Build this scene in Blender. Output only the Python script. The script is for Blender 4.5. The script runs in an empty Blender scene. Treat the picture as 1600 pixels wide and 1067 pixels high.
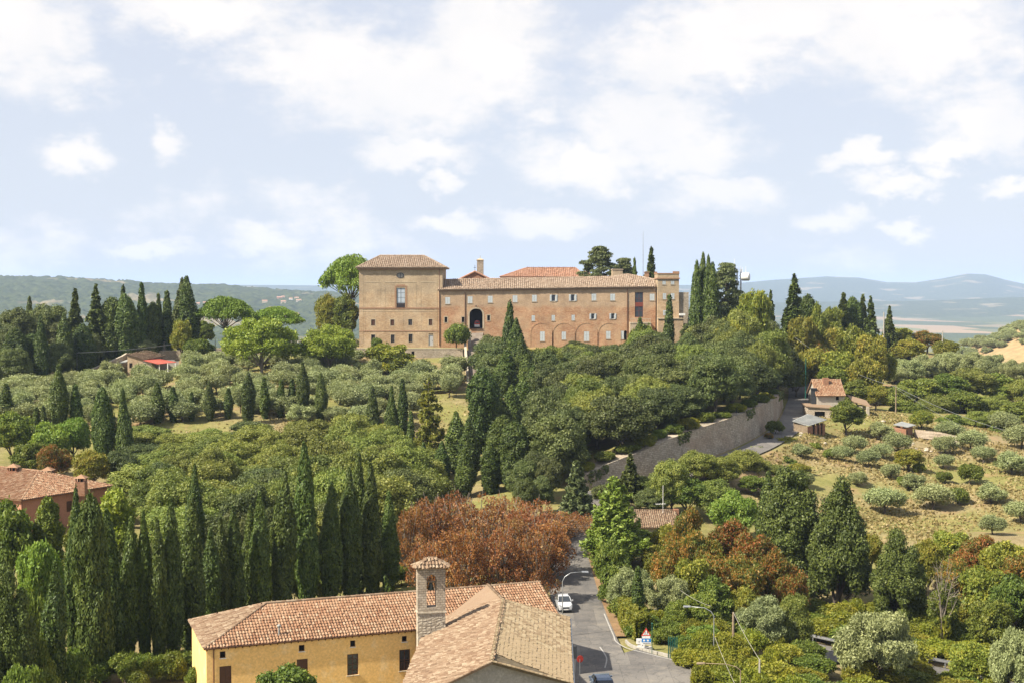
import bpy, math, random
import numpy as np
from mathutils import Vector, Matrix

# ------------------------------------------------------------------ camera
scene = bpy.context.scene
C = scene.collection
FPX, HOR, CAMZ = 2084.0, 455.0, 36.0
PITCH = math.atan((533.5 - HOR) / FPX)
cam_d = bpy.data.cameras.new('camera')
cam = bpy.data.objects.new('camera', cam_d)
C.objects.link(cam)
cam_d.sensor_width = 36.0
cam_d.lens = FPX / 1600.0 * 36.0
cam_d.clip_start = 0.5
cam_d.clip_end = 90000.0
cam.location = (0, 0, CAMZ)
cam.rotation_euler = (math.pi / 2 - PITCH, 0, 0)
scene.camera = cam

# ------------------------------------------------------------------ light
SUN = Vector((-0.88, -0.42, 1.0)).normalized()
EXPOSURE = 1.15
SKY_STRENGTH = 0.062
sun_d = bpy.data.lights.new('sun', 'SUN')
sun_d.energy = 5.0
sun_d.angle = math.radians(0.53)
sun_d.color = (1.0, 0.92, 0.78)
sun = bpy.data.objects.new('sun', sun_d)
C.objects.link(sun)
sun.location = (-100, -60, 200)
sun.rotation_euler = SUN.to_track_quat('Z', 'Y').to_euler()
vs = scene.view_settings
vs.view_transform = 'Standard'
vs.look = 'None'
vs.exposure = EXPOSURE
vs.gamma = 1.0
vs.use_curve_mapping = False
scene.cycles.max_bounces = 6
scene.cycles.diffuse_bounces = 3
scene.cycles.transmission_bounces = 3
scene.cycles.volume_bounces = 1
scene.cycles.transparent_max_bounces = 6

world = bpy.data.worlds.new('World')
scene.world = world
world.use_nodes = True
def build_sky():
    nt = world.node_tree
    N = nt.nodes
    L = nt.links
    N.clear()
    def math_(op, a, b=None, clamp=False):
        n = N.new('ShaderNodeMath'); n.operation = op; n.use_clamp = clamp
        for i, v in enumerate((a, b)):
            if v is None: continue
            if hasattr(v, 'node'): L.new(v, n.inputs[i])
            else: n.inputs[i].default_value = v
        return n.outputs[0]
    out = N.new('ShaderNodeOutputWorld')
    bg = N.new('ShaderNodeBackground')
    L.new(bg.outputs[0], out.inputs[0])
    sky = N.new('ShaderNodeTexSky')
    sky.sky_type = 'NISHITA'
    sky.sun_disc = False
    sky.sun_elevation = math.asin(SUN.z)
    sky.sun_rotation = math.atan2(SUN.x, SUN.y)
    sky.altitude = 400
    sky.air_density = 1.0
    sky.dust_density = 1.6
    sky.ozone_density = 1.0
    tc = N.new('ShaderNodeTexCoord')
    sep = N.new('ShaderNodeSeparateXYZ')
    L.new(tc.outputs['Generated'], sep.inputs[0])
    az = math_('ARCTAN2', sep.outputs[0], sep.outputs[1])
    el = math_('ARCSINE', sep.outputs[2])
    # billowing edges: the direction is pushed about by two octaves of noise
    uv = N.new('ShaderNodeCombineXYZ')
    L.new(az, uv.inputs[0]); L.new(el, uv.inputs[1])
    def noise(scale, detail, rough, vec):
        n = N.new('ShaderNodeTexNoise'); n.inputs['Scale'].default_value = scale
        n.inputs['Detail'].default_value = detail; n.inputs['Roughness'].default_value = rough
        L.new(vec, n.inputs['Vector']); return n
    stretch = N.new('ShaderNodeVectorMath'); stretch.operation = 'MULTIPLY'
    stretch.inputs[1].default_value = (1.0, 1.7, 1.0)
    L.new(uv.outputs[0], stretch.inputs[0])
    wn = noise(20, 7, 0.6, stretch.outputs[0])
    sub = N.new('ShaderNodeVectorMath'); sub.operation = 'SUBTRACT'
    L.new(wn.outputs['Color'], sub.inputs[0]); sub.inputs[1].default_value = (0.5, 0.5, 0.5)
    scl = N.new('ShaderNodeVectorMath'); scl.operation = 'SCALE'
    L.new(sub.outputs[0], scl.inputs[0]); scl.inputs['Scale'].default_value = 0.062
    add = N.new('ShaderNodeVectorMath'); add.operation = 'ADD'
    L.new(uv.outputs[0], add.inputs[0]); L.new(scl.outputs[0], add.inputs[1])
    # cumulus banks: centre x, y, half width, half height in photograph pixels
    blobs = [(520, 110, 150, 60), (640, 140, 210, 70), (760, 70, 110, 100), (330, 30, 150, 45), (40, 70, 90, 80),
             (650, 230, 85, 26), (122, 255, 46, 30), (262, 226, 26, 26), (702, 278, 30, 18), (420, 368, 70, 24),
             (230, 388, 75, 16), (700, 355, 60, 20), (855, 350, 80, 22), (1080, 90, 170, 55), (1200, 40, 190, 60),
             (1010, 190, 120, 60), (920, 255, 110, 38), (1060, 235, 110, 45), (1420, 75, 170, 75), (1540, 215, 90, 50),
             (1400, 290, 60, 16), (1330, 260, 50, 17), (1120, 310, 90, 34), (1305, 340, 52, 22), (1415, 362, 36, 13),
             (1585, 305, 40, 15), (1480, 255, 60, 20), (1400, 20, 170, 50)]
    acc = None
    for (bx, by, rx, ry) in blobs:
        mp = N.new('ShaderNodeVectorMath'); mp.operation = 'SUBTRACT'
        L.new(add.outputs[0], mp.inputs[0])
        mp.inputs[1].default_value = (math.atan((bx - 800) / FPX), math.atan((HOR - by) / FPX), 0)
        sc = N.new('ShaderNodeVectorMath'); sc.operation = 'MULTIPLY'
        L.new(mp.outputs[0], sc.inputs[0])
        sc.inputs[1].default_value = (FPX / rx, FPX / ry, 0)
        ln = N.new('ShaderNodeVectorMath'); ln.operation = 'LENGTH'
        L.new(sc.outputs[0], ln.inputs[0])
        v = math_('SUBTRACT', 1.3, ln.outputs['Value'])
        acc = v if acc is None else math_('MAXIMUM', acc, v)
    # the same broken cumulus everywhere else
    rest = noise(6.5, 7, 0.55, stretch.outputs[0])
    restv = math_('MULTIPLY', math_('SUBTRACT', rest.outputs['Fac'], 0.545), 6.0)
    acc = math_('MAXIMUM', acc, restv)
    fine = noise(38, 7, 0.62, stretch.outputs[0])
    acc = math_('ADD', acc, math_('MULTIPLY', math_('SUBTRACT', fine.outputs['Fac'], 0.5), 1.5))
    mr = N.new('ShaderNodeMapRange'); mr.interpolation_type = 'SMOOTHSTEP'
    L.new(acc, mr.inputs[0]); mr.inputs[1].default_value = -0.12; mr.inputs[2].default_value = 0.90
    mr.inputs[3].default_value = 0.0; mr.inputs[4].default_value = 0.90
    mask = mr.outputs[0]
    # cloud bodies: bright tops, greyer cores
    body = noise(11, 4, 0.5, uv.outputs[0])
    cr = N.new('ShaderNodeValToRGB')
    cr.color_ramp.elements[0].position = 0.3; cr.color_ramp.elements[0].color = (0.445, 0.435, 0.430, 1)
    cr.color_ramp.elements[1].position = 0.62; cr.color_ramp.elements[1].color = (0.515, 0.485, 0.455, 1)
    L.new(body.outputs['Fac'], cr.inputs[0])
    skys = N.new('ShaderNodeVectorMath'); skys.operation = 'SCALE'
    L.new(sky.outputs[0], skys.inputs[0]); skys.inputs['Scale'].default_value = SKY_STRENGTH
    # thin summer veil over the whole sky
    veil = N.new('ShaderNodeMix'); veil.data_type = 'RGBA'
    veil.inputs[0].default_value = 0.78
    L.new(skys.outputs[0], veil.inputs[6]); veil.inputs[7].default_value = (0.358, 0.371, 0.414, 1)
    mx = N.new('ShaderNodeMix'); mx.data_type = 'RGBA'
    L.new(mask, mx.inputs[0]); L.new(veil.outputs[2], mx.inputs[6]); L.new(cr.outputs[0], mx.inputs[7])
    L.new(mx.outputs[2], bg.inputs[0])
    bg.inputs[1].default_value = 1.0
build_sky()

# ------------------------------------------------------------------ helpers
rng = np.random.default_rng(7)
random.seed(7)
CT, ST = math.cos(PITCH), math.sin(PITCH)
def P(px, py, Y):
    """the point at distance Y that the photograph shows at pixel (px, py)"""
    cx, cy = (px - 800.0) / FPX, -(py - 533.5) / FPX
    dy, dz = CT + cy * ST, -ST + cy * CT
    t = Y / dy
    return Vector((cx * t, Y, CAMZ + dz * t))
def X(px, Y): return P(px, HOR, Y).x
def Zp(py, Y): return P(800, py, Y).z

def mesh_np(name, V, F, mat=None, smooth=False):
    """V (n,3) array, F (m,k) array or list of such arrays"""
    Fs = F if isinstance(F, list) else [F]
    Fs = [np.asarray(f, dtype=np.int32) for f in Fs if len(f)]
    me = bpy.data.meshes.new(name)
    V = np.asarray(V, dtype=np.float32)
    me.vertices.add(len(V)); me.vertices.foreach_set('co', V.ravel())
    nl = sum(f.size for f in Fs); nf = sum(len(f) for f in Fs)
    me.loops.add(nl); me.polygons.add(nf)
    me.loops.foreach_set('vertex_index', np.concatenate([f.ravel() for f in Fs]))
    starts, tot = [], 0
    for f in Fs:
        starts.append(tot + np.arange(len(f)) * f.shape[1]); tot += f.size
    me.polygons.foreach_set('loop_start', np.concatenate(starts).astype(np.int32))
    if smooth: me.polygons.foreach_set('use_smooth', np.ones(nf, dtype=bool))
    me.update(calc_edges=True)
    if mat: me.materials.append(mat)
    return me
def link(name, me, parent=None, loc=None):
    o = bpy.data.objects.new(name, me); C.objects.link(o)
    if parent is not None: o.parent = parent
    if loc is not None: o.location = loc
    return o
def empty(name, loc=(0, 0, 0), rz=0.0):
    o = bpy.data.objects.new(name, None); C.objects.link(o)
    o.location = loc; o.rotation_euler = (0, 0, rz); o.empty_display_size = 0.3
    return o
def tag(o, label=None, cat=None, group=None, kind=None):
    if label: o['label'] = label
    if cat: o['category'] = cat
    if group: o['group'] = group
    if kind: o['kind'] = kind
    return o

class MB:
    """collects shapes in world (or thing) coordinates, builds ONE mesh object"""
    def __init__(s): s.v = []; s.f = []
    def add(s, vs, fs):
        b = len(s.v); s.v += [tuple(v) for v in vs]; s.f += [tuple(i + b for i in f) for f in fs]; return s
    def box(s, x0, x1, y0, y1, z0, z1):
        return s.add([(x0,y0,z0),(x1,y0,z0),(x1,y1,z0),(x0,y1,z0),(x0,y0,z1),(x1,y0,z1),(x1,y1,z1),(x0,y1,z1)],
                     [(0,3,2,1),(4,5,6,7),(0,1,5,4),(1,2,6,5),(2,3,7,6),(3,0,4,7)])
    def hexa(s, p):   # 8 corners, bottom ring then top ring
        return s.add(p, [(0,3,2,1),(4,5,6,7),(0,1,5,4),(1,2,6,5),(2,3,7,6),(3,0,4,7)])
    def prism(s, poly, z0, z1):
        n = len(poly)
        return s.add([(x,y,z0) for x,y in poly] + [(x,y,z1) for x,y in poly],
                     [tuple(reversed(range(n))), tuple(range(n,2*n))] + [(i,(i+1)%n,n+(i+1)%n,n+i) for i in range(n)])
    def slab(s, pts, d):   # planar polygon of 3d points thickened by vector d
        n = len(pts); d = Vector(d)
        return s.add([Vector(p) for p in pts] + [Vector(p) + d for p in pts],
                     [tuple(range(n)), tuple(reversed(range(n,2*n)))] + [(i,n+i,n+(i+1)%n,(i+1)%n) for i in range(n)])
    def beam(s, a, b, w, h=None):
        a, b = Vector(a), Vector(b); h = h or w
        d = (b - a).normalized(); up = Vector((0,0,1)) if abs(d.z) < 0.95 else Vector((0,1,0))
        sx = d.cross(up).normalized() * w/2; sy = sx.cross(d).normalized() * h/2
        return s.hexa([a-sx-sy, a+sx-sy, a+sx+sy, a-sx+sy, b-sx-sy, b+sx-sy, b+sx+sy, b-sx+sy])
    def tube(s, pts, rad, seg=6, cap=True):
        pts = [Vector(p) for p in pts]; n = len(pts)
        if not hasattr(rad, '__len__'): rad = [rad] * n
        V = []; F = []; ref = None
        for i, p in enumerate(pts):
            d = (pts[min(i+1,n-1)] - pts[max(i-1,0)]).normalized()
            if ref is None:
                ref = d.cross(Vector((0.31,0.17,1)) if abs(d.z) < 0.9 else Vector((1,0.2,0))).normalized()
            a = (ref - d * ref.dot(d)).normalized(); b = d.cross(a); ref = a
            for k in range(seg):
                t = 2*math.pi*k/seg; V.append(p + (a*math.cos(t) + b*math.sin(t)) * rad[i])
        for i in range(n-1):
            for k in range(seg):
                F.append((i*seg+k, i*seg+(k+1)%seg, (i+1)*seg+(k+1)%seg, (i+1)*seg+k))
        if cap: F += [tuple(reversed(range(seg))), tuple(range((n-1)*seg, n*seg))]
        return s.add(V, F)
    def lathe(s, c, prof, seg=10, sx=1.0, sy=1.0):   # prof: list of (r, z)
        V = []; F = []; n = len(prof)
        for (r, z) in prof:
            for k in range(seg):
                t = 2*math.pi*k/seg; V.append((c[0]+r*math.cos(t)*sx, c[1]+r*math.sin(t)*sy, c[2]+z))
        for i in range(n-1):
            for k in range(seg): F.append((i*seg+k, i*seg+(k+1)%seg, (i+1)*seg+(k+1)%seg, (i+1)*seg+k))
        F += [tuple(reversed(range(seg))), tuple(range((n-1)*seg, n*seg))]
        return s.add(V, F)
    def xform(s, M):
        s.v = [tuple(M @ Vector(v)) for v in s.v]; return s
    def mesh(s, name, mat, smooth=False):
        me = bpy.data.meshes.new(name); me.from_pydata(s.v, [], s.f); me.update()
        if smooth: me.polygons.foreach_set('use_smooth', [True]*len(me.polygons))
        if mat: me.materials.append(mat)
        return me
    def build(s, name, mat, parent=None, smooth=False):
        o = link(name, s.mesh(name, mat, smooth))
        if parent is not None:
            o.parent = parent
            o.matrix_parent_inverse = parent_matrix(parent).inverted()
        return o
def parent_matrix(p):
    M = Matrix.LocRotScale(p.location, p.rotation_euler, p.scale)
    if p.parent is not None: M = parent_matrix(p.parent) @ p.matrix_parent_inverse @ M
    return M
def bez(pts, n=6):
    """Catmull-Rom through points"""
    pts = [np.array(p, float) for p in pts]; out = []
    for i in range(len(pts)-1):
        p0 = pts[max(i-1,0)]; p1 = pts[i]; p2 = pts[i+1]; p3 = pts[min(i+2,len(pts)-1)]
        for k in range(n):
            t = k/n
            out.append(0.5*((2*p1)+(-p0+p2)*t+(2*p0-5*p1+4*p2-p3)*t*t+(-p0+3*p1-3*p2+p3)*t**3))
    out.append(pts[-1]); return np.array(out)

# ------------------------------------------------------------------ materials
ALB = 0.76
def alb(c): return tuple(ALB*v for v in c)
def newmat(name):
    m = bpy.data.materials.new(name); m.use_nodes = True
    nt = m.node_tree; b = nt.nodes['Principled BSDF']
    return m, nt, b
def ramp(nt, fac, cols):
    r = nt.nodes.new('ShaderNodeValToRGB'); e = r.color_ramp.elements
    while len(e) < len(cols): e.new(0.5)
    for i, (p, c) in enumerate(cols): e[i].position = p; e[i].color = (*c, 1)
    nt.links.new(fac, r.inputs[0]); return r.outputs[0]
def mixc(nt, fac, a, b, mode='MIX'):
    m = nt.nodes.new('ShaderNodeMix'); m.data_type = 'RGBA'; m.blend_type = mode
    for s, v in ((0, fac), (6, a), (7, b)):
        if hasattr(v, 'node'): nt.links.new(v, m.inputs[s])
        else: m.inputs[s].default_value = v if s == 0 else (*v, 1)
    return m.outputs[2]
def tnoise(nt, scale, detail=4, rough=0.55, coord='Object', vec=None):
    n = nt.nodes.new('ShaderNodeTexNoise'); n.inputs['Scale'].default_value = scale
    n.inputs['Detail'].default_value = detail; n.inputs['Roughness'].default_value = rough
    if vec is None:
        tc = nt.nodes.new('ShaderNodeTexCoord'); vec = tc.outputs[coord]
    nt.links.new(vec, n.inputs['Vector']); return n.outputs['Fac']
def geo_pos(nt):
    return nt.nodes.new('ShaderNodeNewGeometry').outputs['Position']
def bump(nt, bsdf, h, strength=0.4, dist=0.05):
    b = nt.nodes.new('ShaderNodeBump'); b.inputs['Strength'].default_value = strength; b.inputs['Distance'].default_value = dist
    nt.links.new(h, b.inputs['Height']); nt.links.new(b.outputs[0], bsdf.inputs['Normal'])
def stain_mat(name, c0, c1, scale=0.6, fine=8.0, rough=0.85, c2=None, bstr=0.3):
    """surface with broad patches, fine grain and a little relief (world space)"""
    m, nt, b = newmat(name); pos = geo_pos(nt)
    n1 = tnoise(nt, scale, 5, 0.6, vec=pos); n2 = tnoise(nt, fine, 4, 0.7, vec=pos)
    c0, c1 = alb(c0), alb(c1); c2 = None if c2 is None else alb(c2)
    col = ramp(nt, n1, [(0.3, c0), (0.7, c1)])
    if c2 is not None: col = mixc(nt, ramp(nt, tnoise(nt, scale*2.3, 6, 0.65, vec=pos), [(0.52, (0,0,0)), (0.68, (1,1,1))]), col, c2)
    g = ramp(nt, n2, [(0.25, (0.72,0.72,0.72)), (0.75, (1.15,1.15,1.15))])
    col = mixc(nt, 1.0, col, g, 'MULTIPLY')
    nt.links.new(col, b.inputs['Base Color']); b.inputs['Roughness'].default_value = rough
    b.inputs['Specular IOR Level'].default_value = 0.25
    if bstr: bump(nt, b, n2, bstr, 0.03)
    return m
def plain(name, c, rough=0.6, metal=0.0, spec=0.4):
    m, nt, b = newmat(name); pos = geo_pos(nt)
    n = tnoise(nt, 6.0, 4, 0.6, vec=pos)
    col = mixc(nt, 1.0, c, ramp(nt, n, [(0.3, (0.72,0.72,0.72)), (0.7, (0.98,0.98,0.98))]), 'MULTIPLY')
    nt.links.new(col, b.inputs['Base Color'])
    b.inputs['Roughness'].default_value = rough; b.inputs['Metallic'].default_value = metal
    b.inputs['Specular IOR Level'].default_value = spec
    return m
LEAF_GAIN = {'cypress scale foliage': (1.38,1.36,0.95), 'holm oak leaves': (1.12,1.22,0.98), 'oak leaves': (1.55,1.60,1.30), 'olive leaves': (1.62,1.66,1.62), 'rusty chestnut leaves': (1.3,1.3,1.7), 'turning sumac leaves': (1.25,1.22,1.3), 'walnut leaves': (1.45,1.4,1.1), 'hedge leaves': (1.3,1.25,1.0), 'broadleaf green': (1.75,1.45,1.2), 'bright green leaves': (1.75,1.45,1.1), 'fir needles': (1.25,1.2,0.75), 'bramble leaves': (1.3,1.2,1.0), 'dry grass blades': (0.95,0.95,1.1)}
def leaf_mat(name, cols, hue=0.03, val=0.25, trans=0.28, clump=0.35, rough=0.55):
    g = LEAF_GAIN.get(name, (1.5, 1.45, 1.2)); cols = [(p, tuple(min(0.6, a*b*k) for a, b, k in zip(c, g, (1.0, 1.0, 0.72)))) for p, c in cols]
    """cols: ramp over leaves (random per leaf); clumps and whole trees differ a little"""
    m, nt, b = newmat(name)
    geo = nt.nodes.new('ShaderNodeNewGeometry')
    info = nt.nodes.new('ShaderNodeObjectInfo')
    tc = nt.nodes.new('ShaderNodeTexCoord')
    n = tnoise(nt, clump, 3, 0.6, vec=tc.outputs['Object'])
    add = nt.nodes.new('ShaderNodeMath'); add.operation = 'MULTIPLY_ADD'
    nt.links.new(geo.outputs['Random Per Island'], add.inputs[0]); add.inputs[1].default_value = 0.55
    mr = nt.nodes.new('ShaderNodeMapRange'); nt.links.new(n, mr.inputs[0])
    mr.inputs[1].default_value = 0.3; mr.inputs[2].default_value = 0.7; mr.inputs[3].default_value = 0.0; mr.inputs[4].default_value = 0.45
    nt.links.new(mr.outputs[0], add.inputs[2])
    col = ramp(nt, add.outputs[0], cols)
    hs = nt.nodes.new('ShaderNodeHueSaturation')
    r1 = nt.nodes.new('ShaderNodeMapRange'); nt.links.new(info.outputs['Random'], r1.inputs[0])
    r1.inputs[3].default_value = 0.5 - hue; r1.inputs[4].default_value = 0.5 + hue
    fr = nt.nodes.new('ShaderNodeMath'); fr.operation = 'FRACT'
    ml = nt.nodes.new('ShaderNodeMath'); ml.operation = 'MULTIPLY'; ml.inputs[1].default_value = 7.31
    nt.links.new(info.outputs['Random'], ml.inputs[0]); nt.links.new(ml.outputs[0], fr.inputs[0])
    r2 = nt.nodes.new('ShaderNodeMapRange'); nt.links.new(fr.outputs[0], r2.inputs[0])
    r2.inputs[3].default_value = 1 - val; r2.inputs[4].default_value = 1 + val
    nt.links.new(r1.outputs[0], hs.inputs['Hue']); nt.links.new(r2.outputs[0], hs.inputs['Value'])
    nt.links.new(col, hs.inputs['Color'])
    nt.links.new(hs.outputs[0], b.inputs['Base Color'])
    b.inputs['Roughness'].default_value = rough; b.inputs['Specular IOR Level'].default_value = 0.3
    tr = nt.nodes.new('ShaderNodeBsdfTranslucent')
    warm = mixc(nt, 1.0, hs.outputs[0], (1.25, 1.25, 0.6), 'MULTIPLY')
    nt.links.new(warm, tr.inputs['Color'])
    ms = nt.nodes.new('ShaderNodeMixShader'); ms.inputs[0].default_value = trans
    outn = nt.nodes['Material Output']
    nt.links.new(b.outputs[0], ms.inputs[1]); nt.links.new(tr.outputs[0], ms.inputs[2])
    nt.links.new(ms.outputs[0], outn.inputs['Surface'])
    return m
def tile_mat(name, cols, hi=(0.62,0.52,0.40), hi_amt=0.5):
    m, nt, b = newmat(name); pos = geo_pos(nt)
    cols = [(p, alb(c)) for p, c in cols]; hi = alb(hi)
    geo = nt.nodes.new('ShaderNodeNewGeometry')
    col = ramp(nt, geo.outputs['Random Per Island'], cols)
    n = tnoise(nt, 0.55, 5, 0.62, vec=pos)
    col = mixc(nt, ramp(nt, n, [(0.45, (0,0,0)), (0.75, (hi_amt,)*3)]), col, hi)
    n2 = tnoise(nt, 9.0, 4, 0.7, vec=pos)
    col = mixc(nt, 1.0, col, ramp(nt, n2, [(0.25, (0.65,0.62,0.6)), (0.7, (1.15,1.15,1.15))]), 'MULTIPLY')
    nt.links.new(col, b.inputs['Base Color']); b.inputs['Roughness'].default_value = 0.9
    b.inputs['Specular IOR Level'].default_value = 0.2
    return m
def masonry_mat(name, cols, mortar, scale, w, h, msize=0.015, patch=None, patch_sc=0.15, grad=None, bstr=0.5):
    """coursed masonry: brick pattern run along the wall (x+y) and height, patches of other render"""
    m, nt, b = newmat(name); pos = geo_pos(nt)
    cols = [(p, alb(c)) for p, c in cols]; mortar = alb(mortar); patch = None if patch is None else alb(patch)
    if grad is not None: grad = (grad[0], grad[1], alb(grad[2]))
    sp = nt.nodes.new('ShaderNodeSeparateXYZ'); nt.links.new(pos, sp.inputs[0])
    ad = nt.nodes.new('ShaderNodeMath'); ad.operation = 'ADD'
    nt.links.new(sp.outputs[0], ad.inputs[0]); nt.links.new(sp.outputs[1], ad.inputs[1])
    cb = nt.nodes.new('ShaderNodeCombineXYZ'); nt.links.new(ad.outputs[0], cb.inputs[0]); nt.links.new(sp.outputs[2], cb.inputs[1])
    nz = nt.nodes.new('ShaderNodeTexNoise'); nz.inputs['Scale'].default_value = 1.2; nt.links.new(pos, nz.inputs['Vector'])
    va = nt.nodes.new('ShaderNodeVectorMath'); va.operation = 'MULTIPLY_ADD'
    nt.links.new(nz.outputs['Color'], va.inputs[0]); va.inputs[1].default_value = (h*0.7,)*3; nt.links.new(cb.outputs[0], va.inputs[2])
    br = nt.nodes.new('ShaderNodeTexBrick'); nt.links.new(va.outputs[0], br.inputs['Vector'])
    br.inputs['Scale'].default_value = scale; br.inputs['Brick Width'].default_value = w; br.inputs['Row Height'].default_value = h
    br.inputs['Mortar Size'].default_value = msize; br.inputs['Mortar Smooth'].default_value = 0.4
    br.inputs['Color1'].default_value = (0.1,0.1,0.1,1); br.inputs['Color2'].default_value = (0.9,0.9,0.9,1); br.inputs['Mortar'].default_value = (0.5,0.5,0.5,1)
    col = ramp(nt, br.outputs['Color'], cols)
    n1 = tnoise(nt, patch_sc, 6, 0.65, vec=pos)
    if patch is not None:
        col = mixc(nt, ramp(nt, n1, [(0.44, (0,0,0)), (0.62, (0.75,0.75,0.75))]), col, patch)
    if grad is not None:    # another brick from height z0 up (later rebuilding), ragged line
        z0, z1, gc = grad
        nn = nt.nodes.new('ShaderNodeMath'); nn.operation = 'MULTIPLY_ADD'
        nt.links.new(tnoise(nt, 0.5, 5, 0.6, vec=pos), nn.inputs[0]); nn.inputs[1].default_value = 1.6; nt.links.new(sp.outputs[2], nn.inputs[2])
        mr = nt.nodes.new('ShaderNodeMapRange'); nt.links.new(nn.outputs[0], mr.inputs[0])
        mr.inputs[1].default_value = z0 + 0.8; mr.inputs[2].default_value = z1 + 0.8
        mr.inputs[4].default_value = 0.85
        col = mixc(nt, mr.outputs[0], col, gc)
    col = mixc(nt, br.outputs['Fac'], col, mortar)
    n2 = tnoise(nt, 3.0, 6, 0.7, vec=pos)
    col = mixc(nt, 1.0, col, ramp(nt, n2, [(0.25, (0.68,0.66,0.64)), (0.75, (1.18,1.18,1.18))]), 'MULTIPLY')
    n3 = tnoise(nt, 0.35, 5, 0.7, vec=pos)
    col = mixc(nt, 1.0, col, ramp(nt, n3, [(0.3, (0.74,0.73,0.73)), (0.7, (1.16,1.15,1.13))]), 'MULTIPLY')
    nt.links.new(col, b.inputs['Base Color']); b.inputs['Roughness'].default_value = 0.9
    b.inputs['Specular IOR Level'].default_value = 0.2
    inv = nt.nodes.new('ShaderNodeMath'); inv.operation = 'SUBTRACT'; nt.links.new(n2, inv.inputs[0]); nt.links.new(br.outputs['Fac'], inv.inputs[1])
    bump(nt, b, inv.outputs[0], bstr, 0.05)
    return m
M = {}
M['bark'] = stain_mat('bark', (0.09,0.07,0.05), (0.16,0.13,0.10), 2.0, 12.0)
M['bark_pale'] = stain_mat('pale bark', (0.22,0.18,0.14), (0.36,0.31,0.25), 2.0, 12.0)
M['cypress'] = leaf_mat('cypress scale foliage', [(0.0,(0.022,0.036,0.012)), (0.5,(0.045,0.070,0.022)), (1.0,(0.105,0.130,0.044))], 0.012, 0.22, 0.12, 0.6)
M['holm'] = leaf_mat('holm oak leaves', [(0.0,(0.038,0.048,0.020)), (0.5,(0.075,0.086,0.038)), (1.0,(0.165,0.165,0.085))], 0.015, 0.22, 0.18, 0.45)
M['oak'] = leaf_mat('oak leaves', [(0.0,(0.055,0.070,0.020)), (0.5,(0.100,0.115,0.036)), (1.0,(0.190,0.185,0.072))], 0.018, 0.2, 0.24, 0.45)
M['olive'] = leaf_mat('olive leaves', [(0.0,(0.085,0.098,0.055)), (0.5,(0.140,0.152,0.092)), (1.0,(0.250,0.260,0.170))], 0.012, 0.16, 0.2, 0.5)
M['walnut'] = leaf_mat('walnut leaves', [(0.0,(0.080,0.110,0.022)), (0.5,(0.140,0.180,0.042)), (1.0,(0.250,0.270,0.080))], 0.014, 0.14, 0.32, 0.5)
M['green'] = leaf_mat('broadleaf green', [(0.0,(0.035,0.060,0.016)), (0.5,(0.070,0.115,0.028)), (1.0,(0.150,0.195,0.055))], 0.018, 0.2, 0.3, 0.5)
M['bright'] = leaf_mat('bright green leaves', [(0.0,(0.055,0.110,0.025)), (0.5,(0.090,0.165,0.045)), (1.0,(0.160,0.230,0.075))], 0.01, 0.12, 0.32, 0.5)
M['bramble'] = leaf_mat('bramble leaves', [(0.0,(0.070,0.090,0.018)), (0.45,(0.150,0.175,0.030)), (0.8,(0.230,0.235,0.045)), (1.0,(0.340,0.300,0.080))], 0.02, 0.18, 0.35, 0.6)
M['rust'] = leaf_mat('rusty chestnut leaves', [(0.0,(0.085,0.034,0.014)), (0.4,(0.180,0.066,0.022)), (0.7,(0.240,0.110,0.036)), (0.85,(0.200,0.150,0.060)), (1.0,(0.330,0.230,0.120))], 0.012, 0.16, 0.3, 0.5)
M['amber'] = leaf_mat('turning sumac leaves', [(0.0,(0.060,0.085,0.022)), (0.42,(0.105,0.120,0.030)), (0.58,(0.215,0.130,0.036)), (0.85,(0.300,0.125,0.038)), (1.0,(0.350,0.150,0.052))], 0.02, 0.15, 0.3, 0.35)
M['yellowgreen'] = leaf_mat('yellowing robinia leaves', [(0.0,(0.065,0.085,0.020)), (0.5,(0.130,0.145,0.034)), (0.85,(0.220,0.200,0.050)), (1.0,(0.300,0.200,0.060))], 0.022, 0.18, 0.3, 0.4)
M['pine'] = leaf_mat('pine needles', [(0.0,(0.050,0.085,0.015)), (0.5,(0.090,0.145,0.026)), (1.0,(0.170,0.220,0.050))], 0.01, 0.12, 0.18, 0.7)
M['fir'] = leaf_mat('fir needles', [(0.0,(0.028,0.044,0.018)), (0.5,(0.055,0.078,0.030)), (1.0,(0.120,0.150,0.062))], 0.015, 0.2, 0.12, 0.7)
M['cedar'] = leaf_mat('cedar needles', [(0.0,(0.040,0.055,0.034)), (0.5,(0.070,0.090,0.052)), (1.0,(0.150,0.170,0.095))], 0.012, 0.12, 0.12, 0.7)
M['lightfir'] = leaf_mat('light green larch needles', [(0.0,(0.060,0.095,0.022)), (0.5,(0.115,0.165,0.040)), (1.0,(0.210,0.250,0.080))], 0.01, 0.1, 0.25, 0.7)
M['hedge'] = leaf_mat('hedge leaves', [(0.0,(0.060,0.085,0.015)), (0.5,(0.125,0.150,0.028)), (1.0,(0.240,0.230,0.055))], 0.015, 0.15, 0.28, 0.7)
M['drygrass'] = leaf_mat('dry grass blades', [(0.0,(0.160,0.135,0.050)), (0.5,(0.290,0.235,0.105)), (1.0,(0.400,0.330,0.170))], 0.02, 0.15, 0.2, 0.3)
TILE_A = tile_mat('terracotta pantiles', [(0.0,(0.27,0.135,0.075)), (0.45,(0.38,0.215,0.125)), (0.85,(0.43,0.275,0.172)), (1.0,(0.49,0.35,0.235))], (0.43,0.31,0.20), 0.45)
TILE_B = tile_mat('weathered cream pantiles', [(0.0,(0.20,0.125,0.078)), (0.35,(0.29,0.19,0.12)), (0.75,(0.35,0.25,0.165)), (1.0,(0.46,0.36,0.25))], (0.36,0.275,0.185), 0.5)
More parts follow.
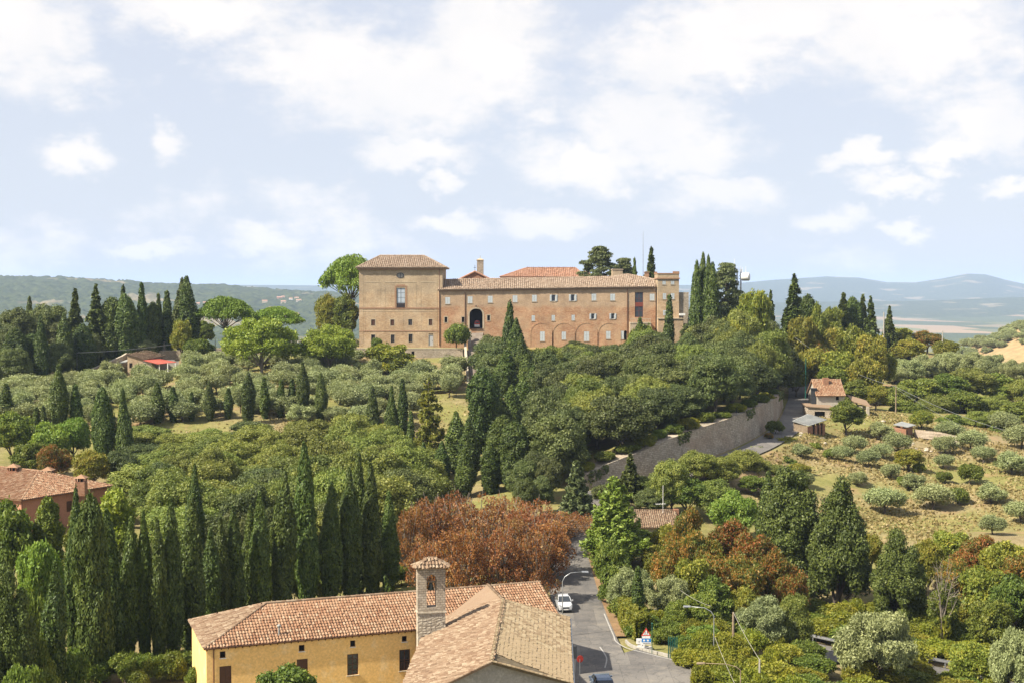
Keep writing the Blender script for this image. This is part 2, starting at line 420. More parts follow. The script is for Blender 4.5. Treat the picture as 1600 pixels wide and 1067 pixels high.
TILE_C = tile_mat('old mossy flat tiles', [(0.0,(0.30,0.21,0.12)), (0.5,(0.43,0.32,0.19)), (1.0,(0.54,0.43,0.27))], (0.42,0.34,0.19), 0.4)
TILE_D = tile_mat('convent pantiles', [(0.0,(0.30,0.21,0.145)), (0.5,(0.43,0.32,0.23)), (1.0,(0.54,0.43,0.33))], (0.47,0.37,0.27), 0.4)
TILE_E = tile_mat('salmon pantiles', [(0.0,(0.42,0.21,0.13)), (0.5,(0.54,0.29,0.185)), (1.0,(0.64,0.40,0.28))], (0.58,0.36,0.25), 0.4)
M['ochre'] = stain_mat('ochre render', (1.06,0.665,0.235), (1.15,0.75,0.30), 0.4, 5.0, 0.9, (1.12,0.80,0.40), 0.15)
M['pink'] = stain_mat('pink render', (0.46,0.215,0.135), (0.54,0.27,0.175), 0.5, 5.0, 0.9, None, 0.15)
M['rubble'] = masonry_mat('rubble stone', [(0.1,(0.40,0.33,0.25)), (0.5,(0.54,0.47,0.37)), (0.9,(0.66,0.58,0.47))], (0.33,0.28,0.22), 1.0, 0.38, 0.20, 0.03, (0.56,0.46,0.35), 0.3)
M['wallstone'] = masonry_mat('retaining wall stone', [(0.1,(0.40,0.34,0.26)), (0.5,(0.52,0.46,0.36)), (0.9,(0.64,0.57,0.46))], (0.34,0.29,0.22), 1.0, 0.55, 0.3, 0.04, (0.46,0.34,0.25), 0.12)
M['stone'] = stain_mat('pale limestone', (0.50,0.43,0.33), (0.66,0.58,0.46), 1.5, 7.0, 0.9, (0.42,0.35,0.26), 0.5)
M['greystone'] = stain_mat('grey render gable', (0.36,0.34,0.30), (0.46,0.43,0.38), 0.8, 5.0, 0.9, (0.52,0.49,0.43), 0.5)
M['brickwall'] = masonry_mat('convent brick', [(0.1,(0.44,0.215,0.115)), (0.5,(0.53,0.285,0.155)), (0.9,(0.60,0.37,0.215))], (0.54,0.37,0.24), 1.0, 0.6, 0.18, 0.02, (0.64,0.455,0.285), 0.2, (31.4, 32.3, (0.55,0.42,0.285)), 0.2)
M['towerbrick'] = masonry_mat('tower block brick', [(0.1,(0.47,0.305,0.168)), (0.5,(0.555,0.37,0.21)), (0.9,(0.625,0.445,0.268))], (0.56,0.45,0.32), 1.0, 0.6, 0.18, 0.02, (0.66,0.52,0.35), 0.17, (34.8, 36.0, (0.50,0.395,0.265)), 0.2)
M['redbrick'] = masonry_mat('red brick', [(0.1,(0.36,0.155,0.085)), (0.5,(0.44,0.205,0.12)), (0.9,(0.50,0.27,0.17))], (0.42,0.30,0.2), 1.0, 0.5, 0.16, 0.02, None, 0.1)
M['moulding'] = stain_mat('pale stone moulding', (0.50,0.40,0.27), (0.60,0.49,0.35), 1.5, 6.0, 0.9, None, 0.2)
M['brickband'] = stain_mat('brick string course', (0.36,0.205,0.12), (0.44,0.27,0.17), 1.5, 6.0, 0.9, None, 0.2)
M['shutter'] = plain('pale grey blue shutter', (0.54,0.58,0.59), 0.6)
M['brownwood'] = plain('dark brown woodwork', (0.085,0.035,0.018), 0.5)
M['glass'] = plain('window glass', (0.035,0.042,0.050), 0.08, 0.0, 0.6)
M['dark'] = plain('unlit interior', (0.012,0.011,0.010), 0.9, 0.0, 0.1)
M['pipe'] = plain('copper downpipe', (0.16,0.075,0.04), 0.5, 0.3)
M['white'] = plain('white paint', (0.78,0.77,0.74), 0.5)
M['grey'] = plain('galvanised steel', (0.42,0.43,0.44), 0.4, 0.6)
M['darkgrey'] = plain('dark grey metal', (0.06,0.065,0.07), 0.4, 0.3)
M['greenmetal'] = plain('green painted metal', (0.015,0.10,0.075), 0.5, 0.2)
M['red'] = plain('red sign face', (0.62,0.055,0.03), 0.45)
M['blue'] = plain('blue sign face', (0.03,0.22,0.58), 0.4)
M['black'] = plain('black rubber', (0.015,0.015,0.016), 0.8)
M['carwhite'] = plain('white car paint', (0.50,0.51,0.53), 0.22, 0.0, 0.6)
M['carblue'] = plain('blue grey car paint', (0.16,0.21,0.29), 0.2, 0.3, 0.6)
M['redroof'] = stain_mat('red painted sheet', (0.48,0.095,0.065), (0.56,0.15,0.105), 1.0, 6.0, 0.6, None, 0.1)
M['corrugated'] = stain_mat('grey corrugated sheet', (0.28,0.29,0.28), (0.42,0.42,0.39), 0.8, 6.0, 0.6, None, 0.2)
M['concretepost'] = stain_mat('concrete', (0.40,0.37,0.32), (0.50,0.47,0.41), 1.5, 8.0, 0.9)
M['paint'] = stain_mat('worn road paint', (0.38,0.36,0.33), (0.56,0.54,0.50), 2.0, 10.0, 0.8, (0.30,0.28,0.26), 0.0)
M['wood'] = stain_mat('weathered timber', (0.26,0.19,0.12), (0.40,0.31,0.21), 2.0, 10.0)
M['rail'] = plain('guard rail steel', (0.50,0.51,0.52), 0.35, 0.7)
def asphalt():
    m, nt, b = newmat('asphalt'); pos = geo_pos(nt)
    n1 = tnoise(nt, 0.16, 5, 0.6, vec=pos); n2 = tnoise(nt, 5.0, 6, 0.8, vec=pos)
    col = ramp(nt, n1, [(0.35, (0.090,0.084,0.079)), (0.65, (0.165,0.150,0.132))])
    col = mixc(nt, ramp(nt, tnoise(nt, 0.7, 6, 0.7, vec=pos), [(0.50, (0,0,0)), (0.68, (0.6,0.6,0.6))]), col, (0.205,0.178,0.145))
    br = nt.nodes.new('ShaderNodeTexBrick'); nt.links.new(pos, br.inputs['Vector']); br.inputs['Scale'].default_value = 1.0
    br.inputs['Brick Width'].default_value = 2.3; br.inputs['Row Height'].default_value = 7.5; br.inputs['Mortar Size'].default_value = 0.025
    br.inputs['Color1'].default_value = (0.72,0.72,0.74,1); br.inputs['Color2'].default_value = (1.1,1.1,1.08,1); br.inputs['Mortar'].default_value = (0.55,0.55,0.56,1)
    col = mixc(nt, 0.75, col, br.outputs['Color'], 'MULTIPLY')
    vo = nt.nodes.new('ShaderNodeTexVoronoi'); vo.feature = 'DISTANCE_TO_EDGE'; vo.inputs['Scale'].default_value = 0.42
    nz = nt.nodes.new('ShaderNodeTexNoise'); nz.inputs['Scale'].default_value = 0.9; nt.links.new(pos, nz.inputs['Vector'])
    va = nt.nodes.new('ShaderNodeVectorMath'); va.operation = 'MULTIPLY_ADD'; va.inputs[1].default_value = (2.2,2.2,0); nt.links.new(nz.outputs['Color'], va.inputs[0]); nt.links.new(pos, va.inputs[2])
    nt.links.new(va.outputs[0], vo.inputs['Vector'])
    col = mixc(nt, ramp(nt, vo.outputs['Distance'], [(0.0, (0.55,0.55,0.55)), (0.035, (0,0,0))]), col, (0.05,0.048,0.045))
    col = mixc(nt, 1.0, col, ramp(nt, n2, [(0.3, (0.75,0.75,0.75)), (0.7, (1.18,1.18,1.18))]), 'MULTIPLY')
    nt.links.new(col, b.inputs['Base Color']); b.inputs['Roughness'].default_value = 0.88
    bump(nt, b, n2, 0.2, 0.01); return m
M['asphalt'] = asphalt()
# ------------------------------------------------------------------ terrain
def pc(px, py, Y):
    p = P(px, py, Y); return (p.x, p.y, p.z)
CP = [(0,0,0),(-60,0,0),(60,0,-3),(-60,60,0),(0,60,0),(50,60,-4),(120,60,-9),(-120,60,2),(-120,0,2),(120,0,-6),
 (-80,120,1),(-40,120,0),(-20,120,0),(0,120,0),(12,120,0),(20,120,-0.3),(30,120,-2.2),(45,122,-4.5),(70,120,-6),(110,120,-8),
 (-90,145,1),(-50,145,0),(-20,145,0),(5,145,0),(12,145,0),(22,145,-1),(30,145,-3),(48,145,-4.6),(80,145,-5),(120,150,-6),
 (-80,165,1),(-40,165,0),(-10,165,0.3),(6,165,0.8),(14,165,0.2),(25,165,-2),(38,165,-3),(60,165,-3),(95,165,-2.5),
 (-80,190,0),(-40,190,-0.5),(-10,190,0.5),(10,192,2.8),(25,192,0.6),(45,190,-0.6),(70,190,0.2),(90,190,0.4),
 pc(1400,800,215),pc(1550,830,200),pc(1500,740,240),pc(1330,725,238),pc(1255,715,243),pc(1560,722,245),pc(1600,760,225),(120,215,0),(140,260,2),
 (-60,215,1),(-30,215,1),(-10,215,2),(-110,215,2),(-80,240,5),(-40,240,4),(-12,240,5),(0,240,6.5),
 (-71,232,6),(-95,255,9.5),(-40,262,9.5),(-10,262,8),(-5,290,13),(-100,290,12.5),(-72,300,14.6),(-40,300,15),(-25,300,13.8),
 (-91,335,15.3),(-72,335,17),(-40,330,17.4),(-25,330,17.4),(-130,320,13.5),(-100,352,19.5),(-60,365,20.5),(-150,350,17),(-160,300,11),(-150,240,6),(-140,190,2),
 (-30,340,18.4),(-15,337,18),(-13,310,15),(-42,352,21.4),(-30,352,21.4),(-15,352,21.4),(-42,390,21.4),(0,352,22),(30,352,22),(50,352,22),(0,395,22),(50,395,22),
 (10,340,18.5),(30,340,18.5),(10,325,14),(30,325,14.5),(-3,325,15.5),(10,300,11.5),(30,300,12.5),(10,270,9),(0,255,7.2),(0,225,5),
 (20,237,9.5),(30,252,11.5),(40,264,13),(48,288,14.3),(50,312,15.5),(54,340,19.5),(62,350,19),(70,375,18),(60,402,21),
 (80,300,9),(73,290,10),(95,290,7.2),(79,270,6.9),(107,320,9),(135,330,7),(90,330,9.5),(113,400,15.8),(150,420,14),(100,420,18.3),(90,400,17),(130,455,16),(80,440,19),
 (-150,430,12),(-80,430,9),(-20,440,8),(40,440,10),(100,500,4),(-100,500,-12),(0,500,-12),(160,520,-6),(-200,400,6),(-220,300,6),(-220,200,3)]
# road: centre line and heights
ROAD = bez([(9,40,0),(9,80,0),(8.9,110,0),(8.5,125,0),(8.0,138,0),(7.6,150,0.05),(7.2,165,0.8),(7.2,180,2.0),(9,195,3.3),(14.5,209,4.4),(25,216,5.6),
            (34,226.5,6.5),(45.3,243,7.8),(56.3,269.5,8.9),(64.6,300,10.0),(72,332,10.9),(79,370,14)], 6)
RW = 2.9
WALLB = bez([(11.5,212,4.4),(22.5,219.4,5.6),(31,229.4,6.5),(42.2,245.3,7.8),(53.2,271,8.9),(61.5,301,10.0)], 6)   # foot of the retaining wall
WALLH = np.interp(np.linspace(0,1,len(WALLB)), [0,0.12,0.3,0.5,0.72,0.9,1], [1.9,3.6,5.0,5.4,5.2,4.2,2.8])
LROAD = bez([(18,158,-1.6),(26,150,-2.7),(34.3,143,-3.1),(40.3,140,-3.6),(45,138,-4.0),(50,135.6,-4.5),(60,129,-5.6),(80,116,-7.2),(120,96,-9)], 6)
for p in ROAD[::3]: CP.append((p[0], p[1], p[2]))
for p in LROAD[::4]: CP.append((p[0], p[1], p[2]))
CP = np.array(CP, float)
def _U(r2): return 0.5 * r2 * np.log(r2 + 1e-9)
def _fit():
    n = len(CP); S = 100.0
    xy = CP[:, :2] / S
    d2 = ((xy[:, None] - xy[None]) ** 2).sum(-1)
    K = _U(d2) + np.eye(n) * 2e-3
    Pm = np.c_[np.ones(n), xy]
    A = np.block([[K, Pm], [Pm.T, np.zeros((3, 3))]])
    w = np.linalg.solve(A, np.r_[CP[:, 2], 0, 0, 0])
    return xy, w, S
_xy, _w, _S = _fit()
def near_h(x, y):
    q = np.c_[x, y] / _S
    out = np.empty(len(q))
    for i in range(0, len(q), 20000):
        b = q[i:i+20000]
        d2 = ((b[:, None] - _xy[None]) ** 2).sum(-1)
        out[i:i+20000] = _U(d2) @ _w[:-3] + _w[-3] + b @ _w[-2:]
    return np.clip(out, -20, 30)
def vnoise(x, y, s, seed=0):
    """value noise"""
    x = x / s; y = y / s
    xi = np.floor(x).astype(np.int64); yi = np.floor(y).astype(np.int64); fx = x - xi; fy = y - yi
    fx = fx*fx*(3-2*fx); fy = fy*fy*(3-2*fy)
    def h(a, b):
        n = (a * 374761393 + b * 668265263 + seed * 982451653) & 0x7fffffff
        n = ((n ^ (n >> 13)) * 1274126177) & 0x7fffffff
        return ((n ^ (n >> 16)) & 0xffff) / 65535.0
    return (h(xi,yi)*(1-fx)+h(xi+1,yi)*fx)*(1-fy) + (h(xi,yi+1)*(1-fx)+h(xi+1,yi+1)*fx)*fy
def far_h(x, y):
    z = -120 + 14*(vnoise(x,y,900,1)-0.5) + 30*(vnoise(x,y,2600,2)-0.5)
    px = 800 + FPX * x / np.maximum(y, 50)
    behind = np.clip(-y/3000, 0, 1)
    # wooded range to the left
    cl = np.interp(px, [-2500,-600,0,60,130,250,330,380,440,500,600,760,1000,1300], [140,128,100,95,84,61,58,50,40,36,24,0,-60,-115])
    prof = np.where(y < 5200, np.exp(-((y-5200)/1900.0)**2), np.exp(-((y-5200)/2500.0)**2))
    z = np.maximum(z, -120 + (cl+120)*prof*(0.93+0.1*vnoise(x,y,700,5)+0.04*vnoise(x,y,220,6)) - 4)
    # long blue mountains to the right
    cm = np.interp(px, [-3000,300,900,1000,1100,1170,1210,1290,1340,1385,1430,1470,1510,1540,1570,1600,1700,1900,2600,4000],
                   [446,446,449,447,446,441,437,431.5,434,442,442,436,428.5,430,438,444,438,446,440,446])
    zm = 36 + 14000*(455-cm)/FPX
    prof = np.where(y < 14000, np.exp(-((y-14000)/2300.0)**2), np.exp(-((y-14000)/6000.0)**2))
    z = np.maximum(z, -120 + (zm+120)*prof*(0.97+0.06*vnoise(x,y,800,8)))
    ch = np.interp(px, [700,1200,1350,1450,1600,1900], [-70,-50,-36,-28,-16,-40])
    z = np.maximum(z, -120 + (ch+120)*np.exp(-((y-9200)/1100.0)**2)*(0.85+0.3*vnoise(x,y,700,9)))
    # olive slope beyond the valley, right
    z = np.maximum(z, -120 + 172*np.exp(-((x-480)/330.0)**2-((y-780)/330.0)**2))
    return z
def poly_dist(x, y, line):
    """distance, signed side and height of the nearest point of a polyline"""
    best = np.full(len(x), 1e9); zz = np.zeros(len(x)); side = np.zeros(len(x)); tt = np.zeros(len(x))
    n = len(line)
    for i in range(n-1):
        a, b = line[i], line[i+1]; dx, dy = b[0]-a[0], b[1]-a[1]
        t = np.clip(((x-a[0])*dx+(y-a[1])*dy)/(dx*dx+dy*dy), 0, 1)
        d = np.hypot(x-a[0]-t*dx, y-a[1]-t*dy)
        m = d < best
        best = np.where(m, d, best); zz = np.where(m, a[2]+t*(b[2]-a[2]), zz)
        side = np.where(m, dx*(y-a[1])-dy*(x-a[0]), side); tt = np.where(m, (i+t)/(n-1), tt)
    return best, side, zz, tt
def sstep(a, b, x):
    t = np.clip((x-a)/(b-a), 0, 1); return t*t*(3-2*t)
def Hs(x, y, carve=True):
    x = np.asarray(x, float); y = np.asarray(y, float)
    out = np.maximum(np.maximum(-215-x, x-180), np.maximum(-60-y, y-470))
    w = sstep(0, 420, out)
    h = np.where(w < 1, near_h(x, y), 0)*(1-w) + np.where(w > 0, far_h(x, y), 0)*w
    if carve:
        h = h + (1-w)*0.5*(vnoise(x,y,7,3)-0.5)
        for line, rw in ((ROAD, RW), (LROAD, 2.6)):
            d, s, z, t = poly_dist(x, y, line)
            k = sstep(rw+0.8, rw+5.5, d)
            h = (z-0.25)*(1-k) + h*k
        # the bank held up by the retaining wall
        d, s, z, t = poly_dist(x, y, WALLB)
        top = z + np.interp(t, np.linspace(0,1,len(WALLH)), WALLH) - 0.35
        inside = (s > 0) & (d < 16) & (t > 0.001) & (t < 0.999)
        k = sstep(5, 16, d)
        h = np.where(inside & (d > 2.3), np.maximum(h, top)*(1-k) + h*k, h)
        # terrace in front of the convent and the platform it stands on
        h = np.where((x > -43) & (x < -13.2) & (y > 344.4) & (y < 400), 21.2, h)
        h = np.where((x >= -13.2) & (x < 52) & (y > 352) & (y < 400), np.maximum(h, 22.0), h)
    return h
def H(x, y): return float(Hs(np.array([x]), np.array([y]))[0])
def ground_mat():
    m, nt, b = newmat('hillside ground'); pos = geo_pos(nt)
    n1 = tnoise(nt, 0.045, 6, 0.6, vec=pos); n2 = tnoise(nt, 0.5, 6, 0.7, vec=pos); n3 = tnoise(nt, 4.0, 5, 0.75, vec=pos)
    dry = ramp(nt, n2, [(0.3, (0.18,0.14,0.07)), (0.55, (0.255,0.20,0.105)), (0.75, (0.32,0.26,0.15))])
    grn = ramp(nt, n2, [(0.3, (0.135,0.14,0.042)), (0.7, (0.25,0.225,0.078))])
    col = mixc(nt, ramp(nt, n1, [(0.40, (0,0,0)), (0.56, (1,1,1))]), dry, grn)
    col = mixc(nt, ramp(nt, tnoise(nt, 0.16, 6, 0.65, vec=pos), [(0.55, (0,0,0)), (0.70, (0.8,0.8,0.8))]), col, (0.30,0.18,0.10))
    col = mixc(nt, 1.0, col, ramp(nt, n3, [(0.25, (0.66,0.66,0.66)), (0.75, (1.2,1.2,1.2))]), 'MULTIPLY')
    nt.links.new(col, b.inputs['Base Color']); b.inputs['Roughness'].default_value = 0.95
    b.inputs['Specular IOR Level'].default_value = 0.1
    bump(nt, b, n3, 0.6, 0.12); return m
def far_mat():
    m, nt, b = newmat('valley woods and fields'); pos = geo_pos(nt)
    sp = nt.nodes.new('ShaderNodeSeparateXYZ'); nt.links.new(pos, sp.inputs[0])
    flat = nt.nodes.new('ShaderNodeVectorMath'); flat.operation = 'MULTIPLY'; flat.inputs[1].default_value = (1.0, 0.42, 0.0)
    nt.links.new(pos, flat.inputs[0])
    vo = nt.nodes.new('ShaderNodeTexVoronoi'); vo.inputs['Scale'].default_value = 0.0031; vo.inputs['Randomness'].default_value = 0.9
    nt.links.new(flat.outputs[0], vo.inputs['Vector'])
    sx = nt.nodes.new('ShaderNodeSeparateColor'); nt.links.new(vo.outputs['Color'], sx.inputs[0])
    fields = ramp(nt, sx.outputs[0], [(0.0, (0.06,0.075,0.035)), (0.40, (0.075,0.09,0.04)), (0.45, (0.22,0.16,0.10)), (0.62, (0.28,0.205,0.13)), (0.66, (0.09,0.10,0.045)), (1.0, (0.15,0.15,0.07))])
    wood = ramp(nt, tnoise(nt, 0.035, 5, 0.75, vec=pos), [(0.35, (0.020,0.030,0.012)), (0.65, (0.075,0.090,0.035))])
    # woods on the slopes, fields on the valley floor
    wn = nt.nodes.new('ShaderNodeMath'); wn.operation = 'MULTIPLY_ADD'
    nt.links.new(tnoise(nt, 0.0016, 5, 0.6, vec=pos), wn.inputs[0]); wn.inputs[1].default_value = 90.0; nt.links.new(sp.outputs[2], wn.inputs[2])
    mr = nt.nodes.new('ShaderNodeMapRange'); nt.links.new(wn.outputs[0], mr.inputs[0]); mr.inputs[1].default_value = -66; mr.inputs[2].default_value = -58
    col = mixc(nt, mr.outputs[0], fields, wood)
    clear = ramp(nt, tnoise(nt, 0.0032, 4, 0.5, vec=pos), [(0.60, (0,0,0)), (0.66, (0.75,0.75,0.75))])
    col = mixc(nt, clear, col, (0.24,0.195,0.12))
    nt.links.new(col, b.inputs['Base Color']); b.inputs['Roughness'].default_value = 1.0; b.inputs['Specular IOR Level'].default_value = 0.0
    return m
def knoll_mat():
    m, nt, b = newmat('ploughed red slope'); pos = geo_pos(nt)
    n = tnoise(nt, 0.012, 5, 0.6, vec=pos); n2 = tnoise(nt, 0.2, 5, 0.7, vec=pos)
    col = ramp(nt, n, [(0.35, (0.29,0.18,0.10)), (0.5, (0.33,0.235,0.125)), (0.62, (0.17,0.17,0.085)), (0.75, (0.145,0.15,0.075))])
    col = mixc(nt, 1.0, col, ramp(nt, n2, [(0.3, (0.75,0.75,0.75)), (0.7, (1.15,1.15,1.15))]), 'MULTIPLY')
    nt.links.new(col, b.inputs['Base Color']); b.inputs['Roughness'].default_value = 1.0; b.inputs['Specular IOR Level'].default_value = 0.0
    return m
def grid_faces(nu, nv, wrap=False):
    i = np.arange(nv-1)[:, None]*nu; j = np.arange(nu if wrap else nu-1)[None]
    j2 = (j+1) % nu
    return np.stack([(i+j), (i+j2), (i+nu+j2), (i+nu+j)], -1).reshape(-1, 4)
gx = np.arange(-330, 300.1, 1.75); gy = np.arange(-60, 560.1, 1.75)
GX, GY = np.meshgrid(gx, gy)
GZ = Hs(GX.ravel(), GY.ravel())
ground = link('ground', mesh_np('ground', np.c_[GX.ravel(), GY.ravel(), GZ], grid_faces(len(gx), len(gy)), ground_mat(), True))
tag(ground, kind='structure')
def valley():
    az = np.concatenate([np.linspace(-180,-34,50)[:-1], np.linspace(-34,34,480), np.linspace(34,180,50)[1:-1]])*math.pi/180
    r = np.concatenate([np.geomspace(330,1500,60)[:-1], np.linspace(1500,5600,150)[:-1], np.geomspace(5600,40000,80)])
    A, R = np.meshgrid(az, r)
    x = (R*np.sin(A)).ravel(); y = (R*np.cos(A)).ravel()
    z = Hs(x, y, False)
    inside = (x > -326) & (x < 296) & (y > -56) & (y < 556)
    z = np.where(inside, z-6, z)
    far = sstep(900, 1500, y) * (1-sstep(6500, 8000, y)) * sstep(-100, -40, z)
    z = z + far*(14*(rng.random(len(z))-0.5) + 10*(vnoise(x,y,40,11)-0.5))
    # curvature-free plain runs on to the horizon
    me = mesh_np('valley', np.c_[x,y,z], grid_faces(len(az), len(r), True)[:, ::-1], far_mat(), True)
    o = link('valley', me); tag(o, kind='structure')
    return o
valley()
# nearer olive slope beyond the valley (a sheet of its own, just above the valley)
def slope_sheet():
    xs = np.arange(150, 620, 6.0); ys = np.arange(560, 1000, 6.0)
    A, B = np.meshgrid(xs, ys)
    z = Hs(A.ravel(), B.ravel(), False) + 0.8 + 1.2*vnoise(A.ravel(), B.ravel(), 30, 4)
    o = link('olive_slope', mesh_np('olive_slope', np.c_[A.ravel(), B.ravel(), z], grid_faces(len(xs), len(ys)), knoll_mat(), True))
    tag(o, kind='structure')
slope_sheet()

def strip(name, line, w0, w1, dz, mat, kind='structure'):
    line = np.asarray(line); V = []
    for i, p in enumerate(line):
        d = line[min(i+1,len(line)-1)]-line[max(i-1,0)]; n = np.array([-d[1], d[0]])/np.hypot(d[0], d[1])
        V += [(p[0]+n[0]*w0, p[1]+n[1]*w0, p[2]+dz), (p[0]+n[0]*w1, p[1]+n[1]*w1, p[2]+dz)]
    F = [(2*i+1, 2*i+3, 2*i+2, 2*i) if w0 > w1 else (2*i, 2*i+2, 2*i+3, 2*i+1) for i in range(len(line)-1)]
    o = link(name, mesh_np(name, np.array(V), np.array(F), mat)); tag(o, kind=kind)
    return o
strip('road', ROAD, RW, -RW, 0.0, M['asphalt'])
strip('lower_road', LROAD, 2.6, -2.6, 0.0, M['asphalt'])
# the mouth of the side road, where the carriageway widens to the right
mouth = [(11.2,131.8),(12.6,133.2),(14.2,131.2),(16.5,129.0),(19.5,127.0),(23.5,125.0),(28.5,122.5),(32,118),(30,100),(11.2,100)]
mb = MB(); cx = sum(p[0] for p in mouth)/len(mouth); cy = sum(p[1] for p in mouth)/len(mouth)
mb.add([(cx,cy,0.004)]+[(x,y,0.004 if x < 16 else min(0.004,-0.02*(x-16)-0.02)) for x,y in mouth], [(0,(i+1)%len(mouth)+1,i+1) for i in range(len(mouth))])
mo = mb.build('junction_road', M['asphalt']); tag(mo, kind='structure')
edge = bez([(11.2,100,0)]+[(10.6,118,0)], 2)
# painted lines: continuous edge line on the right, curving into the junction
def offs(line, o):
    line = np.asarray(line); out = []
    for i, p in enumerate(line):
        d = line[min(i+1,len(line)-1)]-line[max(i-1,0)]; n = np.array([-d[1], d[0]])/np.hypot(d[0], d[1])
        out.append((p[0]+n[0]*o, p[1]+n[1]*o, p[2]))
    return np.array(out)
right_edge = [p for p in offs(ROAD, -(RW-0.25)) if 136 < p[1] < 172][::-1]
line = bez(list(right_edge[-7:]) + [(11.6,133.6,0),(13.6,131.4,0),(16.2,128.8,0),(19.5,126.6,-0.05),(23.5,124.6,-0.15)], 5)
strip('edge_line', line, 0.07, -0.07, 0.012, M['paint'])
lefte_unused = [p for p in offs(ROAD, RW-0.25) if 118 < p[1] < 172]
cl = bez([(8.9,126.5,0),(9.3,130,0),(8.9,134,0)], 4)
strip('centre_line', cl, 0.07, -0.07, 0.010, M['paint'])
# dirt verge between the road and the hedge
verge = [p for p in offs(ROAD, -(RW+0.55)) if 137.5 < p[1] < 175]
strip('verge', verge, 0.56, -0.5, 0.02, stain_mat('leaf litter verge', (0.24,0.14,0.07), (0.36,0.23,0.12), 0.8, 8.0, 0.95, (0.20,0.17,0.08)))
# ------------------------------------------------------------------ plants
def unit(a): return a/np.maximum(np.linalg.norm(a, axis=-1, keepdims=True), 1e-9)
def sphere(n): return unit(rng.normal(size=(n, 3)))
def leaves(pos, nrm, size, aspect=1.6, jitter=0.7, along=None, align=0.0):
    """one four-cornered leaf (or spray of leaves) per point"""
    n = len(pos)
    nn = unit(nrm*(1-jitter) + sphere(n)*jitter)
    t = sphere(n)
    if along is not None: t = unit(t*(1-align) + along*align)
    t = unit(t - nn*(t*nn).sum(-1, keepdims=True)); b = np.cross(nn, t)
    s = (size*(0.6+0.8*rng.random(n)))[:, None] if np.ndim(size) == 0 else size[:, None]
    a = t*s*aspect*0.5; c = b*s*0.5
    bend = nn*s*0.12
    V = np.stack([pos-a, pos+c*0.9+bend, pos+a, pos-c*0.9+bend], 1).reshape(-1, 3)
    F = np.arange(4*n).reshape(-1, 4)
    return V, F
def lobe_leaves(cen, rad, n, size, aspect=1.5, down=0.35, shell=0.3, jitter=0.65, core=0.12, along=None, align=0.0, cull=0.72):
    """leaves on the outside of overlapping lobes (cen (L,3), rad (L,3))"""
    cen = np.asarray(cen, float); rad = np.asarray(rad, float)
    w = (rad[:,0]*rad[:,2]); w = w/w.sum()
    k = rng.choice(len(cen), n, p=w)
    d = sphere(n)
    d[:,2] = np.where((d[:,2] < 0) & (rng.random(n) > down), -d[:,2], d[:,2])
    r = 1-shell*rng.random(n)**1.5
    pos = cen[k] + d*rad[k]*r[:,None]
    keep = np.ones(n, bool)
    for i in range(len(cen)):
        q = (((pos-cen[i])/rad[i])**2).sum(-1)
        keep &= ~((q < cull*cull) & (k != i))
    pos, nr = pos[keep], unit((d/rad[k])[keep])
    V, F = leaves(pos, nr, size, aspect, jitter, along, align)
    if core:
        m = int(n*core); k = rng.choice(len(cen), m, p=w); d = sphere(m)
        V2, F2 = leaves(cen[k]+d*rad[k]*(0.35+0.3*rng.random(m))[:,None], d, size*2.6, 1.2, 0.8)
        F = np.r_[F, F2+len(V)]; V = np.r_[V, V2]
    return V, F
def limbs(mb, base, ends, r0, r1=0.03, sag=0.1, seg=5, wig=0.06):
    for e in ends:
        b = Vector(base); e = Vector(e); L = (e-b).length
        mid = b.lerp(e, 0.5) + Vector((random.uniform(-wig,wig)*L, random.uniform(-wig,wig)*L, sag*L*random.uniform(0.3,1)))
        q = b.lerp(mid, 0.5) + Vector((random.uniform(-wig,wig), random.uniform(-wig,wig), 0))*L*0.3
        mb.tube([b, q, mid, mid.lerp(e,0.55), e], [r0, r0*0.8, r0*0.6, r0*0.35+r1*0.5, r1], seg, False)
PROTO = {}
def proto(kind, trunk_mb, crown, leafmat, h, w, bark='bark', extra=None):
    V, F = crown
    PROTO.setdefault(kind, []).append(dict(trunk=trunk_mb.mesh('trunk', M[bark], True) if trunk_mb else None,
        crown=mesh_np('crown', V, F, M[leafmat]), h=h, w=w))
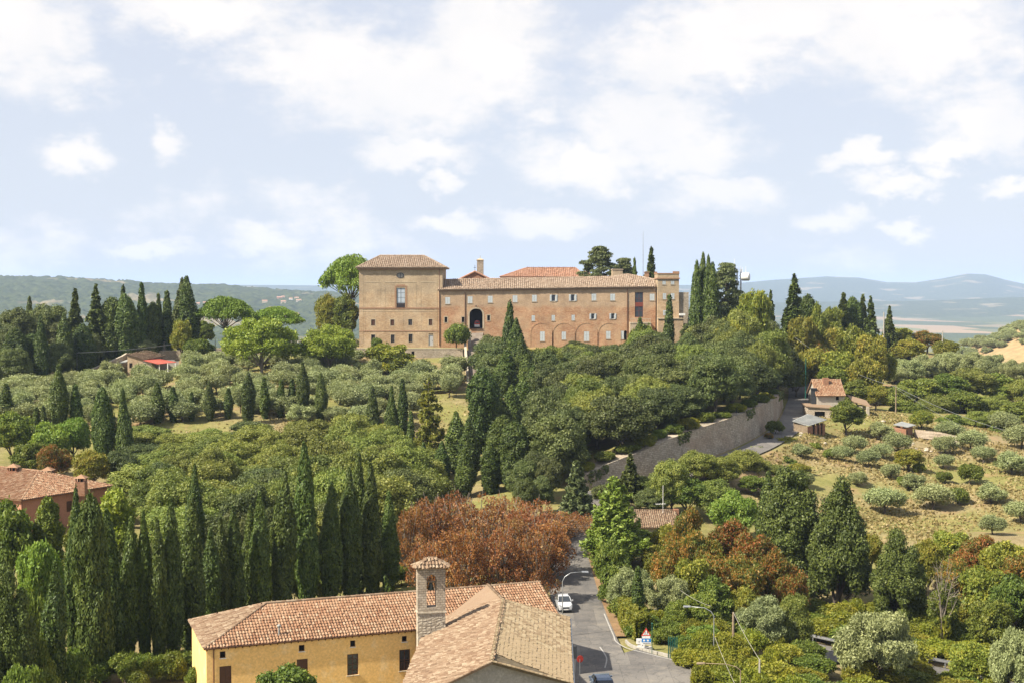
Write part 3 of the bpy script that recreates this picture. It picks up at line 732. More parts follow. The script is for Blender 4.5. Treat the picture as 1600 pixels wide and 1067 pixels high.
def broadleaf(kind, mat, h=10.0, w=9.0, clear=0.2, nl=34, n=9000, size=0.34, lobe=0.22, flat=0.85, gaps=0.72, bark='bark', aspect=1.5, jitter=0.5, down=0.35, core=0.12, nlimb=7, top=1.0, stray=10, reach=0.28):
    R = w/2; zc = h*(clear+ (1-clear)*0.48); rz = h*(1-clear)*0.5
    cen, rad = [], []
    i = 0
    while len(cen) < nl and i < nl*30:
        i += 1
        d = sphere(1)[0]; rr = 0.30+0.62*random.random()**0.6
        if d[2] < -0.55: continue
        l = lobe*w*random.uniform(0.7,1.25)
        taper = 1.0 - (1-top)*max(0, d[2]*rr)
        p = np.array([d[0]*(R-l*0.6)*rr*1.08*taper, d[1]*(R-l*0.6)*rr*1.08*taper, zc+d[2]*(rz-l*0.4)*rr*1.08])
        if any(np.linalg.norm((p-c)) < l*gaps for c in cen): continue
        cen.append(p); rad.append((l, l, l*flat))
    V, F = lobe_leaves(cen, rad, n, size, aspect, down, 0.35, jitter, core)
    # a few stray sprays breaking the outline
    ns = n//stray; k = rng.choice(len(cen), ns); d = sphere(ns); d[:,2] = abs(d[:,2])
    V2, F2 = leaves(np.array(cen)[k]+d*np.array(rad)[k]*(1.0+reach*rng.random(ns))[:,None], d, size, aspect, 0.8)
    F = np.r_[F, F2+len(V)]; V = np.r_[V, V2]
    top_z = V[:,2].max()
    V[:,2] *= h/top_z
    tb = MB(); fork = Vector((random.uniform(-.2,.2), random.uniform(-.2,.2), h*max(clear,0.16)))
    r0 = 0.024*h+0.05
    tb.tube([(0,0,-1.0),(0.05,0,0.1),fork*0.55,fork], [r0*1.5, r0*1.15, r0*0.95, r0*0.85], 8)
    idx = list(range(len(cen))); random.shuffle(idx)
    limbs(tb, fork, [np.array([0,0,h*0.12])+(cen[j]-np.array([0,0,h*0.12]))*(1.16 if nlimb > 40 else 1.0) for j in idx[:nlimb]], r0*(0.55 if nlimb < 40 else 0.34), 0.03 if nlimb < 40 else 0.035)
    proto(kind, tb, (V, F), mat, h, w, bark)
def columnar(kind, mat, h=16.0, w=2.6, shape='col', nt=110, n=15000, size=0.2, tuft=0.30):
    R = w/2; ph0, ph1 = random.uniform(0,6), random.uniform(0,6)
    cen, rad = [], []
    for i in range(nt):
        t = (i+0.5)/nt; t = t**0.92
        if shape == 'col': prof = min(1.0, 0.55+1.6*t)*(1-max(0,(t-0.45)/0.55)**1.9)**0.8
        elif shape == 'cone': prof = min(1.0, 0.65+3*t)*(1-t)**0.75*1.1
        else: prof = min(1.0, 0.6+2*t)*(1-max(0,(t-0.6)/0.4)**2.2)**0.6
        a = i*2.39996+random.uniform(-.4,.4)
        prof = max(prof*(1+0.13*math.sin(t*9+ph0+1.3*math.sin(a+ph1))+random.uniform(-.07,.07)), 0.05)
        l = tuft*w*random.uniform(0.7,1.2)*(0.45+0.55*prof)
        rr = max(R*prof-l*0.75, 0)*random.uniform(0.8,1.06)
        lz = l*random.uniform(1.7,2.7)
        cen.append((rr*math.cos(a), rr*math.sin(a), 0.4+t*(h-0.4)-lz*0.75*t)); rad.append((l, l, lz))
    al = np.array([0,0,1.0])
    V, F = lobe_leaves(cen, rad, n, size, 2.0, 0.8, 0.3, 0.34, 0.14, al, 0.55, 0.7)
    m = n//16; k = rng.choice(len(cen), m); d = sphere(m); d[:,2] = abs(d[:,2])*1.2
    V2, F2 = leaves(np.array(cen)[k]+d*np.array(rad)[k]*(1+0.22*rng.random(m))[:,None], d, size, 2.4, 0.5, al, 0.7)
    F = np.r_[F, F2+len(V)]; V = np.r_[V, V2]
    V[:,2] *= h/V[:,2].max()
    tb = MB(); tb.tube([(0,0,-1.2),(0,0,0.3),(0.03,0,h*0.5),(0,0,h*0.9)], [0.26,0.2,0.12,0.03], 7)
    proto(kind, tb, (V, F), mat, h, w)
def whorled(kind, mat, h=14.0, w=7.0, n=9000, droop=-0.25, rows=16, size=0.3, up=0.0, thick=0.10, bare=0.08, power=0.9):
    """fir, cedar-like conifer: whorls of flat branches round a straight stem"""
    P_, N_ = [], []; tb = MB()
    tb.tube([(0,0,-1.0),(0,0,0.2),(0.04,0,h*0.5),(0,0,h*0.99)], [0.30,0.24,0.14,0.02], 7)
    br = []
    for i in range(rows):
        t = bare+(1-bare)*(i+0.3*random.random())/rows
        L = w/2*(1-t)**power*random.uniform(0.85,1.12)+0.15
        nb = max(4, int(7*(1-t)+3))
        for k in range(nb):
            a = 2*math.pi*(k+random.random()*0.7)/nb + i*0.7
            br.append(((t+random.uniform(-.5,.5)/rows)*h, a, L*random.uniform(0.65,1.15)))
    tot = sum(b[2] for b in br)
    for (z, a, L) in br:
        m = max(12, int(n*L/tot)); s = rng.random(m)**0.75
        wid = (0.05+0.34*np.sin(np.pi*np.clip(s,0,1)**0.7))*L*0.8
        lat = rng.uniform(-1,1,m)*wid
        zz = z + L*s*(up) + droop*L*s*s + rng.normal(size=m)*thick*0.7*(0.4+L*0.14)
        ca, sa = math.cos(a), math.sin(a)
        P_.append(np.c_[ca*L*s-sa*lat, sa*L*s+ca*lat, zz]); N_.append(np.tile([0.25*ca,0.25*sa,1.0], (m,1)))
        tb.tube([(0,0,z-0.1),(ca*L*0.5,sa*L*0.5,z+L*(0.5*up+0.25*droop)-0.05),(ca*L*0.92,sa*L*0.92,z+L*(0.92*up+0.85*droop)-0.05)], [0.05,0.035,0.012], 4, False)
    P_ = np.concatenate(P_); N_ = unit(np.concatenate(N_))
    V, F = leaves(P_, N_, size, 2.0, 0.5)
    V[:,2] *= h/max(V[:,2].max(), h)
    proto(kind, tb, (V, F), mat, h, w)
def plated(kind, mat, h=13.0, w=14.0, n=12000, clear=0.25, nl=34, size=0.3, pl=0.16, umbrella=False, bark='bark'):
    """cedar of Lebanon (flat plates at many heights) or stone pine (one broad umbrella)"""
    cen, rad = [], []
    for i in range(nl):
        a = i*2.39996+random.uniform(-.5,.5)
        if umbrella:
            q = math.sqrt((i+0.5)/nl); r = q*w/2*0.86
            z = h*(0.90-0.26*q*q)+random.uniform(-.25,.25)
            l = w*0.115*random.uniform(0.8,1.2); cen.append((r*math.cos(a), r*math.sin(a), z)); rad.append((l,l,l*0.62))
        else:
            t = (i+0.5)/nl; z = h*(clear+(1-clear)*t*0.95)
            prof = (0.62+0.38*math.sin(math.pi*min(1,t*1.25)))*(1-max(0,t-0.72)/0.36)
            r = w/2*prof*random.uniform(0.35,0.88); l = w*pl*random.uniform(0.7,1.25)
            cen.append((r*math.cos(a), r*math.sin(a), z)); rad.append((l,l,l*0.26))
    V, F = lobe_leaves(cen, rad, n, size, 1.7, 0.25 if umbrella else 0.3, 0.45, 0.6, 0.1)
    V[:,2] *= h/V[:,2].max()
    tb = MB(); r0 = 0.03*h
    fz = h*(0.5 if umbrella else 0.9)
    tb.tube([(0,0,-1),(0,0,0.2),(0.15,0.05,fz*0.5),(0,0,fz)], [r0*1.3,r0,r0*0.8,r0*(0.6 if umbrella else 0.15)], 8)
    for i in range(0, nl, 1 if not umbrella else 2):
        c = Vector(cen[i]); z0 = fz*random.uniform(0.8,1.0) if umbrella else max(h*0.1, c.z-0.25*math.hypot(c.x,c.y))
        limbs(tb, (0,0,z0), [c], 0.10 if umbrella else 0.08, 0.03, 0.02, 4)
    proto(kind, tb, (V, F), mat, h, w, bark)
def bare(kind, h, w, n=14, bark='bark_pale', mat='bramble', leafn=200):
    tb = MB(); tb.tube([(0,0,-0.5),(0.1,0,h*0.25),(0.15,0.1,h*0.4)], [0.16,0.13,0.11], 6)
    ends = []
    for i in range(n):
        a = i*2.4+random.random(); z = h*random.uniform(0.55,1.0); r = w/2*random.uniform(0.3,1)
        e = Vector((r*math.cos(a), r*math.sin(a), z)); ends.append(e)
        st = Vector((0.1,0.05,h*random.uniform(0.15,0.42)))
        limbs(tb, st, [e], 0.06, 0.012, 0.05, 4, 0.1)
        for k in range(3):
            b = st.lerp(e, random.uniform(0.45,0.9)); limbs(tb, b, [b+Vector((random.uniform(-.25,.25)*w, random.uniform(-.25,.25)*w, random.uniform(0,.22)*h))], 0.025, 0.008, 0.05, 3, 0.1)
    c = np.array([[0,0,h*0.2]]); V, F = lobe_leaves(c, np.array([[w*0.25,w*0.25,h*0.2]]), leafn, 0.25, 1.5, 0.6, 0.6, 0.7, 0)
    proto(kind, tb, (V, F), mat, h, w, bark)
def twigs(p, n, bark):
    """adds pale leafless twigs to the crown outline of a prototype"""
for i in range(4): columnar('cypress', 'cypress', 16, 2.6+0.15*i, 'col', 210, 24000, 0.17, 0.21)
for i in range(2): columnar('slim', 'cypress', 12, 1.5, 'col', 80, 8000, 0.2, 0.34)
for i in range(2): columnar('cone', 'cypress', 13, 4.2, 'cone', 200, 22000, 0.2, 0.17)
for i in range(2): columnar('fat', 'cypress', 16, 5.0, 'fat', 300, 34000, 0.19, 0.135)
for i in range(2): broadleaf('bigconifer', 'fir', 16, 9.0, 0.02, 90, 42000, 0.20, 0.125, 1.15, 0.7, 'bark', 1.6, 0.45, 0.5, 0.12, 6, 0.55)
broadleaf('bigcone', 'fir', 16, 9.0, 0.0, 100, 42000, 0.20, 0.115, 1.2, 0.7, 'bark', 1.6, 0.45, 0.5, 0.12, 6, 0.0)
for i in range(4): broadleaf('holm', 'holm', 10, 9.5, 0.10, 60, 24000, 0.22, 0.15, 0.85, 0.72, 'bark', 1.3, 0.45)
for i in range(3): broadleaf('oak', 'oak', 10, 10, 0.10, 64, 25000, 0.21, 0.145, 0.85, 0.72, 'bark', 1.3, 0.45)
for i in range(5): broadleaf('olive', 'olive', 4.6, 5.6, (0.15,0.25,0.12,0.3,0.2)[i], (30,20,36,16,24)[i], 11000, 0.15, (0.15,0.18,0.13,0.2,0.16)[i], 1.15, 0.6, 'bark', 2.4, 0.65, 0.5, 0.05, 9, 1.0, 4, 0.6)
for i in range(2): broadleaf('bigolive', 'olive', 6.0, 8.0, 0.12, 60, 32000, 0.115, 0.105, 0.9, 0.6, 'bark', 2.6, 0.6, 0.5, 0.06, 9)
for i in range(2): broadleaf('walnut', 'walnut', 13, 17, 0.16, 70, 19000, 0.33, 0.12, 0.75, 0.8, 'bark_pale', 1.6, 0.6, 0.4, 0.08, 10)
for i in range(3): broadleaf('green', 'green', 9, 8, 0.15, 40, 13000, 0.28, 0.16, 0.8, 0.75)
broadleaf('greentall', 'green', 12, 5.0, 0.06, 44, 16000, 0.26, 0.19, 1.2, 0.7, top=0.45)
broadleaf('greentall', 'walnut', 12, 5.0, 0.06, 44, 16000, 0.26, 0.19, 1.2, 0.7, top=0.55)
for i in range(2): broadleaf('bright', 'bright', 6, 7.5, 0.12, 34, 15000, 0.19, 0.16, 0.8, 0.7, 'bark', 2.2)
for i in range(4): broadleaf('rust', 'rust', 12, 11, 0.10, 80, (8500, 5000, 7000, 4000)[i], 0.20, 0.095, 0.85, 0.8, 'bark_pale', 1.9, 0.75, 0.7, 0.0, 80)
for i in range(3): broadleaf('amber', 'amber', 9, 8.5, 0.12, 46, 15000, 0.20, 0.15, 0.8, 0.75, 'bark', 2.0, 0.75, 0.5, 0.06)
for i in range(3): broadleaf('yellow', 'yellowgreen', 8, 8, 0.12, 42, 12000, 0.24, 0.16, 0.8, 0.75, 'bark', 1.9, 0.75, 0.5, 0.06)
for i in range(3): broadleaf('shrub', 'bramble', 2.6, 4.4, 0.0, 26, 8000, 0.15, 0.17, 0.8, 0.6, 'bark', 1.8, 0.75, 0.4, 0.1, 3)
for i in range(2): broadleaf('bush', 'green', 2.6, 4.0, 0.0, 24, 7000, 0.15, 0.18, 0.85, 0.6, 'bark', 1.6, 0.7, 0.4, 0.1, 3)
broadleaf('ball', 'green', 4.6, 6.2, 0.34, 30, 9000, 0.22, 0.17, 0.8, 0.6)
plated('stonepine', 'pine', 14, 17, 17000, 0.3, 54, 0.26, 0.12, True)
for i in range(2): plated('cedar', 'cedar', 18, 12.5, 16000, 0.42, 60, 0.27, 0.15)
for i in range(3): whorled('fir', 'fir', 14, 6.0, 17000, -0.30, 26, 0.32, 0.06, 0.45, 0.05, 0.95)
whorled('bluefir', 'cedar', 9, 6.0, 17000, -0.16, 22, 0.24, 0.08, 0.3, 0.06, 0.75)
whorled('larch', 'lightfir', 14, 9.0, 22000, 0.05, 24, 0.27, 0.42, 0.4, 0.04, 0.7)
whorled('openpine', 'yellowgreen', 12, 7.0, 6500, -0.1, 11, 0.24, 0.15, 0.3, 0.3, 0.6)
bare('dead', 5.5, 5.5, 16)
print('prototypes', {k: len(v) for k, v in PROTO.items()}, sum(len(p['crown'].polygons)*2 for v in PROTO.values() for p in v))
CNT = {}
PLACED = []
def plant(kind, name, x, y, h, w, label, cat='tree', group=None, rz=None, sink=0.0):
    i = CNT.get(kind, 0); CNT[kind] = i+1
    p = PROTO[kind][i % len(PROTO[kind])]
    r = empty(name, (x, y, H(x, y)-sink), random.uniform(0, 6.28) if rz is None else rz)
    r.scale = (w/p['w']*random.uniform(.93,1.07), w/p['w']*random.uniform(.93,1.07), h/p['h'])
    r.rotation_euler = (random.uniform(-.03,.03), random.uniform(-.03,.03), r.rotation_euler.z)
    for nm in ('trunk', 'crown'):
        if p[nm] is not None:
            o = bpy.data.objects.new(nm, p[nm]); C.objects.link(o); o.parent = r
    tag(r, label, cat, group); PLACED.append((kind, x, y, h, w, r))
    return r
def tree(kind, name, px, ytop, Y, wpx, label, cat='tree', group=None, base=None, sink=0.0):
    """the tree whose tip the photograph shows at (px, ytop), standing at distance Y on the terrain"""
    x = X(px, Y); z0 = H(x, Y)-sink
    h = max(Zp(ytop, Y)-z0, 0.5); w = wpx*Y/FPX
    if kind not in TALL and h < 0.74*w: sink += 0.74*w-h; h = 0.74*w
    return plant(kind, name, x, Y, h, w, label, cat, group, sink=sink)
TALL = ('cypress','slim','cone','fat','fir','bluefir','larch','openpine','stonepine','cedar')
def ground_at(px, py, Y0=120.0, Y1=420.0):
    Y = np.linspace(Y0, Y1, 900); p0 = P(px, py, 100.0); k = Y/100.0
    x = p0.x*k; z = CAMZ+(p0.z-CAMZ)*k
    hit_ = np.nonzero(z <= Hs(x, Y))[0]
    return float(Y[hit_[0]]) if len(hit_) else Y1
ORD = ['first','second','third','fourth','fifth','sixth','seventh','eighth','ninth','tenth','eleventh','twelfth','thirteenth','fourteenth','fifteenth','sixteenth','seventeenth','eighteenth','nineteenth','twentieth','twenty-first','twenty-second','twenty-third','twenty-fourth']
def row(kind, name, items, fmt, cat, group, sink=0.0):
    """items (px, ytop, Y, wpx[, kind]) named by their order from the left"""
    for i, it in enumerate(sorted(items)):
        k = it[4] if len(it) > 4 else kind
        Y = it[2]
        if Y == 0: Y = ground_at(it[0], it[1]+it[3]*0.78)      # stands where its foot meets the slope
        tree(k, name, it[0], it[1], Y, it[3], fmt.format(ORD[i]), cat, group, sink=sink)
# ------------------------------------------------------------------ building helpers
def hit(px, py, p0, n):
    """where the sight line through a pixel meets a plane"""
    a = P(px, py, 100.0); o = Vector((0, 0, CAMZ)); d = a-o; p0 = Vector(p0); n = Vector(n)
    return o + d*((p0-o).dot(n)/d.dot(n))
def plane_n(a, b, c):
    n = (Vector(b)-Vector(a)).cross(Vector(c)-Vector(a)).normalized()
    return n if n.z > 0 else -n
def in_poly(a, b, poly):
    ins = np.zeros(a.shape, bool); n = len(poly)
    for i in range(n):
        x0, y0 = poly[i]; x1, y1 = poly[(i+1) % n]
        c = ((y0 > b) != (y1 > b)) & (a < (x1-x0)*(b-y0)/((y1-y0) if y1 != y0 else 1e-9)+x0)
        ins ^= c
    return ins
def roof_frame(corners):
    c = [Vector(p) for p in corners]; e = (c[1]-c[0]).normalized()
    n = plane_n(c[0], c[1], c[2]); s = n.cross(e).normalized()
    poly = [((p-c[0]).dot(e), (p-c[0]).dot(s)) for p in c]
    if sum(p[1] for p in poly) < 0: s = -s; poly = [(a, -b) for a, b in poly]
    return c[0], e, s, n, poly
def tiles(name, corners, mat, parent, pitch=0.24, rowl=0.36, thick=0.14, jit=0.15, seg=4, lift=0.02, body=True, skip=0.0, back=False):
    """a roof slope: deck slab (name) carrying rows of barrel tiles; corners[0]-[1] is the eave"""
    O, e, s, n, poly = roof_frame(corners)
    deck = MB().slab([tuple(p) for p in corners], tuple(-n*thick)).build(name, mat, parent)
    a0 = min(p[0] for p in poly); a1 = max(p[0] for p in poly); b1 = max(p[1] for p in poly)
    A, B = np.meshgrid(np.arange(a0+pitch/2, a1, pitch), np.arange(-0.08, b1+rowl*0.4, rowl))
    A = A.ravel(); B = B.ravel()
    m = in_poly(A, B+rowl*0.5, poly)
    A, B = A[m], B[m]; k = len(A)
    if k == 0: return deck
    A = A+rng.normal(size=k)*pitch*jit*0.3; B = B+rng.normal(size=k)*rowl*jit*0.25
    th = np.linspace(0, math.pi, seg+1)
    O, e, s, n = (np.array(v) for v in (O, e, s, n))
    r0 = pitch*0.40*(1+0.1*rng.normal(size=k)); V = []
    for end, (db, rr, dz) in enumerate(((0.0, 1.0, 0.045), (rowl*1.12, 0.78, 0.0))):
        c = O + np.outer(A, e) + np.outer(B+db, s) + n*(lift+dz) + np.outer(rng.normal(size=k)*0.006, n)
        for t in th:
            V.append(c + np.outer(r0*rr*math.cos(t), e) + n*(r0*rr*0.85*math.sin(t))[:, None])
    V = np.stack(V, 1)            # k, 2(seg+1), 3
    F = []
    for i in range(seg): F.append([i, i+1, seg+2+i, seg+1+i])
    F = (np.array(F)[None] + (np.arange(k)*2*(seg+1))[:, None, None]).reshape(-1, 4)
    cov = link('roof_tiles', mesh_np('roof_tiles', V.reshape(-1, 3), F, mat), deck)
    cov.matrix_parent_inverse = parent_matrix(deck).inverted()
    tag(cov, kind='stuff')
    return deck
def ridge(name, a, b, mat, parent, r=0.13, step=0.42):
    a, b = Vector(a), Vector(b); L = (b-a).length; d = (b-a)/L; n = max(1, int(L/step)); mb = MB()
    sx = d.cross(Vector((0,0,1))).normalized(); up = sx.cross(d)
    for i in range(n):
        p0 = a+d*(L*i/n) + Vector((0,0,random.uniform(-.01,.01))); p1 = a+d*(L*(i+1.1)/n)
        V = []
        for p, rr in ((p0, r*1.1), (p1, r*0.85)):
            for k in range(6):
                t = math.pi*k/5; V.append(p+sx*rr*math.cos(t)+up*(rr*math.sin(t)*0.9+0.01))
        mb.add(V, [(k, k+1, 7+k, 6+k) for k in range(5)])
    return mb.build(name, mat, parent)
class Face:
    """an upright wall face from A to B (left to right seen from outside)"""
    def __init__(s, A, B):
        s.A = Vector((A[0], A[1], 0)); s.B = Vector((B[0], B[1], 0)); s.L = (s.B-s.A).length
        s.d = (s.B-s.A)/s.L; s.n = Vector((s.d.y, -s.d.x, 0))
    def p(s, u, z, out=0.0): return s.A + s.d*u + s.n*out + Vector((0,0,z))
    def px(s, px, py):
        h = hit(px, py, s.A, s.n); return ((h-s.A).dot(s.d), h.z)
    def rect(s, x0, x1, y0, y1):
        """pixel rectangle -> (u0,u1,z0,z1)"""
        u0, za = s.px(x0, (y0+y1)/2); u1, _ = s.px(x1, (y0+y1)/2)
        _, z1 = s.px((x0+x1)/2, y0); _, z0 = s.px((x0+x1)/2, y1)
        return (u0, u1, z0, z1)
    def box(s, mb, u0, u1, z0, z1, o0, o1):
        return mb.hexa([s.p(u0,z0,o1), s.p(u1,z0,o1), s.p(u1,z0,o0), s.p(u0,z0,o0), s.p(u0,z1,o1), s.p(u1,z1,o1), s.p(u1,z1,o0), s.p(u0,z1,o0)])
    def wall(s, mb, z0, z1, holes=(), depth=0.3, u0=0.0, u1=None):
        u1 = s.L if u1 is None else u1
        us = sorted({u0, u1, *[h[0] for h in holes], *[h[1] for h in holes]}); zs = sorted({z0, z1, *[h[2] for h in holes], *[h[3] for h in holes]})
        us = [u for u in us if u0 <= u <= u1]; zs = [z for z in zs if z0 <= z <= z1]
        for i in range(len(us)-1):
            for j in range(len(zs)-1):
                uc, zc = (us[i]+us[i+1])/2, (zs[j]+zs[j+1])/2
                if any(h[0] < uc < h[1] and h[2] < zc < h[3] for h in holes): continue
                mb.add([s.p(us[i],zs[j]), s.p(us[i+1],zs[j]), s.p(us[i+1],zs[j+1]), s.p(us[i],zs[j+1])], [(0,1,2,3)])
        for h in holes:
            a, b, c, d = h[:4]; arch = h[4] if len(h) > 4 else 0
            for q in (((a,c),(a,d)), ((b,d),(b,c)), ((b,c),(a,c))) + ((((a,d),(b,d)),) if not arch else ()):
                (ua,za),(ub,zb) = q
                mb.add([s.p(ua,za), s.p(ub,zb), s.p(ub,zb,-depth), s.p(ua,za,-depth)], [(0,1,2,3)])
            if arch:
                r = (b-a)/2; m = (a+b)/2; k = 10
                arc = [(m-r*math.cos(math.pi*i/k), d-arch+arch*math.sin(math.pi*i/k)) for i in range(k+1)]
                for i in range(k):
                    (ua,za),(ub,zb) = arc[i], arc[i+1]
                    mb.add([s.p(ua,za), s.p(ub,zb), s.p(ub,d), s.p(ua,d)], [(0,1,2,3)])
                    mb.add([s.p(ua,za), s.p(ub,zb), s.p(ub,zb,-depth), s.p(ua,za,-depth)], [(0,3,2,1)])
        return mb
def window(f, r, parent, style='dark', frame=None, depth=0.2, arch=0):
    """window in the hole r = (u0,u1,z0,z1) of face f: frame, panes, shutters"""
    u0, u1, z0, z1 = r[:4]; w, h = u1-u0, z1-z0; t = min(0.09, w*0.12)
    fm = MB()
    f.box(fm, u0, u0+t, z0, z1, -depth, -depth+0.06); f.box(fm, u1-t, u1, z0, z1, -depth, -depth+0.06)
    f.box(fm, u0+t, u1-t, z0, z0+t, -depth, -depth+0.06); f.box(fm, u0+t, u1-t, z1-t, z1, -depth, -depth+0.06)
    if style in ('glazed', 'tall'):
        f.box(fm, (u0+u1)/2-t*0.4, (u0+u1)/2+t*0.4, z0+t, z1-t, -depth, -depth+0.05)
        nb = 2 if style == 'glazed' else 4
        for i in range(1, nb):
            z = z0+h*i/nb
            f.box(fm, u0+t, (u0+u1)/2-t*0.4, z-t*0.3, z+t*0.3, -depth, -depth+0.05); f.box(fm, (u0+u1)/2+t*0.4, u1-t, z-t*0.3, z+t*0.3, -depth, -depth+0.05)
    wo = fm.build('window', frame or M['brownwood'], parent)
    pm = MB(); f.box(pm, u0, u1, z0, z1, -depth-0.04, -depth+0.01)
    pm.build('pane', M['dark'] if style == 'dark' else M['glass'], wo)
    if style == 'shut':        # closed pair of shutters
        for a, b in ((u0+0.01, (u0+u1)/2-0.015), ((u0+u1)/2+0.015, u1-0.01)):
            sm = MB(); f.box(sm, a, b, z0+0.02, z1-0.02, -0.10, -0.03)
            for i in range(6):
                z = z0+0.1+(h-0.2)*i/6; f.box(sm, a+0.06, b-0.06, z, z+(h-0.2)/9, -0.03, -0.005)
            sm.build('shutter', M['shutter'], wo)
    if style == 'open':
        for a, b in ((u0-w*0.52, u0-0.03), (u1+0.03, u1+w*0.52)):
            sm = MB(); f.box(sm, a, b, z0+0.02, z1-0.02, 0.03, 0.09)
            for i in range(6):
                z = z0+0.1+(h-0.2)*i/6; f.box(sm, a+0.05, b-0.05, z, z+(h-0.2)/9, 0.09, 0.115)
            sm.build('shutter', M['shutter'], wo)
    if style == 'leaf':        # one brown leaf shut, the other ajar
        sm = MB(); f.box(sm, u0+t, (u0+u1)/2-0.01, z0+t, z1-t, -0.14, -0.10); sm.build('shutter', M['brownwood'], wo)
        sm = MB(); f.box(sm, (u0+u1)/2+0.01, u1-t, z0+t, z1-t, -0.15, -0.11); sm.build('shutter', M['brownwood'], wo)
    return wo
def sill(f, r, parent, mat, over=0.12, th=0.1, proud=0.1):
    mb = MB(); f.box(mb, r[0]-over, r[1]+over, r[2]-th, r[2], 0.003, proud); return mb.build('sill', mat, parent)
def surround(f, r, parent, mat, wd=0.18, proud=0.03):
    mb = MB()
    f.box(mb, r[0]-wd, r[0], r[2]-wd*0.6, r[3]+wd, 0.003, proud); f.box(mb, r[1], r[1]+wd, r[2]-wd*0.6, r[3]+wd, 0.003, proud)
    f.box(mb, r[0], r[1], r[3], r[3]+wd, 0.003, proud); f.box(mb, r[0], r[1], r[2]-wd*0.6, r[2], 0.003, proud)
    return mb.build('surround', mat, parent)

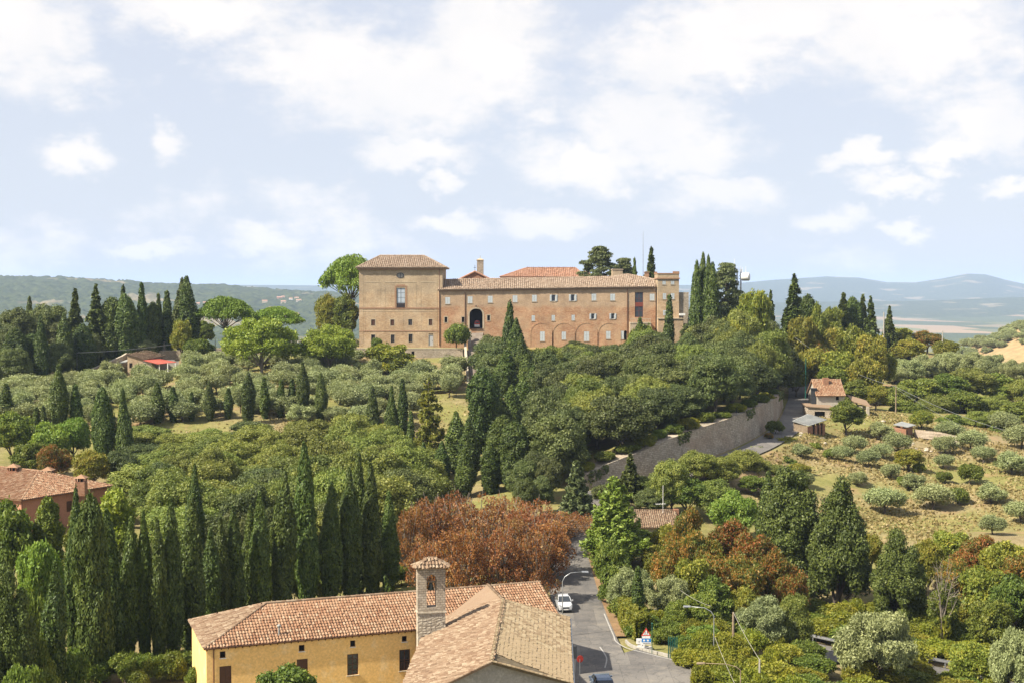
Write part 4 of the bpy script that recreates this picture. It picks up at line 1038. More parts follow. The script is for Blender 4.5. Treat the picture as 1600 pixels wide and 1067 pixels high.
# ------------------------------------------------------------------ the convent
def convent():
    YC = 350.0
    root = empty('convent', (0, YC, 21.4)); tag(root, 'long brick convent with a tall block and tiled roofs on the hilltop', 'convent')
    xl, xr = X(561, YC), X(692, YC)
    ft = Face((xl, YC), (xr, YC)); ze = ft.px(620, 418.5)[1]
    R = ft.rect
    small = [R(580,586,499.5,508.8), R(610,615.8,499.5,508.8), R(638,644,499,508.5), R(670,675.4,499,508.5)]
    low = [R(580,586,523,535.6), R(610.5,616.5,523,535.6), R(638.4,644.6,522,535)]
    door = R(669.7,676.8,523.2,540); transom = R(669.7,676.8,521.2,522.9)
    tall = R(619.8,633,450.2,480.5); oval = R(619,632,426.2,435.2)
    w = MB(); ft.wall(w, 18.0, ze, small+low+[door, transom, tall, oval], 0.3)
    for A, B in (((xr,YC),(xr,YC+17)), ((xr,YC+17),(xl,YC+17)), ((xl,YC+17),(xl,YC))): Face(A,B).wall(w, 18.0, ze)
    w.build('block_wall', M['towerbrick'], root)
    for r in small: window(ft, r, root, 'leaf' if r is not small[2] else 'glazed', depth=0.22)
    for r in low: window(ft, r, root, 'glazed', depth=0.22)
    for r in small+low: surround(ft, r, root, M['moulding'], 0.16)
    window(ft, tall, root, 'tall', M['darkgrey'], 0.22)
    for sgn in (-1, 1):
        m = MB(); ft.box(m, tall[0]+(0.08 if sgn < 0 else (tall[1]-tall[0])/2+0.06), (tall[0]+tall[1])/2-0.06 if sgn < 0 else tall[1]-0.08, tall[2]+1.1, tall[3]-0.1, -0.21, -0.19)
        m.build('glass_leaf', plain('painted reflection glass', (0.42,0.47,0.52), 0.12, 0.0, 0.7), root)  # bright reflection put into the pale base colour of the glass
    m = MB()
    for k in range(7):
        u = tall[0]+(tall[1]-tall[0])*(k+0.5)/7; ft.box(m, u-0.03, u+0.03, tall[2], tall[2]+0.95, -0.02, 0.05)
    ft.box(m, tall[0]-0.05, tall[1]+0.05, tall[2]+0.95, tall[2]+1.02, -0.03, 0.07); ft.box(m, tall[0]-0.05, tall[1]+0.05, tall[2]-0.15, tall[2], 0.003, 0.12)
    m.build('balustrade', M['brownwood'], root)
    # oval window: ring and bars
    uc, zc = (oval[0]+oval[1])/2, (oval[2]+oval[3])/2; a, b = (oval[1]-oval[0])/2, (oval[3]-oval[2])/2
    m = MB(); ring = []
    for i in range(20):
        t0 = 2*math.pi*i/20; t1 = 2*math.pi*(i+1)/20
        # wall filler between the square hole and the oval
        def sq(t):
            c, s_ = math.cos(t), math.sin(t); k = 1/max(abs(c), abs(s_)); return (uc+a*c*k, zc+b*s_*k)
        p0, p1 = (uc+a*0.86*math.cos(t0), zc+b*0.86*math.sin(t0)), (uc+a*0.86*math.cos(t1), zc+b*0.86*math.sin(t1))
        q0, q1 = sq(t0), sq(t1)
        m.add([ft.p(*p0,-0.02), ft.p(*q0,-0.02), ft.p(*q1,-0.02), ft.p(*p1,-0.02)], [(0,1,2,3)])
        ring.append((p0, p1))
    m.build('oval_infill', M['towerbrick'], root)
    m = MB(); m.tube([ft.p(p[0], p[1], 0.0) for p, _ in ring]+[ft.p(ring[0][0][0], ring[0][0][1], 0.0)], 0.09, 5)
    ft.box(m, uc-0.06, uc+0.06, zc-b*0.85, zc+b*0.85, -0.08, 0.0)
    wo = m.build('oval_window', M['darkgrey'], root); m = MB(); ft.box(m, oval[0], oval[1], oval[2], oval[3], -0.3, -0.12); m.build('pane', plain('dull oval glass', (0.30,0.28,0.25), 0.3), wo)
    m = MB(); ft.box(m, door[0]+0.02, door[1]-0.02, door[2], door[3], -0.2, -0.12); dr = m.build('door', plain('grey door paint', (0.42,0.42,0.42), 0.5), root)
    m = MB(); ft.box(m, door[1]-0.25, door[1]-0.15, door[2]+1.2, door[2]+1.35, -0.12, -0.05); m.build('handle', M['darkgrey'], dr)
    m = MB(); ft.box(m, transom[0], transom[1], transom[2], transom[3], -0.3, -0.2); m.build('transom', M['dark'], root)
    surround(ft, door, root, M['moulding'], 0.14)
    # string courses, pilaster strips and panel mouldings
    for y, th, pr, mt in ((482, 0.34, 0.10, 'brickband'), (517.5, 0.24, 0.07, 'brickband'), (441.2, 0.16, 0.05, 'moulding'), (486.5, 0.12, 0.04, 'moulding')):
        z = ft.px(620, y)[1]; m = MB()
        if y == 441.2:
            for x0, x1 in ((571,594),(601,650),(657,683)): ft.box(m, ft.px(x0,y)[0], ft.px(x1,y)[0], z-th/2, z+th/2, 0.003, pr)
        else: ft.box(m, -0.02, ft.L-1.2, z-th/2, z+th/2, 0.003, pr)
        m.build('string_course', M[mt], root)
    for x, wd, y0, y1 in ((565,0.9,419,540),(570,0.16,441,516),(594.5,0.16,441,480.5),(601.5,0.16,441,480.5),(650,0.16,441,480.5),(657.5,0.16,441,480.5),(602,0.2,488,516),(630,0.2,488,516),(658,0.2,488,516),(681,0.8,419,540)):
        u = ft.px(x, 480)[0]; m = MB(); ft.box(m, u-wd/2, u+wd/2, ft.px(x,y1)[1], ft.px(x,y0)[1]-0.02, 0.0025, 0.03); m.build('pilaster_strip', M['towerbrick'], root)
    # window head of the tall window: raised brick surround with a stepped top
    m = MB(); ft.box(m, tall[0]-0.5, tall[0]-0.12, tall[2], tall[3]+0.3, 0.003, 0.05); ft.box(m, tall[1]+0.12, tall[1]+0.5, tall[2], tall[3]+0.3, 0.003, 0.05)
    ft.box(m, tall[0]-0.5, tall[1]+0.5, tall[3]+0.32, tall[3]+0.55, 0.003, 0.06); ft.box(m, tall[0], tall[1], tall[3]+0.56, tall[3]+0.85, 0.003, 0.06)
    m.build('window_head', M['brickband'], root)
    # hipped roof
    yb = YC+17.9; EL = Vector((X(556,YC-0.8), YC-0.8, ze)); ER = Vector((X(697,YC-0.8), YC-0.8, ze)); BL = Vector((EL.x, yb, ze)); BR = Vector((ER.x, yb, ze))
    ym = YC+8.5; RL = P(594,399.5,ym); RR = P(662,399.5,ym)
    for nm, c in (('roof',[EL,ER,RR,RL]), ('roof',[BL,EL,RL]), ('roof',[ER,BR,RR]), ('roof',[BR,BL,RL,RR])): tiles(nm, c, TILE_D, root, 0.52, 0.7, 0.25)
    for a_, b_ in ((RL,RR),(EL,RL),(ER,RR)): ridge('ridge_tiles', a_, b_, TILE_D, root, 0.2, 0.6)
    m = MB(); m.box(EL.x+0.25, ER.x-0.25, YC-0.5, YC-0.003, ze-0.55, ze-0.26); m.build('cornice', M['brickband'], root)
    # ---- the long wing
    YW = YC-0.35; x0, x1 = X(685.6,YW), X(1024.5,YW); fw = Face((x0,YW),(x1,YW)); R = fw.rect
    up = [(699.5,470,'shut'),(734.5,468.8,'shut'),(766,468,'shut'),(804.7,467.2,'shut'),(835,466.4,'shut'),(865,466,'open'),(895,465.6,'open'),(928,464.6,'shut'),(957.2,464.6,'shut'),(1019,464.6,'shut')]
    lo = [(696.8,499.8,'dark'),(723.6,499.6,'dark'),(763.5,497,'dark'),(833.2,497.4,'shut'),(864.5,497,'shut'),(895.6,496.6,'shut'),(926.4,494.6,'open'),(957.6,494.4,'open')]
    rs = []
    for x, y, st in up: rs.append((R(x-2.9,x+2.9,y-5.2,y+5.2), st)) if st == 'open' else rs.append((R(x-3.8,x+3.8,y-5.4,y+5.4), st))
    for x, y, st in lo: rs.append((R(x-2.2,x+2.2,y-4.2,y+4.2) if st == 'dark' else R(x-2.6,x+2.6,y-4.4,y+4.4), st))
    for x, y, hw, hh, st in ((847.5,525.5,3.8,7.5,'shut'),(881,524.5,3.4,6.2,'shut'),(916.5,525.5,4.2,7.5,'shut'),(950.5,523.5,3.6,6.2,'shut'),(972,523.5,3.0,6.5,'shut')):
        rs.append((R(x-hw,x+hw,y-hh,y+hh), st))
    ddoor = R(974.9,979.5,516.5,531.5); ttall = R(992,1005,457,496)
    arch = R(733.6,754,482.6,513.5)
    archh = (arch[0], arch[1], arch[2], arch[3], (arch[1]-arch[0])/2*0.85)
    zt = fw.px(850,453.4)[1]
    w = MB(); fw.wall(w, 18.0, zt, [r for r,_ in rs]+[ddoor+(0.4,), ttall, archh], 0.35)
    zl, zr = fw.px(686,453.2)[1], fw.px(1024,448.3)[1]
    w.add([fw.p(0,zt), fw.p(fw.L,zt), fw.p(fw.L,zr), fw.p(0,zl+0.02)], [(0,1,2,3)])
    for A, B in (((x1,YW),(x1,YW+13)), ((x1,YW+13),(x0,YW+13)), ((x0,YW+13),(x0,YW))): Face(A,B).wall(w, 18.0, zt)
    w.build('wing_wall', M['brickwall'], root)
    for r, st in rs:
        window(fw, r, root, st, M['shutter'] if st != 'dark' else M['darkgrey'], 0.2)
        if st == 'open': surround(fw, r, root, M['moulding'], 0.08, 0.02)
        elif st == 'dark': surround(fw, r, root, M['moulding'], 0.22, 0.03)
        sill(fw, r, root, M['moulding'])
    m = MB(); fw.box(m, ddoor[0], ddoor[1], ddoor[2], ddoor[3], -0.5, -0.36); m.build('side_door', M['dark'], root)
    wo = window(fw, ttall, root, 'tall', plain('red brown joinery', (0.17,0.045,0.028), 0.5), 0.2)
    m = MB(); zz = ttall[2]+(ttall[3]-ttall[2])*0.43; fw.box(m, ttall[0], ttall[1], zz, zz+1.1, -0.2, -0.06); m.build('spandrel_panel', plain('red brown panel', (0.20,0.05,0.03), 0.5), wo)
    # brick frames over the blind arches of the lowest storey
    for cx_, rx in ((846,17.5),(881,17.5),(916.5,17.5),(952,17.5)):
        m = MB(); uc, zb = fw.px(cx_, 521); ur = fw.px(cx_+rx, 521)[0]-uc; hz = fw.px(cx_,504.5)[1]-zb; k = 14; pts = [(uc-ur, zb-3.4)]
        pts += [(uc-ur*math.cos(math.pi*i/k), zb+hz*math.sin(math.pi*i/k)) for i in range(k+1)] + [(uc+ur, zb-3.4)]
        for (ua,za),(ub,zb_) in zip(pts, pts[1:]):
            d = Vector((ub-ua, 0, zb_-za)).normalized(); nx, nz = -d.z*0.13, d.x*0.13
            m.hexa([fw.p(ua-nx,za-nz,0.06), fw.p(ub-nx,zb_-nz,0.06), fw.p(ub-nx,zb_-nz,0.003), fw.p(ua-nx,za-nz,0.003), fw.p(ua+nx,za+nz,0.06), fw.p(ub+nx,zb_+nz,0.06), fw.p(ub+nx,zb_+nz,0.003), fw.p(ua+nx,za+nz,0.003)])
        m.build('blind_arch', M['brickwall'], root)
    # archway: stone frame, passage floor and walls
    m = MB(); uc = (arch[0]+arch[1])/2; rr = (arch[1]-arch[0])/2; zs = arch[3]-archh[4]; k = 14
    pts = [(arch[0], arch[2])]+[(uc-rr*math.cos(math.pi*i/k), zs+archh[4]*math.sin(math.pi*i/k)) for i in range(k+1)]+[(arch[1], arch[2])]
    for (ua,za),(ub,zb_) in zip(pts, pts[1:]):
        d = Vector((ub-ua, 0, zb_-za)).normalized(); nx, nz = -d.z*0.42, d.x*0.42
        m.hexa([fw.p(ua,za,0.05), fw.p(ub,zb_,0.05), fw.p(ub,zb_,0.003), fw.p(ua,za,0.003), fw.p(ua+nx,za+nz,0.05), fw.p(ub+nx,zb_+nz,0.05), fw.p(ub+nx,zb_+nz,0.003), fw.p(ua+nx,za+nz,0.003)])
    m.build('arch_frame', M['moulding'], root)
    m = MB(); a0, a1 = arch[0]-0.02, arch[1]+0.02
    m.add([fw.p(a0,arch[2],-0.36), fw.p(a0,arch[3],-0.36), fw.p(a0,arch[3],-9), fw.p(a0,arch[2],-9)], [(0,1,2,3)])
    m.add([fw.p(a1,arch[2],-0.36), fw.p(a1,arch[2],-9), fw.p(a1,arch[3],-9), fw.p(a1,arch[3],-0.36)], [(0,1,2,3)])
    m.add([fw.p(a0,arch[3]+0.01,-0.36), fw.p(a1,arch[3]+0.01,-0.36), fw.p(a1,arch[3]+0.01,-9), fw.p(a0,arch[3]+0.01,-9)], [(0,1,2,3)])
    m.add([fw.p(a0,arch[2],-9), fw.p(a0,arch[3],-9), fw.p(a1,arch[3],-9), fw.p(a1,arch[2],-9)], [(0,1,2,3)])
    m.add([fw.p(a0,arch[2],0.3), fw.p(a1,arch[2],0.3), fw.p(a1,arch[2],-9), fw.p(a0,arch[2],-9)], [(0,1,2,3)])
    m.build('passage', plain('dark passage plaster', (0.10,0.085,0.07), 0.9), root)  # one dark colour on all faces of the passage
    # main roof slope
    A = fw.p(-0.3, zl, 0.55); B = fw.p(fw.L+0.1, zr, 0.55)
    n = plane_n(A, B, A+Vector((0, 1, 0.40)))
    T = [hit(px_, py_, A, n) for px_, py_ in ((1023.5,437),(980,428.6),(957,432.6),(800,435),(692.5,437.4))]
    tiles('roof', [A, B]+T, TILE_D, root, 0.52, 0.7, 0.25)
    ridge('ridge_tiles', T[4], T[2], TILE_D, root, 0.2, 0.6); ridge('ridge_tiles', T[2], T[1], TILE_D, root, 0.2, 0.6); ridge('ridge_tiles', T[0], T[1], TILE_D, root, 0.2, 0.6)
    m = MB(); bk = [T[4]+Vector((0,8,-2.8)), T[2]+Vector((0,8,-2.8)), T[2]-Vector((0,0,0.05)), T[4]-Vector((0,0,0.05))]; m.slab(bk, (0,0,-0.2)); m.build('back_roof', TILE_D, root)
    m = MB(); e0, e1 = fw.p(0.3, zl-0.32, 0.12), fw.p(fw.L-0.2, zr-0.32, 0.12); m.beam(e0, e1, 0.2, 0.25); m.build('cornice', M['brickband'], root)
    for x, yt, yb_ in ((686.6,419,540),(726.6,457,512),(980.2,450,528)):
        u = fw.px(x,480)[0]; m = MB(); m.tube([fw.p(u, fw.px(x,yt)[1], 0.12), fw.p(u, fw.px(x,yb_)[1], 0.12)], 0.09, 6); m.build('downpipe', M['pipe'], root)
    # lamp and bracket over the arch
    m = MB(); p = fw.p(*fw.px(744,478), 0.0); m.beam(p, p+Vector((0,-0.5,0)), 0.06); m.box(p.x-0.14,p.x+0.14,p.y-0.7,p.y-0.42,p.z-0.3,p.z+0.1); m.build('arch_lamp', M['darkgrey'], root)
    # balcony on an arch
    u0, u1 = fw.px(983.5,500)[0], fw.px(1016,500)[0]; zb = fw.px(1000,503.5)[1]; m = MB()
    fw.box(m, u0, u1, zb-0.35, zb, 0.003, 2.2); m.build('balcony', M['moulding'], root)
    m = MB(); fb = Face(fw.p(u0,0,2.1)[:2], fw.p(u1,0,2.1)[:2]); fb.wall(m, 19, zb-0.36, [(0.9, u1-u0-0.9, 19.0, zb-0.9, 1.6)], 0.5); fb.box(m, 0, 0.9, 19, zb-0.37, -0.5, -0.45)
    Face(fw.p(u0,0,0)[:2], fw.p(u0,0,2.1)[:2]).wall(m, 19, zb-0.36); m.build('balcony_arch', M['moulding'], root)
    m = MB(); fb.box(m, 0, u1-u0, zb+0.85, zb+1.0, -0.1, 0.1)
    for k in range(13):
        u = (u1-u0)*(k+0.5)/13; fb.box(m, u-0.07, u+0.07, zb, zb+0.85, -0.06, 0.06)
    m.build('balustrade', M['moulding'], root)
    # ---- square turret
    YT = 348.4; tx0, tx1 = X(1027.3,YT), X(1061,YT); tf = Face((tx0,YT),(tx1,YT)); ztop = tf.px(1044,428.5)[1]
    holes = [tf.rect(1035,1040.5,439,445), tf.rect(1048,1053.8,439,445), tf.rect(1035.5,1041,458.5,468), tf.rect(1048,1054,458.5,468), tf.rect(1036,1041,485,493)]
    w = MB(); tf.wall(w, 18, ztop, holes, 0.3)
    for A_, B_ in (((tx1,YT),(tx1,YT+7.5)), ((tx1,YT+7.5),(tx0,YT+7.5)), ((tx0,YT+7.5),(tx0,YT))): Face(A_,B_).wall(w, 18, ztop)
    w.build('turret_wall', M['towerbrick'], root)
    for r in holes:
        window(tf, r, root, 'shut', M['shutter'], 0.2); sill(tf, r, root, M['moulding'])
    zc = tf.px(1044,434.5)[1]
    m = MB(); m.box(tx0-0.25, tx1+0.25, YT-0.25, YT-0.003, zc-0.3, zc); m.box(tx0-0.25, tx0-0.003, YT-0.003, YT+7.7, zc-0.3, zc); m.build('cornice', M['brickband'], root)
    m = MB(); m.box(tx0-0.1, tx1+0.1, YT-0.1, YT+0.3, ztop+0.003, ztop+0.25); m.box(tx0-0.1, tx0+0.3, YT+0.3, YT+7.6, ztop+0.003, ztop+0.25)
    m.box(tx1-1.6, tx1+0.1, YT+0.3, YT+0.7, ztop+0.25, ztop+0.7); m.box(tx0-0.1, tx0+0.7, YT+7.1, YT+7.6, ztop+0.25, ztop+0.7); m.build('parapet', M['brickband'], root)
    zb = tf.px(1040,498.5)[1]; m = MB(); m.box(tx0+0.02, tx1+0.9, YT-1.6, YT-0.003, 17.5, zb); m.build('turret_base', M['towerbrick'], root)
    m = MB(); m.box(tx0-0.1, tx1+1.1, YT-1.8, YT-0.003, zb+0.002, zb+0.25); m.build('base_cornice', M['moulding'], root)
    m = MB(); m.box(tx1+0.003, tx1+2.6, YT+0.6, YT+6, 18, tf.px(1062,457)[1]); m.build('annexe_wall', M['rubble'], root)
    m = MB(); m.box(tx1+0.01, tx1+1.4, YT-1.9, YT-0.5, tf.px(1062,493)[1], tf.px(1062,490)[1]); m.build('ledge', M['white'], root)
    # ---- church gable, its bell turret and the roof behind
    YG = 373.0; A_, B_, T_ = P(715,438,YG), P(769,438,YG), P(742,424.6,YG)
    m = MB(); m.add([A_-Vector((0,0,6)), B_-Vector((0,0,6)), B_, T_, A_], [(0,1,2,3,4)]); m.build('church_gable', M['redbrick'], root)
    d = Vector((0,16,0))
    tiles('church_roof', [A_+d+Vector((-.4,-.4,-.1)), A_+Vector((-.4,-.4,-.1)), T_+Vector((0,-.4,.1)), T_+d+Vector((0,0,.1))], TILE_E, root, 0.4, 0.6, 0.2)
    tiles('church_roof', [B_+Vector((.4,-.4,-.1)), B_+d+Vector((.4,0,-.1)), T_+d+Vector((0,0,.1)), T_+Vector((0,-.4,.1))], TILE_E, root, 0.4, 0.6, 0.2)
    m = MB(); c = P(742,418,YG-0.2); m.box(c.x-0.05,c.x+0.05,c.y-0.05,c.y+0.05,T_.z,c.z+0.6); m.box(c.x-0.35,c.x+0.35,c.y-0.04,c.y+0.04,c.z-0.15,c.z-0.03); m.build('cross', M['darkgrey'], root)
    m = MB()
    for i in range(5):
        q = A_.lerp(B_, 0.26+0.12*i); k = 6
        for j in range(k):
            t0, t1 = math.pi*j/k, math.pi*(j+1)/k
            zz = q.z-0.9+0.9*(1-abs(i-2)/2.6)
            m.beam((q.x-0.42*math.cos(t0), YG-0.05, zz+0.5*math.sin(t0)), (q.x-0.42*math.cos(t1), YG-0.05, zz+0.5*math.sin(t1)), 0.1)
    m.build('gable_arcade', M['brickband'], root)
    YB = 377.0; bx0, bx1 = X(745.2,YB), X(755.4,YB); zb1 = Zp(407.5,YB); m = MB(); m.box(bx0,bx1,YB,YB+1.8,24,zb1); m.build('bell_turret', M['rubble'], root)
    m = MB(); m.box(bx0-0.12,bx1+0.12,YB-0.12,YB+1.92,zb1+0.002,zb1+0.25); xm, ym_ = (bx0+bx1)/2, YB+0.9
    m.add([(bx0-.12,YB-.12,zb1+.25),(bx1+.12,YB-.12,zb1+.25),(bx1+.12,YB+1.92,zb1+.25),(bx0-.12,YB+1.92,zb1+.25),(xm,ym_,zb1+0.75)], [(0,1,4),(1,2,4),(2,3,4),(3,0,4)])
    m.box(xm-.05,xm+.05,ym_-.05,ym_+.05,zb1+.7,zb1+1.4); m.build('bell_turret_cap', M['moulding'], root)
    YR = 384.0; EA, EB = P(781,434.2,YR), P(916,431.6,YR); EB.z = EA.z = (EA.z+EB.z)/2; RA, RB = P(823,419.2,YR+9), P(899,418.6,YR+9); RA.z = RB.z = (RA.z+RB.z)/2
    BA, BB = EA+Vector((0,18,0)), EB+Vector((0,18,0))
    for c in ([EA,EB,RB,RA], [BA,EA,RA], [EB,BB,RB], [BB,BA,RA,RB]): tiles('rear_roof', c, TILE_E, root, 0.55, 0.75, 0.25)
    for a_, b_ in ((RA,RB),(EA,RA),(EB,RB)): ridge('ridge_tiles', a_, b_, TILE_E, root, 0.2, 0.7)
    m = MB(); m.box(EA.x+0.5, EB.x-0.5, YR+0.5, YR+17.5, 24, EA.z-0.3); m.build('rear_wall', M['brickwall'], root)
    g0, g1, g2 = P(914,432,YR+2), P(936,432.6,YR+2), P(914,423.5,YR+2)
    m = MB(); m.slab([g0,g1,g2], (0,14,0)); m.build('rear_lean_to', TILE_E, root)
    q0 = P(957,421.8,362); q1 = P(973,434,362); m = MB(); m.box(q0.x,q1.x,362,366,q1.z-3,q0.z); m.build('stair_house', M['towerbrick'], root)
    m = MB(); m.box(q0.x-0.15,q1.x+0.15,361.85,366.15,q0.z+0.003,q0.z+0.2); m.build('stair_house_cap', M['moulding'], root)
    for px_, py0, py1, Yq in ((811,433,438.5,357),(1010.5,426,436,356)):
        q = P(px_,py0,Yq); m = MB(); m.box(q.x-0.55,q.x+0.55,Yq-0.4,Yq+0.4,Zp(py1+8,Yq),q.z); m.box(q.x-0.7,q.x+0.7,Yq-0.55,Yq+0.55,q.z+0.003,q.z+0.15); m.build('chimney', M['brickband'], root)
    for px_ in (640,622):
        q = P(px_,407,355.5); m = MB(); m.box(q.x-0.2,q.x+0.2,355.3,355.7,q.z-0.8,q.z+0.3); m.build('roof_vent', M['brickband'], root)
    return root
convent()
# mast behind the convent, drum antenna on the right
p = P(1005,362,370); m = MB(); m.tube([(p.x,370,22),(p.x,370,p.z-6),(p.x,370,p.z)],[0.12,0.08,0.03],6)
tag(m.build('antenna_mast', M['grey']), 'thin metal mast rising behind the convent roof', 'mast')
def drum():
    Y = 352.0; c = P(1163,433,Y); t = empty('antenna_tower', (c.x-1.4, Y, H(c.x-1.4, Y)))
    tag(t, 'telecom mast with white drum antenna and whips above the trees', 'antenna')
    m = MB(); zt = Zp(421,Y)
    for dx, dy in ((-.5,-.5),(.5,-.5),(.5,.5),(-.5,.5)): m.beam((c.x-1.4+dx,Y+dy,H(c.x,Y)-1),(c.x-1.4+dx,Y+dy,zt),0.18)
    for k in range(8):
        z = zt-1.0-k*1.6; m.beam((c.x-1.9,Y-.5,z),(c.x-.9,Y-.5,z+1.5),0.06); m.beam((c.x-1.9,Y-.5,z),(c.x-.9,Y-.5,z),0.06); m.beam((c.x-.9,Y-.5,z),(c.x-.9,Y+.5,z+1.5),0.06)
    m.beam((c.x-1.4,Y-.5,c.z+.3),(c.x+.2,Y-.5,c.z+.3),.2); m.beam((c.x-1.4,Y-.5,c.z-.5),(c.x+.2,Y-.5,c.z-.5),.2)
    m.build('lattice', M['grey'], t)
    m = MB(); m.lathe((0,0,0), [(0.1,-1.05),(1.0,-1.0),(1.05,-0.9),(1.05,0.75),(0.98,0.95),(0.3,1.05)], 18)
    m.xform(Matrix.Translation(Vector((c.x+0.3,Y-0.6,c.z))) @ Matrix.Rotation(math.radians(90),4,'Y') @ Matrix.Rotation(math.radians(25),4,'X')); m.build('drum_antenna', M['white'], t, True)
    for px_, y0, y1 in ((1148,404,425),(1153,417,425),(1157.5,416,426),(1160,418,426),(1165.5,416.5,428)):
        q0, q1 = P(px_,y0,Y), P(px_,y1,Y); m = MB(); m.tube([(q0.x,Y,q1.z),(q0.x,Y,q0.z)],[0.07,0.05],5); m.build('whip_antenna', M['white'], t)
drum()
# terrace wall and ramp wall
def terrace():
    t = empty('terrace_wall', (-28, 342, 18)); tag(t, 'rubble terrace wall below the tall convent block', 'wall')
    f = Face((-43.5, 341.9), (-12.6, 341.9)); r = f.rect(643,647.5,548.5,560); m = MB()
    zt = Zp(545.2,341.9); f.wall(m, 15.5, zt, [r], 0.5); m.box(-43.5,-12.6,342.4,342.9,15.5,zt); m.build('wall', M['rubble'], t)
    m = MB(); f.box(m, -0.1, f.L+0.1, zt+0.003, zt+0.18, -0.9, 0.08); m.build('coping', M['stone'], t)
    m = MB(); f.box(m, r[0], r[1], r[2], r[3], -0.49, -0.42); m.build('door', M['dark'], t)
    m = MB(); Face((-43.5,349),(-43.5,341.9)).wall(m, 15.5, zt); m.build('return_wall', M['rubble'], t)
terrace()
def ramp_():
    pts = bez([P(726.5,528,346.5),P(727,541,342),P(728.5,562,330),P(731,592,314),P(734,620,299),P(737,645,286)], 4)
    t = empty('ramp_wall', (pts[0][0], pts[0][1], pts[0][2]-4)); tag(t, 'pale stone parapet wall climbing beside the ramp to the convent arch', 'wall')
    m = MB(); mc = MB()
    for a, b in zip(pts, pts[1:]):
        a, b = Vector(a), Vector(b); s = Vector((0.25,0,0)); dn = Vector((0,0,-4.5))
        m.hexa([a-s+dn, b-s+dn, b+s+dn, a+s+dn, a-s, b-s, b+s, a+s]); u = Vector((0,0,0.003)); s2 = s*1.25
        mc.hexa([a-s2+u, b-s2+u, b+s2+u, a+s2+u, a-s2+Vector((0,0,.14)), b-s2+Vector((0,0,.14)), b+s2+Vector((0,0,.14)), a+s2+Vector((0,0,.14))])
    m.build('wall', M['stone'], t); mc.build('coping', M['stone'], t)
    q = P(734,519,346.5); m = MB(); m.box(q.x-.35,q.x+.35,346.2,346.9,q.z-5,q.z); m.box(q.x-.45,q.x+.45,346.1,347,q.z+.003,q.z+.2); m.build('gate_pillar', M['stone'], t)
    line = np.array([[p[0]+2.6+0.3*(i/len(pts)), p[1], p[2]-1.3] for i, p in enumerate(pts)])
    line = np.r_[[[X(744,351), 351, Zp(513.6,351)]], line]
    strip('ramp_path', line[::-1], 1.9, -1.9, 0.0, stain_mat('ramp paving', (0.20,0.16,0.13), (0.30,0.25,0.20), 0.6, 6.0))
ramp_()
def archvan():
    Y = 351.6; c = P(745.5,513.0,Y); t = empty('small_red_vehicle', (c.x, Y, c.z)); tag(t, 'small red vehicle standing in the dark convent archway', 'vehicle')
    m = MB(); prof = [(-.7,.35),(.7,.35),(.72,1.0),(.6,1.75),(.3,1.95),(-.3,1.95),(-.6,1.75),(-.72,1.0)]
    m.add([(c.x+x,Y,c.z+z) for x,z in prof]+[(c.x+x*.96,Y+1.5,c.z+z) for x,z in prof], [tuple(range(7,-1,-1))]+[tuple(range(8,16))]+[(i,(i+1)%8,8+(i+1)%8,8+i) for i in range(8)])
    m.build('cab', M['red'], t)
    m = MB(); m.box(c.x-.5,c.x+.5,Y-.015,Y-.003,c.z+1.25,c.z+1.7); m.build('windscreen', M['glass'], t)
    m = MB(); m.box(c.x-.68,c.x+.68,Y-.3,Y-.01,c.z+.35,c.z+.95); m.build('front_box', M['white'], t)
    for dx in (-.55,.55):
        m = MB(); m.lathe((0,0,0), [(.24,-.08),(.3,-.05),(.3,.05),(.24,.08)], 12); m.xform(Matrix.Translation(Vector((c.x+dx,Y+.4,c.z+.3))) @ Matrix.Rotation(math.pi/2,4,'Y')); m.build('wheel', M['black'], t)
archvan()
